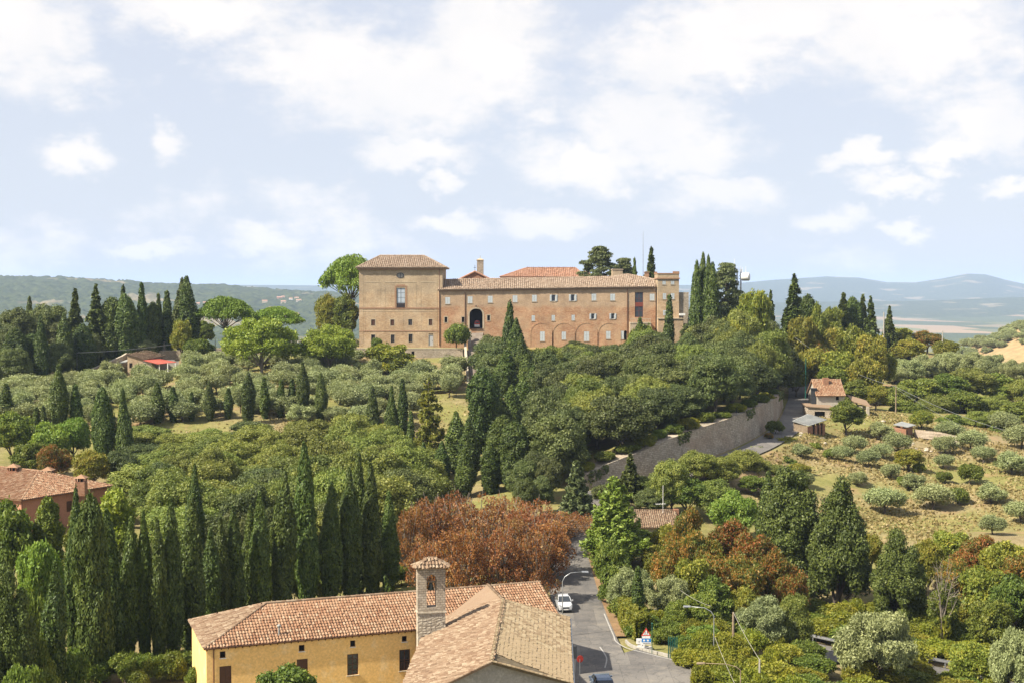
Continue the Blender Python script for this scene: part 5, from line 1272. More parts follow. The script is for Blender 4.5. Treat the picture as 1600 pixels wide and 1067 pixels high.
# retaining wall along the climbing road
def retaining():
    t = empty('retaining_wall', (32, 231, 6)); tag(t, 'long curved stone retaining wall above the climbing road', 'wall')
    m = MB(); mc = MB(); n = len(WALLB)
    def fr(i):
        d = WALLB[min(i+1,n-1)]-WALLB[max(i-1,0)]; return Vector((-d[1], d[0], 0)).normalized()
    for i in range(n-1):
        a, b = Vector(WALLB[i]), Vector(WALLB[i+1]); na, nb = fr(i)*3.4, fr(i+1)*3.4; ha, hb = Vector((0,0,WALLH[i])), Vector((0,0,WALLH[i+1])); dn = Vector((0,0,-1))
        la, lb = fr(i)*0.35, fr(i+1)*0.35
        m.add([a+dn, b+dn, b+lb+hb, a+la+ha, a+na+ha, b+nb+hb], [(0,1,2,3),(3,2,5,4)])
        u = Vector((0,0,.003)); v = Vector((0,0,.12))
        mc.hexa([a+la*.8+ha+u, b+lb*.8+hb+u, b+nb+hb+u, a+na+ha+u, a+la*.8+ha+v, b+lb*.8+hb+v, b+nb+hb+v, a+na+ha+v])
    i = n-1; a = Vector(WALLB[i]); m.add([a-Vector((0,0,1)), a+fr(i)*3.4-Vector((0,0,1)), a+fr(i)*3.4+Vector((0,0,WALLH[i])), a+fr(i)*.35+Vector((0,0,WALLH[i]))], [(0,1,2,3)])
    m.build('wall', M['wallstone'], t); mc.build('coping', M['wallstone'], t)
    for i in range(3, n-1, 3):
        a = Vector(WALLB[i])+fr(i)*0.75+Vector((0,0,WALLH[i])); mm = MB(); mm.tube([a-Vector((0,0,.2)), a+Vector((0,0,1.5))], 0.04, 5); mm.build('fence_post', M['darkgrey'], t)
    # ivy and weeds hanging over the edge
    V = []; F = []; base = 0
    for i in range(n-1):
        for _ in range(60):
            k = random.random(); a = Vector(WALLB[i]).lerp(Vector(WALLB[i+1]), k)+fr(i)*random.uniform(.2,.5)+Vector((0,0,WALLH[i]))
            if vnoise(np.array([a.x]), np.array([a.y]), 6, 44)[0] < (0.62 if i < n*0.6 else 0.45): continue
            L = random.random()**2*1.6; V.append((a.x-fr(i).x*.25, a.y-fr(i).y*.25, a.z+0.25-L))
    V = np.array(V); vv, ff = leaves(V, np.tile([0.3,-1.0,0.3],(len(V),1)), 0.42, 1.4, 0.5)
    o = link('hanging_ivy', mesh_np('hanging_ivy', vv, ff, M['holm']), t); o.matrix_parent_inverse = parent_matrix(t).inverted(); tag(o, kind='stuff')
retaining()
# ------------------------------------------------------------------ yellow house and chapel in the foreground
def yellow_house():
    ang = math.radians(20.3); u = Vector((math.cos(ang), math.sin(ang), 0)); v = Vector((-u.y, u.x, 0)); O = Vector((-26.15, 112.0, 0))
    t = empty('yellow_house', (O.x, O.y, 0)); tag(t, 'long yellow rendered house with hipped terracotta roof in the foreground', 'house')
    L, D, ze, zr, hip = 32.7, 10.4, 5.75, 8.0, 6.2
    q = lambda a, b, z: O+u*a+v*b+Vector((0,0,z))
    EL, ER, BL, BR = q(0,0,ze), q(L,0,ze), q(0,D,ze), q(L,D,ze); RL, RR = q(hip,D/2,zr), q(L,D/2,zr-0.1)
    tiles('roof', [EL,ER,RR,RL], TILE_A, t, 0.27, 0.40, 0.16)
    tiles('roof', [BL,EL,RL], TILE_B, t, 0.27, 0.40, 0.16)
    tiles('roof', [BR,BL,RL,RR], TILE_A, t, 0.27, 0.40, 0.16)
    ridge('ridge_tiles', RL, RR, TILE_B, t, 0.14, 0.45); ridge('hip_tiles', EL, RL, TILE_B, t, 0.14, 0.45); ridge('hip_tiles', BL, RL, TILE_B, t, 0.14, 0.45)
    i = 0.24; j0 = 0.10; c = [q(i,j0,0), q(L-0.3,j0,0), q(L-0.3,D-i,0), q(i,D-i,0)]
    f = Face(c[0][:2], c[1][:2]); R = f.rect
    attic = [R(343.5,352.5,1017,1027.5), R(467,476,1007,1017), R(547.2,555.3,1000,1010), R(628,635.8,993,1002)]
    big = [R(343,361.6,1040,1072), R(463.8,481,1029,1060), R(542.6,560,1021,1054), R(624,641,1014,1047)]
    m = MB(); f.wall(m, -1.5, ze-0.18, attic+big, 0.28)
    for A, B in ((c[1],c[2]),(c[2],c[3]),(c[3],c[0])): Face(A[:2],B[:2]).wall(m, -1.5, ze-0.18)
    m.add([q(L-.3,i,ze-.18), q(L-.3,D-i,ze-.18), q(L-.3,D/2,zr-.2)], [(0,1,2)]); m.build('wall', M['ochre'], t)
    for r in attic:
        window(f, r, t, 'dark', depth=0.2); sill(f, r, t, M['white'], 0.05, 0.06, 0.05)
    for k, r in enumerate(big):
        window(f, r, t, ('leaf','leaf','tall','glazed')[k], depth=0.16); sill(f, r, t, M['stone'], 0.08, 0.08, 0.07)
    for k in (3,):
        r = big[k]; m = MB()
        for j in range(7):
            uu = r[0]+(r[1]-r[0])*(j+.5)/7; f.box(m, uu-.015, uu+.015, r[2], r[2]+(r[3]-r[2])*.4, -.06, -.03)
        f.box(m, r[0], r[1], r[2]+(r[3]-r[2])*.4, r[2]+(r[3]-r[2])*.4+.03, -.07, -.02); m.build('window_rail', M['brownwood'], t)
    g = MB(); g.tube([q(0.02,-0.06,ze-0.03), q(19.2,-0.06,ze-0.03)], 0.07, 6); g.build('gutter', M['pipe'], t)
    for a in (0.85, 18.75):
        g = MB(); g.tube([q(a,-0.05,ze-0.1), q(a,0.02,ze-0.4), q(a,0.02,-1)], 0.06, 6); g.build('downpipe', M['pipe'], t)
    w0 = hit(436,992,EL,plane_n(EL,ER,RR)); g = MB(); g.tube([w0-Vector((0,0,.2)), w0+Vector((0,0,.75))], 0.09, 8); g.lathe((w0.x,w0.y,w0.z+.75), [(0.16,0),(0.18,.12),(.08,.22)], 8); g.build('roof_vent', M['corrugated'], t)
    # eaves boarding
    for k in range(31):
        a = 0.3+k*0.6; MB().beam(q(a,-0.0+0.02,ze-0.2), q(a,0.10,ze-0.16), 0.08, 0.1).build('rafter_end', M['brownwood'], t)
yellow_house()
def chapel():
    t = empty('stone_chapel', (-1.2, 105, 0)); tag(t, 'stone chapel with weathered tile roof and bell gable beside the road', 'chapel')
    F_ = Vector((-1.47,95.6,9.25)); A = Vector((-0.75,114.9,9.25)); E0 = Vector((4.52,97.8,7.05)); E1 = Vector((5.12,117.4,7.05)); D0 = Vector((-8.4,93.2,6.5)); D1 = Vector((-7.6,113.2,6.5))
    nn = (A-F_).cross(E1-F_); E0.z = F_.z-(nn.x*(E0.x-F_.x)+nn.y*(E0.y-F_.y))/nn.z
    rs = MB().slab([E0,E1,A,F_], tuple(-plane_n(E0,E1,A)*0.2)).build('right_roof', stain_mat('roof bedding mortar', (0.13,0.10,0.06), (0.22,0.17,0.10), 2.0, 9.0), t)
    tiles('left_roof', [D1,D0,F_,A], TILE_B, t, 0.27, 0.36, 0.18, 0.5)
    B = Vector((-2.3,126.0,8.15)); Cc = Vector((-5.96,120.7,6.33)); 
    tiles('valley_roof', [D1,A,B,Cc][::1] if False else [Cc,D1+Vector((0,0,.02)),A,B], TILE_B, t, 0.27, 0.36, 0.16, 0.5)
    ridge('ridge_tiles', F_, A, TILE_C, t, 0.17, 0.4); ridge('ridge_tiles', A, B, TILE_B, t, 0.15, 0.42)
    # flat weathered tiles of the right slope, the nearest ones singly
    O, e, s, n, poly = roof_frame([E0,E1,A,F_]); var = []
    for k in range(5):
        w_, l_ = random.uniform(.36,.5), random.uniform(.34,.44); m = MB()
        j = lambda: random.uniform(-.03,.03)
        m.hexa([(-w_/2+j(),j(),0),(w_/2+j(),j(),0),(w_/2+j(),l_+j(),-.01),(-w_/2+j(),l_+j(),-.01),(-w_/2+j()*.5,j()+.01,.055),(w_/2,j()+.01,.05),(w_/2-.02,l_,.03),(-w_/2+.02,l_,.03)])
        me = m.mesh('roof_tile', TILE_C); var.append(me)
    cells = []
    rows = int(max(p[1] for p in poly)/0.33)+1
    for r in range(rows):
        b = r*0.33; a = random.uniform(0,.3)
        while a < poly[1][0]+0.5:
            wd = random.uniform(.38,.5)
            if in_poly(np.array([a]), np.array([b+.16]), poly)[0]: cells.append((a, b))
            a += wd
    Mx = Matrix((( e.x, s.x, n.x, 0),(e.y, s.y, n.y, 0),(e.z, s.z, n.z, 0),(0,0,0,1)))
    cells.sort(key=lambda c: (O+e*c[0]+s*c[1]).length)
    rest_v, rest_f = [], []
    mi = rs.matrix_world.inverted() if False else None
    for k, (a, b) in enumerate(cells):
        p = O+e*a+s*b+n*(0.012+random.uniform(0,.035)); me = random.choice(var)
        Q = Matrix.Translation(p) @ Mx @ Matrix.Rotation(random.uniform(-.09,.09),4,'Z') @ Matrix.Rotation(random.uniform(-.05,.05),4,'X')
        if k < 300:
            o = link('roof_tile', me, rs); o.matrix_parent_inverse = parent_matrix(rs).inverted(); o.matrix_basis = parent_matrix(rs).inverted() @ Q if False else Q
            o.matrix_parent_inverse = (parent_matrix(t) @ rs.matrix_parent_inverse).inverted()
        else:
            base = len(rest_v); rest_v += [tuple(Q @ x.co) for x in me.vertices]; rest_f += [tuple(base+i for i in f.vertices) for f in me.polygons]
    m = MB(); m.v = rest_v; m.f = rest_f; o = m.build('roof_tiles', TILE_C, rs); tag(o, kind='stuff')
    # walls
    m = MB(); fr = Face((-8.0,93.75),(4.2,98.15)); z0 = -1.0
    ua = (Vector((F_.x,F_.y+.35,0))-fr.A).dot(fr.d)
    m.add([fr.p(0,z0), fr.p(fr.L,z0), fr.p(fr.L,6.9), fr.p(ua,8.98), fr.p(0,6.38)], [(0,1,2,3,4)]); m.build('gable_wall', M['greystone'], t)
    m = MB(); Face((4.2,98.15),(4.8,117.2)).wall(m, z0, 6.85); Face((4.8,117.2),(-7.2,113.0)).wall(m, z0, 6.4); m.add([(4.8,117.2,6.8),(-0.75,114.8,9.0),(-7.2,113.0,6.4)],[(0,1,2)]); Face((-7.2,113.0),(-8.0,93.75)).wall(m, z0, 6.3); m.build('side_wall', M['rubble'], t)
    for pts in ([E0+Vector((.08,0,-.12)), E1+Vector((.08,0,-.12))],):
        m = MB(); m.tube(pts, 0.08, 6); m.build('gutter', M['grey'], t)
    m = MB(); m.tube([E0.lerp(E1,.02)+Vector((.05,0,-.2)), E0.lerp(E1,.02)+Vector((-.1,.3,-.6)), Vector((4.35,98.6,-1))], 0.06, 6); m.build('downpipe', M['pipe'], t)
    # verge tiles along the front gable
    ridge('verge_tiles', D0, F_, TILE_B, t, 0.12, 0.36); ridge('verge_tiles', E0, F_, TILE_C, t, 0.12, 0.36); ridge('verge_tiles', E1, A, TILE_C, t, 0.12, 0.36)
    # a small stained-glass round window in the gable
    # --- bell gable
    ang = math.radians(11); d = Vector((math.cos(ang), math.sin(ang), 0)); p0 = P(652.6,955,112.4); p0.z = 0; W = 44.2*112.6/FPX
    f = Face(p0[:2], (p0+d*W)[:2]); zl = f.px(675,955)[1]; zt = f.px(675,885.5)[1]; D = 0.95
    bg = empty('bell_gable', (p0.x, p0.y, 0)); bg.parent = t; bg.matrix_parent_inverse = parent_matrix(t).inverted()
    op = f.rect(666.6,682.2,897.5,948.5); hole = (op[0], op[1], op[2], op[3], (op[1]-op[0])/2)
    m = MB(); f.wall(m, zl, zt, [hole], D)
    fb = Face(f.p(W,0,-D)[:2], f.p(0,0,-D)[:2]); fb.wall(m, zl, zt, [(W-op[1], W-op[0], op[2], op[3], hole[4])], 0.01)
    Face(f.p(W,0)[:2], f.p(W,0,-D)[:2]).wall(m, zl, zt); Face(f.p(0,0,-D)[:2], f.p(0,0)[:2]).wall(m, zl, zt)
    m.build('belfry', M['rubble'], t)
    m = MB(); f.box(m, -0.08, W+0.08, zl-0.12, zl-0.003, -D-0.08, 0.1); m.build('ledge', M['stone'], t)
    m = MB(); f.box(m, 0.0, W, -1, zl-0.13, -D, -0.06); m.build('bell_gable_base', M['stone'], t)
    # stones of the base, one by one
    var = []
    for k in range(6):
        m = MB(); w_, h_ = (0.30,0.36,0.42,0.48,0.34,0.40)[k], 0.19; j = lambda a=.02: random.uniform(-a,a)
        m.hexa([(0,0,0),(w_,0,0),(w_,.12,0),(0,.12,0),(0,0,h_),(w_,0,h_),(w_,.12,h_),(0,.12,h_)]); pts = []
        for x, y, z in m.v: pts.append((x+j(), y+(random.uniform(-.035,.01) if y == 0 else 0), z+j(.015)))
        m.v = pts; var.append((m.mesh('stone', M['stone']), w_))
    z = zl-0.13-0.21; r_ = 0
    while z > zl-4.2:
        uu = 0.0
        while uu < W-0.2:
            me, w_ = random.choice(var)
            if uu+w_ > W: sx = (W-uu)/w_
            elif W-uu-w_ < .16: sx = (W-uu)/w_
            else: sx = 1.0
            p = f.p(uu, z, 0.0)
            o = link('stone', me, t); o.matrix_parent_inverse = parent_matrix(t).inverted()
            o.location = p; o.rotation_euler = (0,0,ang); o.scale = (sx*.95, 1, 1); uu += w_*sx
        z -= 0.21
    # little tiled roof, a gable each way over the slab
    apex = f.px(675,873)[1]; c0 = f.p(-.28,zt,.35); c1 = f.p(W+.28,zt,.35); c2 = f.p(W+.28,zt,-D-.35); c3 = f.p(-.28,zt,-D-.35); ra = f.p(W*.40,apex,-D/2); rb = f.p(W*.60,apex,-D/2)
    for c in ([c0,c1,rb,ra],[c1,c2,rb],[c2,c3,ra,rb],[c3,c0,ra]): tiles('belfry_roof', c, TILE_B, t, 0.3, 0.36, 0.1, 0.5, 4, 0.03)
    ridge('ridge_tiles', ra, rb, TILE_B, t, 0.13, 0.3); ridge('ridge_tiles', c0, ra, TILE_B, t, 0.11, 0.3); ridge('ridge_tiles', c1, rb, TILE_B, t, 0.11, 0.3)
    # bell
    uc = (op[0]+op[1])/2; zb = op[3]-1.35; b = f.p(uc, zb, -D/2); m = MB()
    m.lathe(tuple(b), [(.30,0),(.27,.06),(.2,.25),(.17,.45),(.12,.56),(.03,.6)], 12); m.tube([b+Vector((0,0,.25)), b+Vector((0,0,-.08))], [.02,.05], 6); bo = m.build('bell', plain('bronze', (0.09,0.095,0.075), 0.45, 0.7), t, True)
    m = MB(); m.beam(f.p(op[0],zb+.68,-D/2), f.p(op[1],zb+.68,-D/2), .1, .14); m.build('yoke', M['wood'], bo)
    m = MB(); m.slab([f.p(W-.05,zl-1.9,.05), f.p(W+.15,zl-1.7,.05), f.p(.6,zl-2.45,.45), f.p(.5,zl-2.5,.3)], (0,0,-.08)); m.build('flashing', M['pipe'], t)
    bpy.data.objects.remove(bg)
chapel()
# ------------------------------------------------------------------ pink house, left
def pink_house():
    K0 = P(33,783,191); K0.z = 6.0; e = Vector((.52,.854,0)).normalized(); p = Vector((-e.y,e.x,0)); W, L, zr = 17.0, 22.0, 8.8
    t = empty('pink_house', (K0.x, K0.y, -1)); tag(t, 'pink rendered house with terracotta roof and three chimneys at the left edge', 'house')
    K1 = K0+e*W; K2 = K1+p*L; K3 = K0+p*L; T0 = K0+e*W/2+p*6.6; T0.z = zr; T1 = K0+e*W/2+p*(L-6.6); T1.z = zr
    tiles('roof', [K0,K1,T0], TILE_A, t, 0.34, 0.45, 0.18); tiles('roof', [K3,K0,T0,T1], TILE_A, t, 0.34, 0.45, 0.18); tiles('roof', [K1,K2,T1,T0], TILE_A, t, 0.34, 0.45, 0.18); tiles('roof', [K2,K3,T1], TILE_A, t, 0.34, 0.45, 0.18)
    for a, b in ((K0,T0),(K1,T0),(T0,T1)): ridge('ridge_tiles', a, b, TILE_A, t, 0.16, 0.45)
    i = 0.6; c = [K0+e*i+p*i, K1-e*i+p*i, K2-e*i-p*i, K3+e*i-p*i]; m = MB()
    f = Face(c[0][:2], c[1][:2]); g = Face(c[3][:2], c[0][:2]); h1 = [(3,4.1,3.0,4.6),(8,9.1,3.0,4.6),(12.5,13.6,3.0,4.6)]; h2 = [(g.L-3,g.L-1.9,3.0,4.6)]
    f.wall(m, -2, 5.8, h1, .25); g.wall(m, -2, 5.8, h2, .25); Face(c[1][:2],c[2][:2]).wall(m, -2, 5.8); Face(c[2][:2],c[3][:2]).wall(m, -2, 5.8); m.build('wall', M['pink'], t)
    for r in h1: window(f, r, t, 'leaf')
    for r in h2: window(g, r, t, 'shut', M['shutter'])
    m = MB(); m.tube([K0+Vector((0,0,-.1))+e*.3+p*.3, K0+e*.5+p*.5+Vector((0,0,-.6)), K0+e*.5+p*.5+Vector((0,0,-7))], .08, 6); m.build('downpipe', M['pipe'], t)
    m = MB(); m.tube([K0+Vector((0,0,-.1)), K1+Vector((0,0,-.1))], .09, 6); m.build('gutter', M['pipe'], t)
    for px_, yt, yb, Y in ((21,724,740,203),(75,729,745,203),(127,741,758,200)):
        q = P(px_,yb,Y); zt_ = Zp(yt+5,Y); m = MB(); w = .72
        m.box(q.x-w,q.x+w,Y-w,Y+w,q.z-1.5,zt_-.55)
        for dx in (-1,0,1):
            for dy in (-1,1): m.box(q.x+dx*w*.8-.1,q.x+dx*w*.8+.1,Y+dy*w*.8-.1,Y+dy*w*.8+.1,zt_-.55,zt_)
        ch = m.build('chimney', M['redbrick'], t)
        m = MB(); z = zt_+.003; m.add([(q.x-w*1.25,Y-w*1.25,z),(q.x+w*1.25,Y-w*1.25,z),(q.x+w*1.25,Y+w*1.25,z),(q.x-w*1.25,Y+w*1.25,z),(q.x,Y,z+.55)],[(0,3,2,1),(0,1,4),(1,2,4),(2,3,4),(3,0,4)]); m.build('chimney_cap', TILE_A, ch)
        m = MB(); m.box(q.x-w*.55,q.x+w*.55,Y-w*.55,Y+w*.55,zt_-.54,zt_-.01); m.build('flue', M['dark'], ch)
pink_house()
# ------------------------------------------------------------------ cottage with the red sheet roof, left
def cottage():
    Y = 333.0; t = empty('red_roofed_cottage', (X(222,Y), Y, H(X(222,Y),Y))); tag(t, 'small brick cottage with a bright red sheet roof in the olive grove', 'cottage')
    f = Face((X(198,Y),Y),(X(222.5,Y),Y)); zb = 13.5; za = f.px(198,553.5)[1]; zbR = f.px(222,562.5)[1]; R = f.rect
    hs = [R(202,207,567,575), R(210,216.5,570,584)]; m = MB(); f.wall(m, zb, zbR-.1, hs, .3); m.add([f.p(0,zbR-.1), f.p(f.L,zbR-.1), f.p(f.L,zbR), f.p(0,za)], [(0,1,2,3)])
    Face((X(198,Y),Y+7),(X(198,Y),Y)).wall(m, zb, za); m.build('brick_wall', M['towerbrick'], t)
    window(f, hs[0], t, 'glazed'); m = MB(); f.box(m, *hs[1], -.2, -.1); m.build('door', M['corrugated'], t)
    f2 = Face((X(222.6,Y),Y+.05),(X(235.5,Y),Y+.05)); hs2 = [f2.rect(224.5,228.5,568,573)]; z2 = f2.px(228,563.5)[1]; m = MB(); f2.wall(m, zb, z2, hs2, .25); m.build('pale_wall', M['stone'], t); window(f2, hs2[0], t, 'glazed')
    m = MB(); Face((X(235.5,Y),Y+.05),(X(235.5,Y),Y+6)).wall(m, zb, z2); Face((X(272,Y+5),Y+5),(X(222,Y+5),Y+5)).wall(m, zb, z2); f3 = Face((X(235.5,Y),Y+4),(X(272,Y),Y+4)); f3.wall(m, zb, z2-.3, [(1.0,2.6,zb+1,zb+2.6)], .3); m.build('porch_wall', M['concretepost'], t)
    tiles('tiled_roof', [f.p(-.3,za+.1,.3), f.p(f.L+.2,zbR+.1,.3), f.p(f.L+3.8,zbR+.75,-6.5), f.p(-.3+3.3,za+.25,-6.5)], TILE_B, t, 0.34, 0.45, 0.16)
    m = MB(); a, b, c, d = P(223,562.3,Y-.2), P(247,568.2,Y-1.6), P(276,565.2,Y-.4), P(248,560,Y+5); m.slab([a,b,c,d],(0,0,-.12))
    for k in range(1,9):
        p0, p1 = a.lerp(b,k/9), d.lerp(c,k/9); m.beam(p0+Vector((0,0,.03)), p1+Vector((0,0,.03)), .09, .05)
    m.build('red_sheet_roof', M['redroof'], t)
    for px_ in (249,262,274):
        q = P(px_,566.5,Y-1.0); mm = MB(); mm.box(q.x-.1,q.x+.1,q.y-.1,q.y+.1,zb,q.z-.1); mm.build('porch_post', M['white'], t)
    a, b = P(177,570.5,Y+1), P(197.6,564.8,Y+1); m = MB(); m.slab([a,b,b+Vector((0,4,.6)),a+Vector((0,4,.6))],(0,0,-.1)); m.build('lean_to_roof', M['corrugated'], t)
    for px_ in (179,190): q = P(px_,570,Y+1.2); mm = MB(); mm.box(q.x-.25,q.x+.25,q.y-.2,q.y+.2,zb-1,q.z-.05); mm.build('lean_to_post', M['concretepost'], t)
    q = P(253,553,Y+6); m = MB(); m.tube([(q.x,q.y,q.z-3),(q.x,q.y,q.z)], .12, 6); m.build('stove_pipe', M['darkgrey'], t)
cottage()
def garden_walls():
    def wall(pts, hgt, label, mat='rubble', th=.5):
        t = empty('garden_wall', pts[0]); tag(t, label, 'wall'); m = MB(); mc = MB()
        for a, b in zip(pts, pts[1:]):
            a, b = Vector(a), Vector(b); n = Vector((-(b-a).y,(b-a).x,0)).normalized()*th/2; dn = Vector((0,0,-hgt)); u = Vector((0,0,.003)); v = Vector((0,0,.15))
            m.hexa([a-n+dn,b-n+dn,b+n+dn,a+n+dn,a-n,b-n,b+n,a+n]); n2 = n*1.2; mc.hexa([a-n2+u,b-n2+u,b+n2+u,a+n2+u,a-n2+v,b-n2+v,b+n2+v,a+n2+v])
        m.build('wall', M[mat], t); mc.build('coping', M['stone'], t)
    wall([P(112,589,322),P(150,574,330),P(190,557,338),P(205,548,344)], 4.2, 'brown stone wall climbing left of the red-roofed cottage', 'wallstone')
    wall([P(225,549,347),P(290,548,347),P(352,546,347),P(430,546,346),P(500,546,344),P(558,548,342.5)], 4.0, 'long stone terrace wall behind the cottage and walnut trees', 'wallstone')
    wall([P(243,538,350),P(262,534,350)], 3.5, 'pale end wall of a ruin behind the cottage', 'stone', 1.0)
    t = empty('stone_steps', P(545,540,345)); tag(t, 'pale steps and low wall at the left foot of the convent block', 'steps')
    for k in range(5):
        q = P(538+k*3.4,541-k*2.2,344.5+k*.5); m = MB(); m.box(q.x-1.6,q.x+.9,q.y-.3,q.y+.6,q.z-2,q.z); m.build('step', M['stone'], t)
garden_walls()
# ------------------------------------------------------------------ stone house and sheds on the right slope
def stone_house():
    Y = 287.0; t = empty('stone_house', (X(1302,Y), Y, 10)); tag(t, 'small pale stone house with tiled roof beside the road bend', 'house')
    f = Face((X(1278.5,Y),Y),(X(1321.5,Y),Y)); ze = f.px(1300,617.5)[1]; hs = [f.rect(1306,1311,618.5,625)]; m = MB(); f.wall(m, 6, ze, hs, .3)
    zr = Zp(592.5,Y+4.3); g = Face((X(1321.5,Y),Y),(X(1321.5,Y),Y+8.6)); g.wall(m, 6, ze); m.add([g.p(0,ze),g.p(g.L,ze),g.p(g.L/2,zr-.1)],[(0,1,2)]); h = Face((X(1278.5,Y),Y+8.6),(X(1278.5,Y),Y)); h.wall(m, 6, ze); m.add([h.p(0,ze),h.p(h.L,ze),h.p(h.L/2,zr-.1)],[(0,1,2)])
    Face((X(1321.5,Y),Y+8.6),(X(1278.5,Y),Y+8.6)).wall(m, 6, ze); m.build('wall', stain_mat('pale lime render', (0.50,0.44,0.35),(0.62,0.56,0.46),.8,6), t); window(f, hs[0], t, 'dark')
    x0, x1 = X(1276.5,Y-.4), X(1323.5,Y-.4); a, b = Vector((x0,Y-.5,ze-.05)), Vector((x1,Y-.5,ze-.05)); c, d = Vector((x1,Y+4.3,zr)), Vector((x0,Y+4.3,zr))
    tiles('roof', [a,b,c,d], TILE_A, t, .34, .45, .18); tiles('roof', [b+Vector((0,9.6,0)),a+Vector((0,9.6,0)),d,c], TILE_A, t, .34, .45, .18); ridge('ridge_tiles', d, c, TILE_B, t, .16, .45)
    q = P(1290,590,Y+3); m = MB(); m.box(q.x-.6,q.x+.6,Y+2.5,Y+3.5,zr-1.6,q.z); m.build('chimney', M['redbrick'], t)
    a, b = P(1331,625.5,Y+1), P(1361,634.5,Y-1); m = MB(); m.slab([a,b,b+Vector((0,4,1)),a+Vector((0,4,1))],(0,0,-.2)); m.build('porch_roof', TILE_B, t)
    for px_ in (1356,1345): q = P(px_,633,Y-.6); mm = MB(); mm.box(q.x-.3,q.x+.3,q.y-.2,q.y+.2,6,q.z-.2); mm.build('porch_pillar', M['stone'], t)
    a, b = P(1262,634,Y-3), P(1302,637,Y-4); m = MB(); ff = Face(a[:2], b[:2]); hh = [ff.rect(1273,1289,642.5,651)]; ff.wall(m, 5, a.z-.1, hh, .4); Face((a.x,a.y+5),a[:2]).wall(m, 5, a.z-.1); m.build('annexe_wall', M['rubble'], t)
    m = MB(); ff.box(m, *hh[0], -.9, -.4); m.build('annexe_opening', M['dark'], t)
    m = MB(); m.slab([a+Vector((-.3,-.3,.05)), b+Vector((.3,-.3,.0)), b+Vector((.3,5,.3)), a+Vector((-.3,5,.3))],(0,0,-.2)); m.build('annexe_roof', TILE_B, t)
    q = P(1271,607,Y+1); m = MB(); m.box(q.x-.5,q.x+.5,Y+.6,Y+1.5,8,q.z); m.box(q.x-.7,q.x+.7,Y+.4,Y+1.7,q.z+.003,q.z+.15); m.build('outdoor_oven_flue', M['darkgrey'], t)
stone_house()
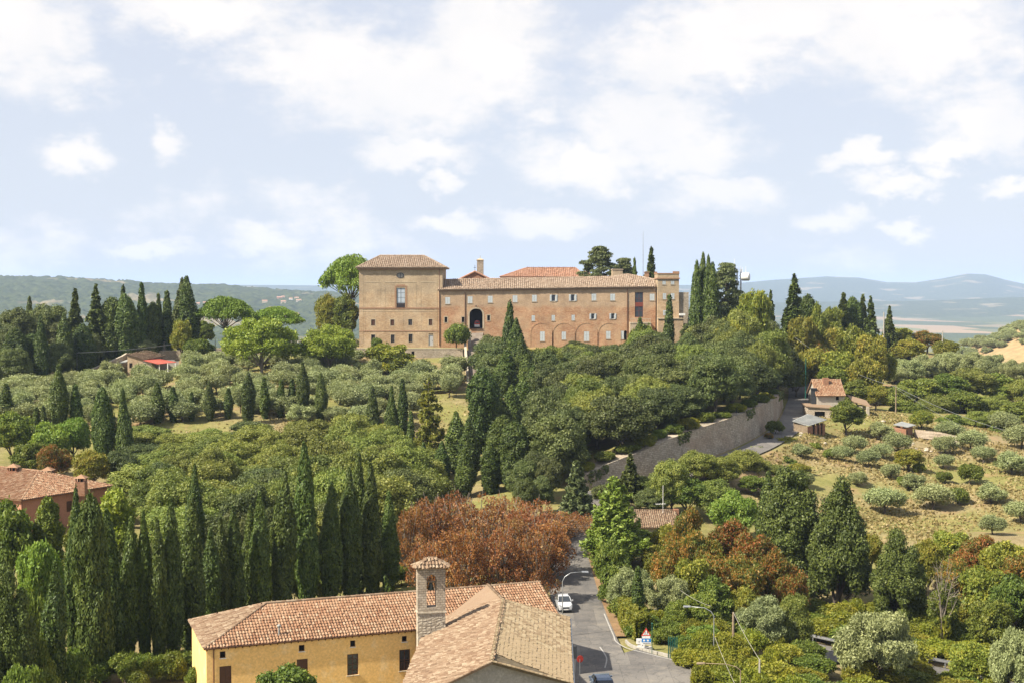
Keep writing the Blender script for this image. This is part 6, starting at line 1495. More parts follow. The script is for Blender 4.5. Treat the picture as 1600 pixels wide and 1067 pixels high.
def sheds():
    Y = 261.0; t = empty('timber_shed', (X(1262,Y), Y, 8)); tag(t, 'long shed with grey corrugated roof and plank walls below the stone house', 'shed')
    a, b, c, d = P(1238,657,Y), P(1264,664.5,Y-2), P(1292,655,Y+3), P(1262,646,Y+6); zb = 6.0
    m = MB(); m.slab([a,b,c,d],(0,0,-.12))
    for k in range(1,12): m.beam(a.lerp(b,k/12)+Vector((0,0,.03)), d.lerp(c,k/12)+Vector((0,0,.03)), .14, .07)
    m.build('roof', M['corrugated'], t)
    f = Face((a.x+.3,a.y+.3),(b.x-.2,b.y+.3)); g = Face((b.x-.2,b.y+.3),(c.x-.3,c.y+.1)); m = MB()
    n = 12
    for k in range(n):
        u0, u1 = f.L*k/n+.02, f.L*(k+1)/n-.02; mm = MB(); zt = a.z+(b.z-a.z)*(k+.5)/n-.2; f.box(mm, u0, u1, zb, zt, -.06, 0); mm.build('plank', M['wood'] if k % 2 else M['redbrick'] if False else M['wood'], t)
    zt = c.z-.3; hs = [(g.L*.3,g.L*.42,zb+.8,zt-.3),(g.L*.55,g.L*.66,zb+.8,zt-.3),(g.L*.76,g.L*.86,zb+.8,zt-.3)]; g.wall(m, zb, min(zt,b.z-.2), hs, .2); m.build('wall', M['redbrick'], t)
    for h in hs: mm = MB(); g.box(mm, *h, -.3, -.2); mm.build('opening', M['dark'], t)
    Y = 268.0; t = empty('brick_shed', (X(1417,Y), Y, 7)); tag(t, 'small red brick shed with grey roof among the olives on the right slope', 'shed')
    f = Face((X(1398,Y),Y),(X(1418,Y-1.5),Y-1.5)); zt = f.px(1405,667)[1]; m = MB(); g = Face((X(1418,Y-1.5),Y-1.5),(X(1428.5,Y+2),Y+2)); f.wall(m, 4, zt); g.wall(m, 4, zt); Face((X(1428.5,Y+2),Y+2),(X(1408,Y+3.5),Y+3.5)).wall(m, 4, zt); Face((X(1408,Y+3.5),Y+3.5),(X(1398,Y),Y)).wall(m, 4, zt); m.build('wall', M['redbrick'], t)
    a, b, c, d = P(1396,662.5,Y-.4), P(1419,666.5,Y-2.2), P(1431.5,663.5,Y+2.2), P(1409,658,Y+4); m = MB(); m.slab([a,b,c,d],(0,0,-.15)); m.build('roof', M['corrugated'], t)
    m = MB(); g.box(m, .5, 1.3, 4, zt-.6, -.05, .03); m.build('door', M['brownwood'], t)
    t = empty('terrace_wall', P(1460,668,264)); tag(t, 'low whitish terrace wall right of the brick shed', 'wall'); pts = [P(1430,664,268),P(1470,668,264),P(1505,676,258)]; m = MB()
    for p, q in zip(pts, pts[1:]): m.hexa([p+Vector((0,0,-2.5)),q+Vector((0,0,-2.5)),q+Vector((0,.6,-2.5)),p+Vector((0,.6,-2.5)),p-Vector((0,0,.9)),q-Vector((0,0,.9)),q+Vector((0,.6,-.9)),p+Vector((0,.6,-.9))])
    m.build('wall', M['wallstone'], t)
    # loose pale rubble beside the house
    for k in range(26):
        px_, py_ = random.choice([(random.uniform(1352,1385), random.uniform(645,665)), (random.uniform(1240,1300), random.uniform(682,694)), (random.uniform(1425,1470), random.uniform(680,700))])
        Yk = np.interp(py_, [640,700], [284,252]); x = X(px_,Yk); m = MB(); s = random.uniform(.3,.8)
        m.lathe((0,0,0), [(s*.5,-.1),(s*.62,.1*s),(s*.5,.35*s),(s*.2,.5*s)], 6, random.uniform(.8,1.5), 1); m.v = [(a+random.uniform(-.08,.08),b+random.uniform(-.08,.08),c+random.uniform(-.05,.05)) for a,b,c in m.v]
        o = m.build('rubble_stone', M['stone']); o.location = (x, Yk, H(x,Yk)); tag(o, 'pale loose stone lying in the rubble around the stone house and sheds', 'stone', 'loose stones around the stone house')
sheds()
def hidden_house():
    Y = 186.0; t = empty('hidden_house', (X(1012,Y), Y, 0)); tag(t, 'house roof with a television aerial half hidden behind the light green conifer', 'house')
    a, b = P(965,826,Y), P(1062,822,Y); a.z = b.z = (a.z+b.z)/2; c, d = P(1056,797,Y+5), P(968,797,Y+5); c.z = d.z = (c.z+d.z)/2
    tiles('roof', [a,b,c,d], TILE_B, t, .3, .42, .18); tiles('roof', [b+Vector((0,10.4,0)),a+Vector((0,10.4,0)),d,c], TILE_B, t, .3, .42, .18); ridge('ridge_tiles', d, c, TILE_B, t, .16, .45)
    m = MB(); m.box(a.x+.5,b.x-.5,Y+.5,Y+9.8,-2,a.z-.2); m.build('wall', M['greystone'], t)
    q = P(1036,758,Y+4); m = MB(); m.tube([(q.x,Y+4,c.z-1),(q.x,Y+4,q.z)], .035, 5); zc = Zp(787,Y+4); m.beam((q.x-1.0,Y+4,zc),(q.x+.4,Y+4,zc+.05),.04)
    for k in range(6): m.beam((q.x-1+k*.24,Y+3.6,zc+.01*k),(q.x-1+k*.24,Y+4.4,zc+.01*k),.03)
    m.build('aerial', M['white'], t)
    q = P(1056,795,Y+5); m = MB(); m.box(q.x-.4,q.x+.4,Y+4.6,Y+5.4,c.z-1,q.z); m.build('chimney', M['redbrick'], t)
hidden_house()
# houses scattered on the wooded range far left and in the valley
def far_houses():
    lab = 'tiny pale house on the hazy wooded hillside behind the left skyline'
    spots = [(random.uniform(300,520), random.uniform(466,500)) for _ in range(26)]
    for px_, py_ in spots:
        best = None
        for Y in np.linspace(1500, 5200, 140):
            p = P(px_, py_, Y); z = float(far_h(np.array([p.x]), np.array([Y]))[0])
            if p.z <= z: best = (p.x, Y, z); break
        if best is None: continue
        x, Y, z = best; w, d, h = random.uniform(8,18), random.uniform(7,10), random.uniform(4,6); t = empty('far_house', (x,Y,z)); tag(t, lab, 'house', 'tiny houses on the hazy left hillside')
        m = MB(); m.box(x-w/2,x+w/2,Y-d/2,Y+d/2,z-6,z+h); m.build('wall', random.choice([M['stone'],M['moulding'],M['white'],M['pink']]), t)
        m = MB(); m.add([(x-w/2-.5,Y-d/2-.5,z+h),(x+w/2+.5,Y-d/2-.5,z+h),(x+w/2+.5,Y+d/2+.5,z+h),(x-w/2-.5,Y+d/2+.5,z+h),(x-w/2,Y,z+h+2.5),(x+w/2,Y,z+h+2.5)],[(0,1,5,4),(2,3,4,5),(0,4,3),(1,2,5),(0,3,2,1)]); m.build('roof', TILE_E, t)
far_houses()
# ------------------------------------------------------------------ planting
row('cypress', 'cypress_tree', [(327,823,137,30),(346,800,139,26),(366,787,140,30),(384,785,143,26),(403,765,142,32),(438,728,145,36),(476,688,148,38),
    (513,750,150,34),(547,728,152,34),(558,700,156,28),(579,720,154,34),(606,765,157,32)],
    '{} tall cypress from the left in the row behind the yellow building', 'cypress', 'tall cypresses in the row behind the yellow building')
row('cypress', 'cypress_tree', [(107,753,128,28),(142,762,122,54,'fat'),(77,874,116,38),(170,792,125,36),(192,806,127,34),(220,793,128,26),(243,804,127,28),
    (265,775,128,34),(292,770,131,40),(300,722,146,28)],
    '{} dark cypress from the left in the clump left of the yellow building', 'cypress', 'cypresses in the clump left of the yellow building')
row('slim', 'cypress_tree', [(8,598,258,20),(54,634,250,12),(65,632,250,11),(90,567,252,26,'cypress'),(117,598,253,18),(160,602,232,32,'fat'),(193,603,232,32,'cone'),
    (244,597,262,21,'cypress'),(269,603,263,16),(298,611,264,10),(327,594,264,18,'cypress'),(355,605,265,13),(386,580,262,22,'cypress')],
    '{} small cypress from the left along the lower edge of the olive grove, left part', 'cypress', 'cypresses along the lower edge of the olive grove, left part')
row('slim', 'cypress_tree', [(413,587,266,14),(437,592,267,12),(455,590,268,13),(473,563,266,19,'cypress'),(500,581,266,19,'cypress'),(581,600,258,29,'cone'),(610,600,256,25,'cone'),
    (630,590,256,15),(641,640,250,11)],
    '{} small cypress along the grove edge, counted from the large walnut rightwards', 'cypress', 'cypresses along the grove edge right of the walnut')
row('cypress', 'cypress_tree', [(662,690,226,13,'slim'),(676,715,218,24),(690,688,222,24),(714,640,232,34),(734,652,226,30),(757,572,246,52,'fat'),(785,646,222,54,'fat'),(806,655,216,48,'fat'),
    (768,690,216,34),(726,700,216,30)],
    '{} cypress from the left in the dense central clump above the rusty trees', 'cypress', 'cypresses in the dense central clump')
row('cypress', 'cypress_tree', [(795,467,318,38,'cone'),(806,496,305,30),(817,520,298,24),(825,552,288,26),(834,568,280,26),(790,545,292,34),(815,585,268,30),(798,600,260,34),(780,612,252,36),(838,632,252,24),(822,622,250,32)],
    '{} cypress from the left in the group before the convent entrance', 'cypress', 'cypresses before the convent entrance')
row('cypress', 'cypress_tree', [(1088,405,338,22),(1096,393,340,20),(1104,396,338,22),(1114,408,335,26)],
    '{} cypress from the left in the clump beside the square turret', 'cypress', 'cypresses beside the square turret')
tree('slim','cypress_tree',1045,458,336,15,'single slim cypress standing in front of the square turret','cypress')
tree('slim','cypress_tree',999,495,337,14,'short dark cypress against the arched balcony of the convent','cypress')
tree('slim','cypress_tree',994,400,372,9,'thin dark cypress behind the convent roof beside the fir','cypress')
tree('fir','fir_tree',1015,384,372,46,'dark fir rising behind the right end of the convent roof','fir')
tree('cedar','cedar_tree',934,383,374,66,'wide cedar with layered branches behind the convent roof','cedar')
tree('cedar','cedar_tree',974,402,380,48,'lower cedar right of the big cedar behind the convent','cedar')
tree('cedar','cedar_tree',1134,409,352,62,'dark cedar beside the white drum antenna','cedar')
tree('stonepine','stone_pine',549,396,372,94,'umbrella pine rising behind the left corner of the convent block','pine')
tree('green','leafy_tree',541,455,356,44,'dark round tree against the left side of the convent block','tree')
tree('yellow','chestnut_tree',514,456,362,42,'brown-leaved tree left of the convent block','tree')
tree('stonepine','stone_pine',352,462,352,100,'broad umbrella pine behind the big bright walnut tree','pine')
tree('stonepine','stone_pine',430,478,362,84,'low spreading umbrella pine right of the broad one','pine')
# wood on the left skyline
row('fir', 'cypress_tree', [(45,462,372,12,'slim'),(65,492,318,22,'cypress'),(100,488,326,26,'cypress'),(113,450,345,50,'fir'),(128,505,330,40,'fat'),(150,443,342,62,'fir'),(172,462,344,44,'fat'),(189,443,346,14,'slim'),
    (198,458,344,40,'fat'),(222,440,346,16,'slim'),(238,470,348,28,'fat'),(250,456,350,11,'slim'),(257,462,352,12,'slim'),(264,452,350,16,'slim'),(286,432,350,30,'cypress'),(295,430,348,30,'cypress')],
    '{} tall conifer from the left on the wooded left skyline', 'conifer', 'tall conifers on the left skyline')
row('holm', 'holm_oak', [(10,505,330,60),(30,478,350,70),(72,472,356,70),(100,500,352,60),(20,540,312,60,),(50,520,322,50,'fat'),(22,512,318,44,'fat'),(90,530,322,56),(135,520,335,60),(165,500,350,60),(205,500,352,56),(235,505,354,50),(-15,500,335,60),(-30,560,300,60)],
    '{} dark evergreen oak from the left in the wood on the left skyline', 'oak', 'evergreen oaks in the left wood')
tree('yellow','turning_tree',283,498,344,34,'small yellow-brown tree under the double cypress on the left','tree')
tree('green','leafy_tree',318,500,366,36,'grey green tree right of the double cypress on the left skyline','tree')
tree('bigolive','olive_tree',222,527,346,50,'flat-topped olive above the red-roofed cottage','olive tree')
tree('ball','flat_topped_tree',310,527,343,48,'flat-topped green tree on the terrace wall by the pole','tree')
tree('walnut','walnut_tree',409,494,312,122,'large bright green walnut tree in the olive grove','tree')
tree('walnut','walnut_tree',514,505,316,92,'second bright green walnut tree just left of the convent block','tree')
tree('yellow','fruit_tree',608,534,318,82,'sparse brownish green tree below the convent terrace wall','tree')
tree('green','fig_tree',590,527,340,22,'small yellow green sapling against the convent ground floor','tree')
tree('olive','olive_tree',655,562,310,46,'dark olive with visible trunk left of the ramp wall','olive tree')
tree('olive','olive_tree',697,570,300,46,'round olive on the mown strip beside the ramp wall','olive tree')
tree('openpine','pine_tree',672,588,236,66,'thin yellow green pine with bare lower trunk before the olive grove','pine')
tree('ball','clipped_tree',712,503,343,40,'dark round-headed tree on the terrace right of the big block','tree')
# big individual trees, lower left
tree('green','dark_tree',8,772,150,90,'dark leafy tree at the left edge below the pink house','tree')
tree('greentall','leafy_tree',68,770,152,56,'yellow green pointed tree in front of the pink house','tree')
tree('bright','leafy_tree',52,838,134,86,'bright green round tree at the far left below the pink house','tree')
tree('bigconifer','cypress_tree',12,868,112,86,'broad dark cypress cut by the left edge of the picture','cypress',sink=2.5)
tree('bush','shrub',45,922,122,44,'small round green bush between the dark trees at lower left','shrub')
tree('bush','shrub',48,985,114,60,'leafy green bush at the bottom left corner','shrub')
tree('bush','shrub',30,1030,108,70,'lowest green bush at the bottom left edge','shrub')
tree('greentall','leafy_tree',182,757,146,74,'broad yellow green tree right of the pink house','tree')
tree('greentall','leafy_tree',118,782,150,50,'yellow green leafy tree between the two left cypresses','tree')
tree('green','leafy_tree',15,640,236,70,'green tree above the pink house roof at the left edge','tree')
tree('bright','leafy_tree',70,655,236,80,'fresh green tree above the pink house','tree')
tree('bright','leafy_tree',110,650,240,60,'fresh green tree right of the other one above the pink house','tree')
tree('amber','turning_tree',82,690,222,52,'rusty orange shrub-like tree behind the pink house','tree')
tree('yellow','turning_tree',140,700,220,56,'brown withered tree behind the pink house by the dark cypresses','tree')
tree('green','leafy_tree',45,690,225,60,'dark green tree behind the first chimney of the pink house','tree')
tree('holm','holm_oak',185,700,222,60,'dark evergreen at the foot of the two wide cypresses','oak')
# round oaks that fill the hollow
def top_limit(px):
    return np.interp(px, [180,230,300,360,420,480,540,600,640,680], [730,690,668,662,650,622,640,650,668,700])
def poisson(n, ok, gen, rmin):
    pts = []
    for _ in range(n*40):
        if len(pts) >= n: break
        p = gen()
        if not ok(*p): continue
        r = rmin(*p) if callable(rmin) else rmin
        if all((p[0]-q[0])**2+(p[1]-q[1])**2 > r*r for q in pts): pts.append(p)
    return pts
def gen_oak():
    Y = random.uniform(172, 246); px = random.uniform(205, 668); return (X(px, Y), Y)
def ok_oak(x, y):
    px = 800+FPX*x/y
    return not (px > 600 and y < 195) and not (px < 260 and y < 195) and not (px > 630 and y > 235)
for (x, y) in sorted(poisson(76, ok_oak, gen_oak, 5.8)):
    px = 800+FPX*x/y; z0 = H(x, y); h = random.uniform(7.5, 12)
    lim = Zp(top_limit(px)+ (246-y)*0.9, y)-z0
    h = max(4.5, min(h, lim))
    kind = 'oak' if random.random() < 0.78 else 'holm'
    plant(kind, 'oak_tree', x, y, h, random.uniform(7.5, 12.5), 'rounded olive-green oak in the dense grove between the two cypress rows', 'oak', 'oaks in the hollow between the cypress rows')
row('holm', 'holm_oak', [(330,800,166,70),(372,790,170,70),(415,786,170,70),(455,780,172,70),(500,782,174,70),(540,775,176,70),(585,778,178,66),(612,800,172,50)],
    '{} shaded evergreen oak from the left directly behind the tall cypress row', 'oak', 'evergreen oaks directly behind the tall cypress row')
row('holm', 'holm_oak', [(120,850,140,60),(160,845,138,56),(200,840,140,60),(240,838,142,60),(280,835,142,60),(320,850,146,50)],
    '{} shaded evergreen oak from the left behind the left cypress clump', 'oak', 'evergreen oaks behind the left cypress clump')
row('bush', 'undergrowth_bush', [(100,1010,118,60),(150,1020,122,56),(190,1015,121,56),(225,1018,121,50),(260,1015,122,50),(290,1012,124,50),(312,1000,128,40),(60,1040,112,50),(205,1045,118,40),(300,1040,119,36)],
    '{} dark bush from the left at the foot of the left cypresses', 'shrub', 'dark bushes at the foot of the left cypresses')
# the wood below the convent
def wood_limit(px):
    return np.interp(px, [735,760,790,830,870,905,950,985,1010,1040,1075,1120,1150,1180,1200,1225,1240], [548,520,522,540,535,527,538,528,510,512,502,482,462,455,468,505,560])
def gen_wood():
    return (random.uniform(-8, 66), random.uniform(212, 345))
def ok_wood(x, y):
    d, s, z, t = poly_dist(np.array([x]), np.array([y]), WALLB)
    if s[0] <= 0 or d[0] < 3.0: return False
    d, s, z, t = poly_dist(np.array([x]), np.array([y]), ROAD)
    if s[0] <= 0 or d[0] < 4.5: return False
    px = 800+FPX*x/y
    if px < 772: return False
    if px < 846 and y < 298: return False
    return True
for (x, y) in sorted(poisson(120, ok_wood, gen_wood, 5.4)):
    px = 800+FPX*x/y; z0 = H(x, y)
    h = random.uniform(7.0, 12.5)
    if px > 1110 and y > 290: h = random.uniform(11, 15)
    h = min(h, Zp(wood_limit(px)+random.uniform(0,8), y)-z0)
    if h < 2.2: continue
    k_ = random.random()
    if k_ < 0.8: plant('holm', 'holm_oak', x, y, h, min(random.uniform(7.5, 12), max(4.0, h*1.4)), 'dark evergreen oak in the thick wood below the convent front', 'oak', 'evergreen oaks in the wood below the convent')
    else: plant('oak', 'oak_tree', x, y, h, min(random.uniform(7.5, 11), max(4.0, h*1.4)), 'lighter yellowish oak standing among the dark evergreens below the convent', 'oak', 'lighter oaks in the wood below the convent')
for k, i in enumerate(range(1, len(WALLB)-1, 2)):
    d_ = WALLB[i+1]-WALLB[i-1]; n_ = np.array([-d_[1], d_[0]])/np.hypot(d_[0], d_[1]); q_ = WALLB[i][:2]+n_*2.2
    r_ = plant('bush' if k % 3 else 'shrub', 'wall_top_shrub', float(q_[0]), float(q_[1]), random.uniform(1.4,2.4), random.uniform(3.2,4.6), ORD[k]+' dark shrub from the left along the top of the retaining wall', 'shrub', 'shrubs along the top of the retaining wall')
    r_.location.z = WALLB[i][2]+WALLH[i]-0.3
tree('bush','shrub',1006,503,338,40,'dark leafy shrub under the arched balcony of the convent','shrub')
tree('yellow','turning_tree',1180,450,330,60,'bushy greyish tree at the top right end of the convent wood','tree')
tree('oak','oak_tree',1150,478,322,84,'rounded light oak left of the road at the wood top','oak')
tree('yellow','turning_tree',1140,500,316,56,'orange-tinged oak on the slope below the turret','tree')
tree('oak','oak_tree',1205,512,300,70,'tall oak overhanging the road bend','oak')
tree('oak','oak_tree',1185,530,290,64,'brownish oak above the upper end of the retaining wall','oak')
# olive grove, left
def gen_grove():
    Y = random.uniform(252, 338); px = random.uniform(-20, 720); return (X(px, Y), Y)
def ok_grove(x, y):
    px = 800+FPX*x/y
    if px < 200 and y > 300+px*0.16: return False
    if px > 560 and y > 318: return False
    if 172 < px < 300 and y > 306: return False
    if px > 640 and y < 285: return False
    if px > 225 and y < 262 + 5*(vnoise(np.array([x]),np.array([y]),14,77)[0] > 0.5): return False
    if px <= 225 and y < 258: return False
    if abs(px-409) < 50 and 300 < y < 322: return False
    return px < 715
for (x, y) in sorted(poisson(150, ok_grove, gen_grove, 4.7)):
    plant('olive', 'olive_tree', x, y, random.uniform(3.4, 5.8), random.uniform(4.4, 7.2), 'silvery olive tree in the sloping grove left of the convent', 'olive tree', 'olive trees of the grove left of the convent')
# rusty chestnuts by the road
row('rust', 'chestnut_tree', [(640,790,164,78),(672,775,172,86),(708,762,176,96),(750,765,170,104),(792,768,178,100),(832,775,172,96),(868,790,182,84),(905,798,190,60),(665,830,152,84),(720,822,150,90),(780,820,152,96),(835,830,152,84),(812,806,160,90),(852,812,164,100),(843,796,178,110)],
    '{} rust-brown chestnut from the left in the mass behind the bell gable', 'chestnut', 'rusty chestnuts behind the bell gable', 1.8)
tree('rust','chestnut_tree',926,802,185,74,'rust-brown chestnut on the right side of the road behind the light conifer','chestnut',sink=1.0)
tree('bluefir','fir_tree',903,716,192,60,'blue green fir beside the lower end of the retaining wall','fir')
tree('fir','fir_tree',985,706,205,56,'dark fir in front of the retaining wall','fir')
tree('larch','larch_tree',965,742,170,108,'light green conifer with upswept branches right of the road','conifer')
tree('green','leafy_tree',958,838,152,66,'dark green leafy tree under the light green conifer','tree')
row('green', 'leafy_tree', [(1050,716,200,70,'oak'),(1090,702,214,76,'oak'),(1128,712,216,70,'oak'),(1165,700,226,72,'oak'),(1020,760,200,60,'holm'),(1075,742,200,70,'green'),(1120,745,200,70,'oak'),(1005,742,206,56,'oak'),(950,752,200,50,'holm'),(1035,735,208,56,'holm'),(1145,712,232,46,'green'),(1185,722,232,50,'oak')],
    '{} dull green tree from the left between the retaining wall and the sumacs', 'tree', 'trees below the retaining wall')
tree('green','leafy_tree',1005,826,174,62,'dark green tree below the half hidden tiled roof','tree')
tree('yellow','leafy_tree',1045,815,172,50,'yellow green tree before the end of the half hidden roof','tree')
tree('bright','leafy_tree',1150,762,192,80,'feathery bright green tree in the middle right','tree')
row('amber', 'sumac_tree', [(1072,786,168,64),(1052,838,160,70),(1100,822,162,76),(1140,805,172,84),(1180,826,166,84),(1215,852,160,76),(1238,880,158,60),(1165,862,156,80),(1110,868,152,76),(1028,850,168,56,'yellow')],
    '{} green and orange sumac from the left in the turning thicket', 'sumac', 'turning sumacs right of the road', 1.0)
tree('cypress','cypress_tree',1202,734,178,34,'columnar cypress beside the very large dark conifer','cypress')
tree('bigconifer','large_conifer',1240,718,172,104,'very large dark conifer below the olive slope','conifer',sink=2.5)
tree('bigcone','cypress_tree',1312,738,164,108,'dark pointed conifer with a wide base before the olive slope','conifer',sink=3.5)
tree('bigconifer','ivy_conifer',1412,818,158,92,'dark ragged conifer overgrown with climbers','conifer',sink=2.5)
row('yellow', 'turning_tree', [(1455,838,168,60),(1490,828,176,70),(1530,832,170,80,'amber'),(1575,840,166,80,'yellow'),(1610,850,160,80,'amber'),(1500,870,160,70,'amber'),(1545,880,156,76),(1590,890,152,80,'green'),(1480,905,150,50,'green'),(1555,935,146,70,'green'),(1365,830,176,40,'yellow')],
    '{} brownish green tree from the left in the thicket at the lower right', 'tree', 'turning trees at the lower right')
tree('dead','dead_tree',1478,872,149,60,'bare grey dead tree in the lower right thicket','dead tree')
tree('bigolive','olive_tree',1375,952,130,136,'large pale olive in front of the lower road','olive tree')
tree('bigolive','olive_tree',982,882,148,76,'pale olive behind the hedge beside the thin cypress','olive tree')
tree('bigolive','olive_tree',1046,896,146,80,'pale olive right of the thin cypress','olive tree')
tree('bigolive','olive_tree',1205,930,140,96,'pale olive above the dark green netting','olive tree')
tree('slim','cypress_tree',998,882,143,18,'thin dark cypress between the two roadside olives','cypress')
row('yellow', 'leafy_tree', [(1085,868,150,66),(1120,895,146,60,'green'),(1165,912,146,60),(1100,925,142,60,'green'),(1245,925,140,60,'oak'),(1060,935,141,44,'green')],
    '{} yellow green tree from the left between the street lamp and the sumacs', 'tree', 'yellow green trees behind the street lamp')
# thickets in the lower right corner
def gen_br():
    return (random.uniform(16, 80), random.uniform(104, 160))
def ok_br(x, y):
    d = poly_dist(np.array([x]), np.array([y]), LROAD)[0][0]
    px = 800+FPX*x/y
    if px > 1660 or d < 3.4: return False
    if (1272 < px < 1345 or 1435 < px < 1490) and 124 < y < 141: return False
    if px < 1085 + max(0, (128-y))*3: return False
    return True
for (x, y) in sorted(poisson(190, ok_br, gen_br, 2.6)):
    plant(random.choice(['shrub','shrub','shrub','bush']), 'bramble_shrub', x, y, random.uniform(1.5, 3.0), random.uniform(3.4, 5.2), 'yellow green bramble thicket bush in the lower right corner', 'shrub', 'bramble bushes in the lower right corner')
row('shrub', 'shrub', [(1105,985,128,44),(1150,990,128,60),(1140,1030,121,60),(1180,1040,118,60),(1240,1050,116,60),(1100,1035,119,40),(1080,1010,130,40,'bush'),(1210,1010,126,40)],
    '{} leafy bush from the left around the street lamps', 'shrub', 'bushes around the street lamps')
tree('yellow','leafy_tree',1525,1000,134,80,'fresh green bush at the bottom right by the guard rail','shrub')
tree('bigolive','olive_tree',1600,975,128,90,'pale olive cut by the right edge of the picture','olive tree')
row('bush', 'roadside_bush', [(1040,978,136,40),(1062,970,137,44),(1085,965,136,44,'shrub'),(1075,990,133,36),(1098,980,133,40,'shrub'),(1058,955,140,44),(1030,950,142,40,'shrub')],
    '{} bush from the left between the green fence and the street lamp', 'shrub', 'bushes behind the green fence')
row('holm', 'holm_oak', [(815,716,204,56),(838,700,207,58),(858,712,203,50),(868,690,214,60),(892,692,222,56),(845,740,196,44),(905,700,224,46),(822,742,193,40)],
    '{} dark evergreen oak from the left between the central cypresses and the road', 'oak', 'evergreen oaks above the first road bend')
row('bush', 'undergrowth_bush', [(398,868,158,50),(430,866,160,50),(462,864,161,50),(495,862,163,50),(528,860,164,50),(560,858,166,50),(592,858,167,50),(618,862,166,46)],
    '{} low dark bush from the left glimpsed between the tall cypress stems', 'shrub', 'bushes between the tall cypress stems')
row('bush', 'undergrowth_bush', [(412,893,149,36),(436,892,150,36),(458,890,152,36),(482,890,153,36),(506,889,154,36),(530,888,155,36),(556,886,157,36),(582,885,159,36),(606,884,160,36),(626,880,161,36)],
    '{} small bush from the left just above the yellow house ridge', 'shrub', 'small bushes just above the yellow house ridge')
# olive slope on the right
row('olive', 'olive_tree', [(1254,690,0,33),(1318,693,0,35),(1337,678,0,40),(1359,700,0,38),(1378,655,0,40),(1382,690,0,35),(1407,672,0,45),(1423,700,0,47,'yellow'),(1343,735,0,31),(1395,722,0,33),
    (1386,758,0,57),(1431,735,0,40),(1462,752,0,57),(1477,708,0,31),(1479,678,0,40),(1487,655,0,42),(1553,750,0,47)],
    '{} olive tree from the left on the dry slope below the stone house', 'olive tree', 'olive trees on the dry right slope')
row('olive', 'olive_tree', [(1540,695,0,35),(1585,700,0,52),(1520,668,0,47),(1556,802,0,42),(1600,660,0,52),(1575,640,0,47),(1600,780,0,47)],
    '{} olive tree from the left at the far right end of the dry slope', 'olive tree', 'olive trees at the right end of the dry slope')
row('bush', 'shrub', [(1500,760,0,34),(1440,722,0,22),(1520,722,0,44),(1415,742,0,22),(1300,700,0,22),(1480,735,0,26)],
    '{} low green bush from the left among the olives of the dry slope', 'shrub', 'low bushes on the dry slope')
tree('green','round_tree',1324,623,ground_at(1324,681),58,'round bright green tree in front of the stone house','tree')
row('oak', 'bank_tree', [(1205,722,228,46),(1228,712,236,44,'green'),(1250,722,230,40,'yellow'),(1215,742,216,50),(1180,742,214,46,'green'),(1258,735,222,36,'olive'),(1275,690,252,30,'bush'),(1240,688,252,28,'shrub')],
    '{} tree from the left on the bank between the road and the dry slope', 'tree', 'trees on the bank between road and dry slope')
tree('yellow','turning_tree',1443,640,276,40,'small brownish tree right of the red shed','tree')
tree('bush','shrub',1213,655,258,30,'brown-green bush at the corner of the sheds by the road','shrub')
tree('shrub','shrub',1225,680,250,40,'ivy bush on the roadside bank below the sheds','shrub')
tree('amber','shrub',1203,675,252,16,'small orange bush at the roadside below the wall','shrub')
tree('bush','hedge_shrub',1185,698,242,40,'low brownish roadside hedge bush','shrub')
# woods on the right behind the stone house
row('fir', 'conifer', [(1207,452,352,34),(1237,427,352,84),(1262,458,360,44,'fat'),(1278,470,352,36,'green'),(1318,456,398,46),(1332,462,402,32,'fat'),(1347,459,404,40),(1361,462,398,40),(1389,477,415,32),(1300,478,396,36,'green')],
    '{} conifer from the left on the skyline right of the road bend', 'conifer', 'conifers on the right skyline')
row('yellow', 'turning_tree', [(1255,492,346,56),(1290,500,352,60),(1325,505,352,66),(1360,520,346,60),(1240,545,334,40,'green'),(1270,540,326,60),(1310,545,322,66),(1350,555,318,60),(1300,570,312,44,'green'),(1245,570,322,36,'green'),(1340,590,306,50,'green'),(1380,545,350,50),
    (1420,528,400,56),(1450,515,420,50,'amber'),(1405,512,420,50),(1480,530,410,44),(1370,600,304,46),(1280,530,345,50,'amber')],
    '{} yellowing tree from the left on the bank behind the stone house', 'tree', 'yellowing trees on the bank behind the stone house')
row('green', 'leafy_tree', [(1400,600,318,60,'oak'),(1440,590,322,70),(1480,580,326,70),(1520,572,330,80,'oak'),(1560,580,330,76),(1600,590,326,70,'oak'),(1420,625,304,56),(1465,615,308,66,'oak'),(1510,610,308,66),(1555,615,308,66,'oak'),(1600,625,300,66),(1640,600,312,70),(1530,640,290,50,'oak'),(1580,655,284,60),(1490,645,292,50)],
    '{} broad green tree from the left in the wood at the right edge', 'tree', 'green trees in the right-hand wood')
row('bigolive', 'olive_tree', [(1420,558,372,60),(1450,552,380,60),(1485,548,385,60),(1520,548,385,56),(1555,552,380,56),(1590,560,372,56),(1400,570,366,44)],
    '{} hazy olive tree from the left along the top of the right-hand wood', 'olive tree', 'olives along the top of the right-hand wood')
# roadside hedge and bushes at the junction
row('bush', 'roadside_bush', [(1010,958,139,64),(1035,965,139,44),(975,930,146,50),(1000,940,143,56,'shrub'),(955,905,153,40)],
    '{} dense dark bush from the left behind the road signs', 'shrub', 'bushes behind the road signs')
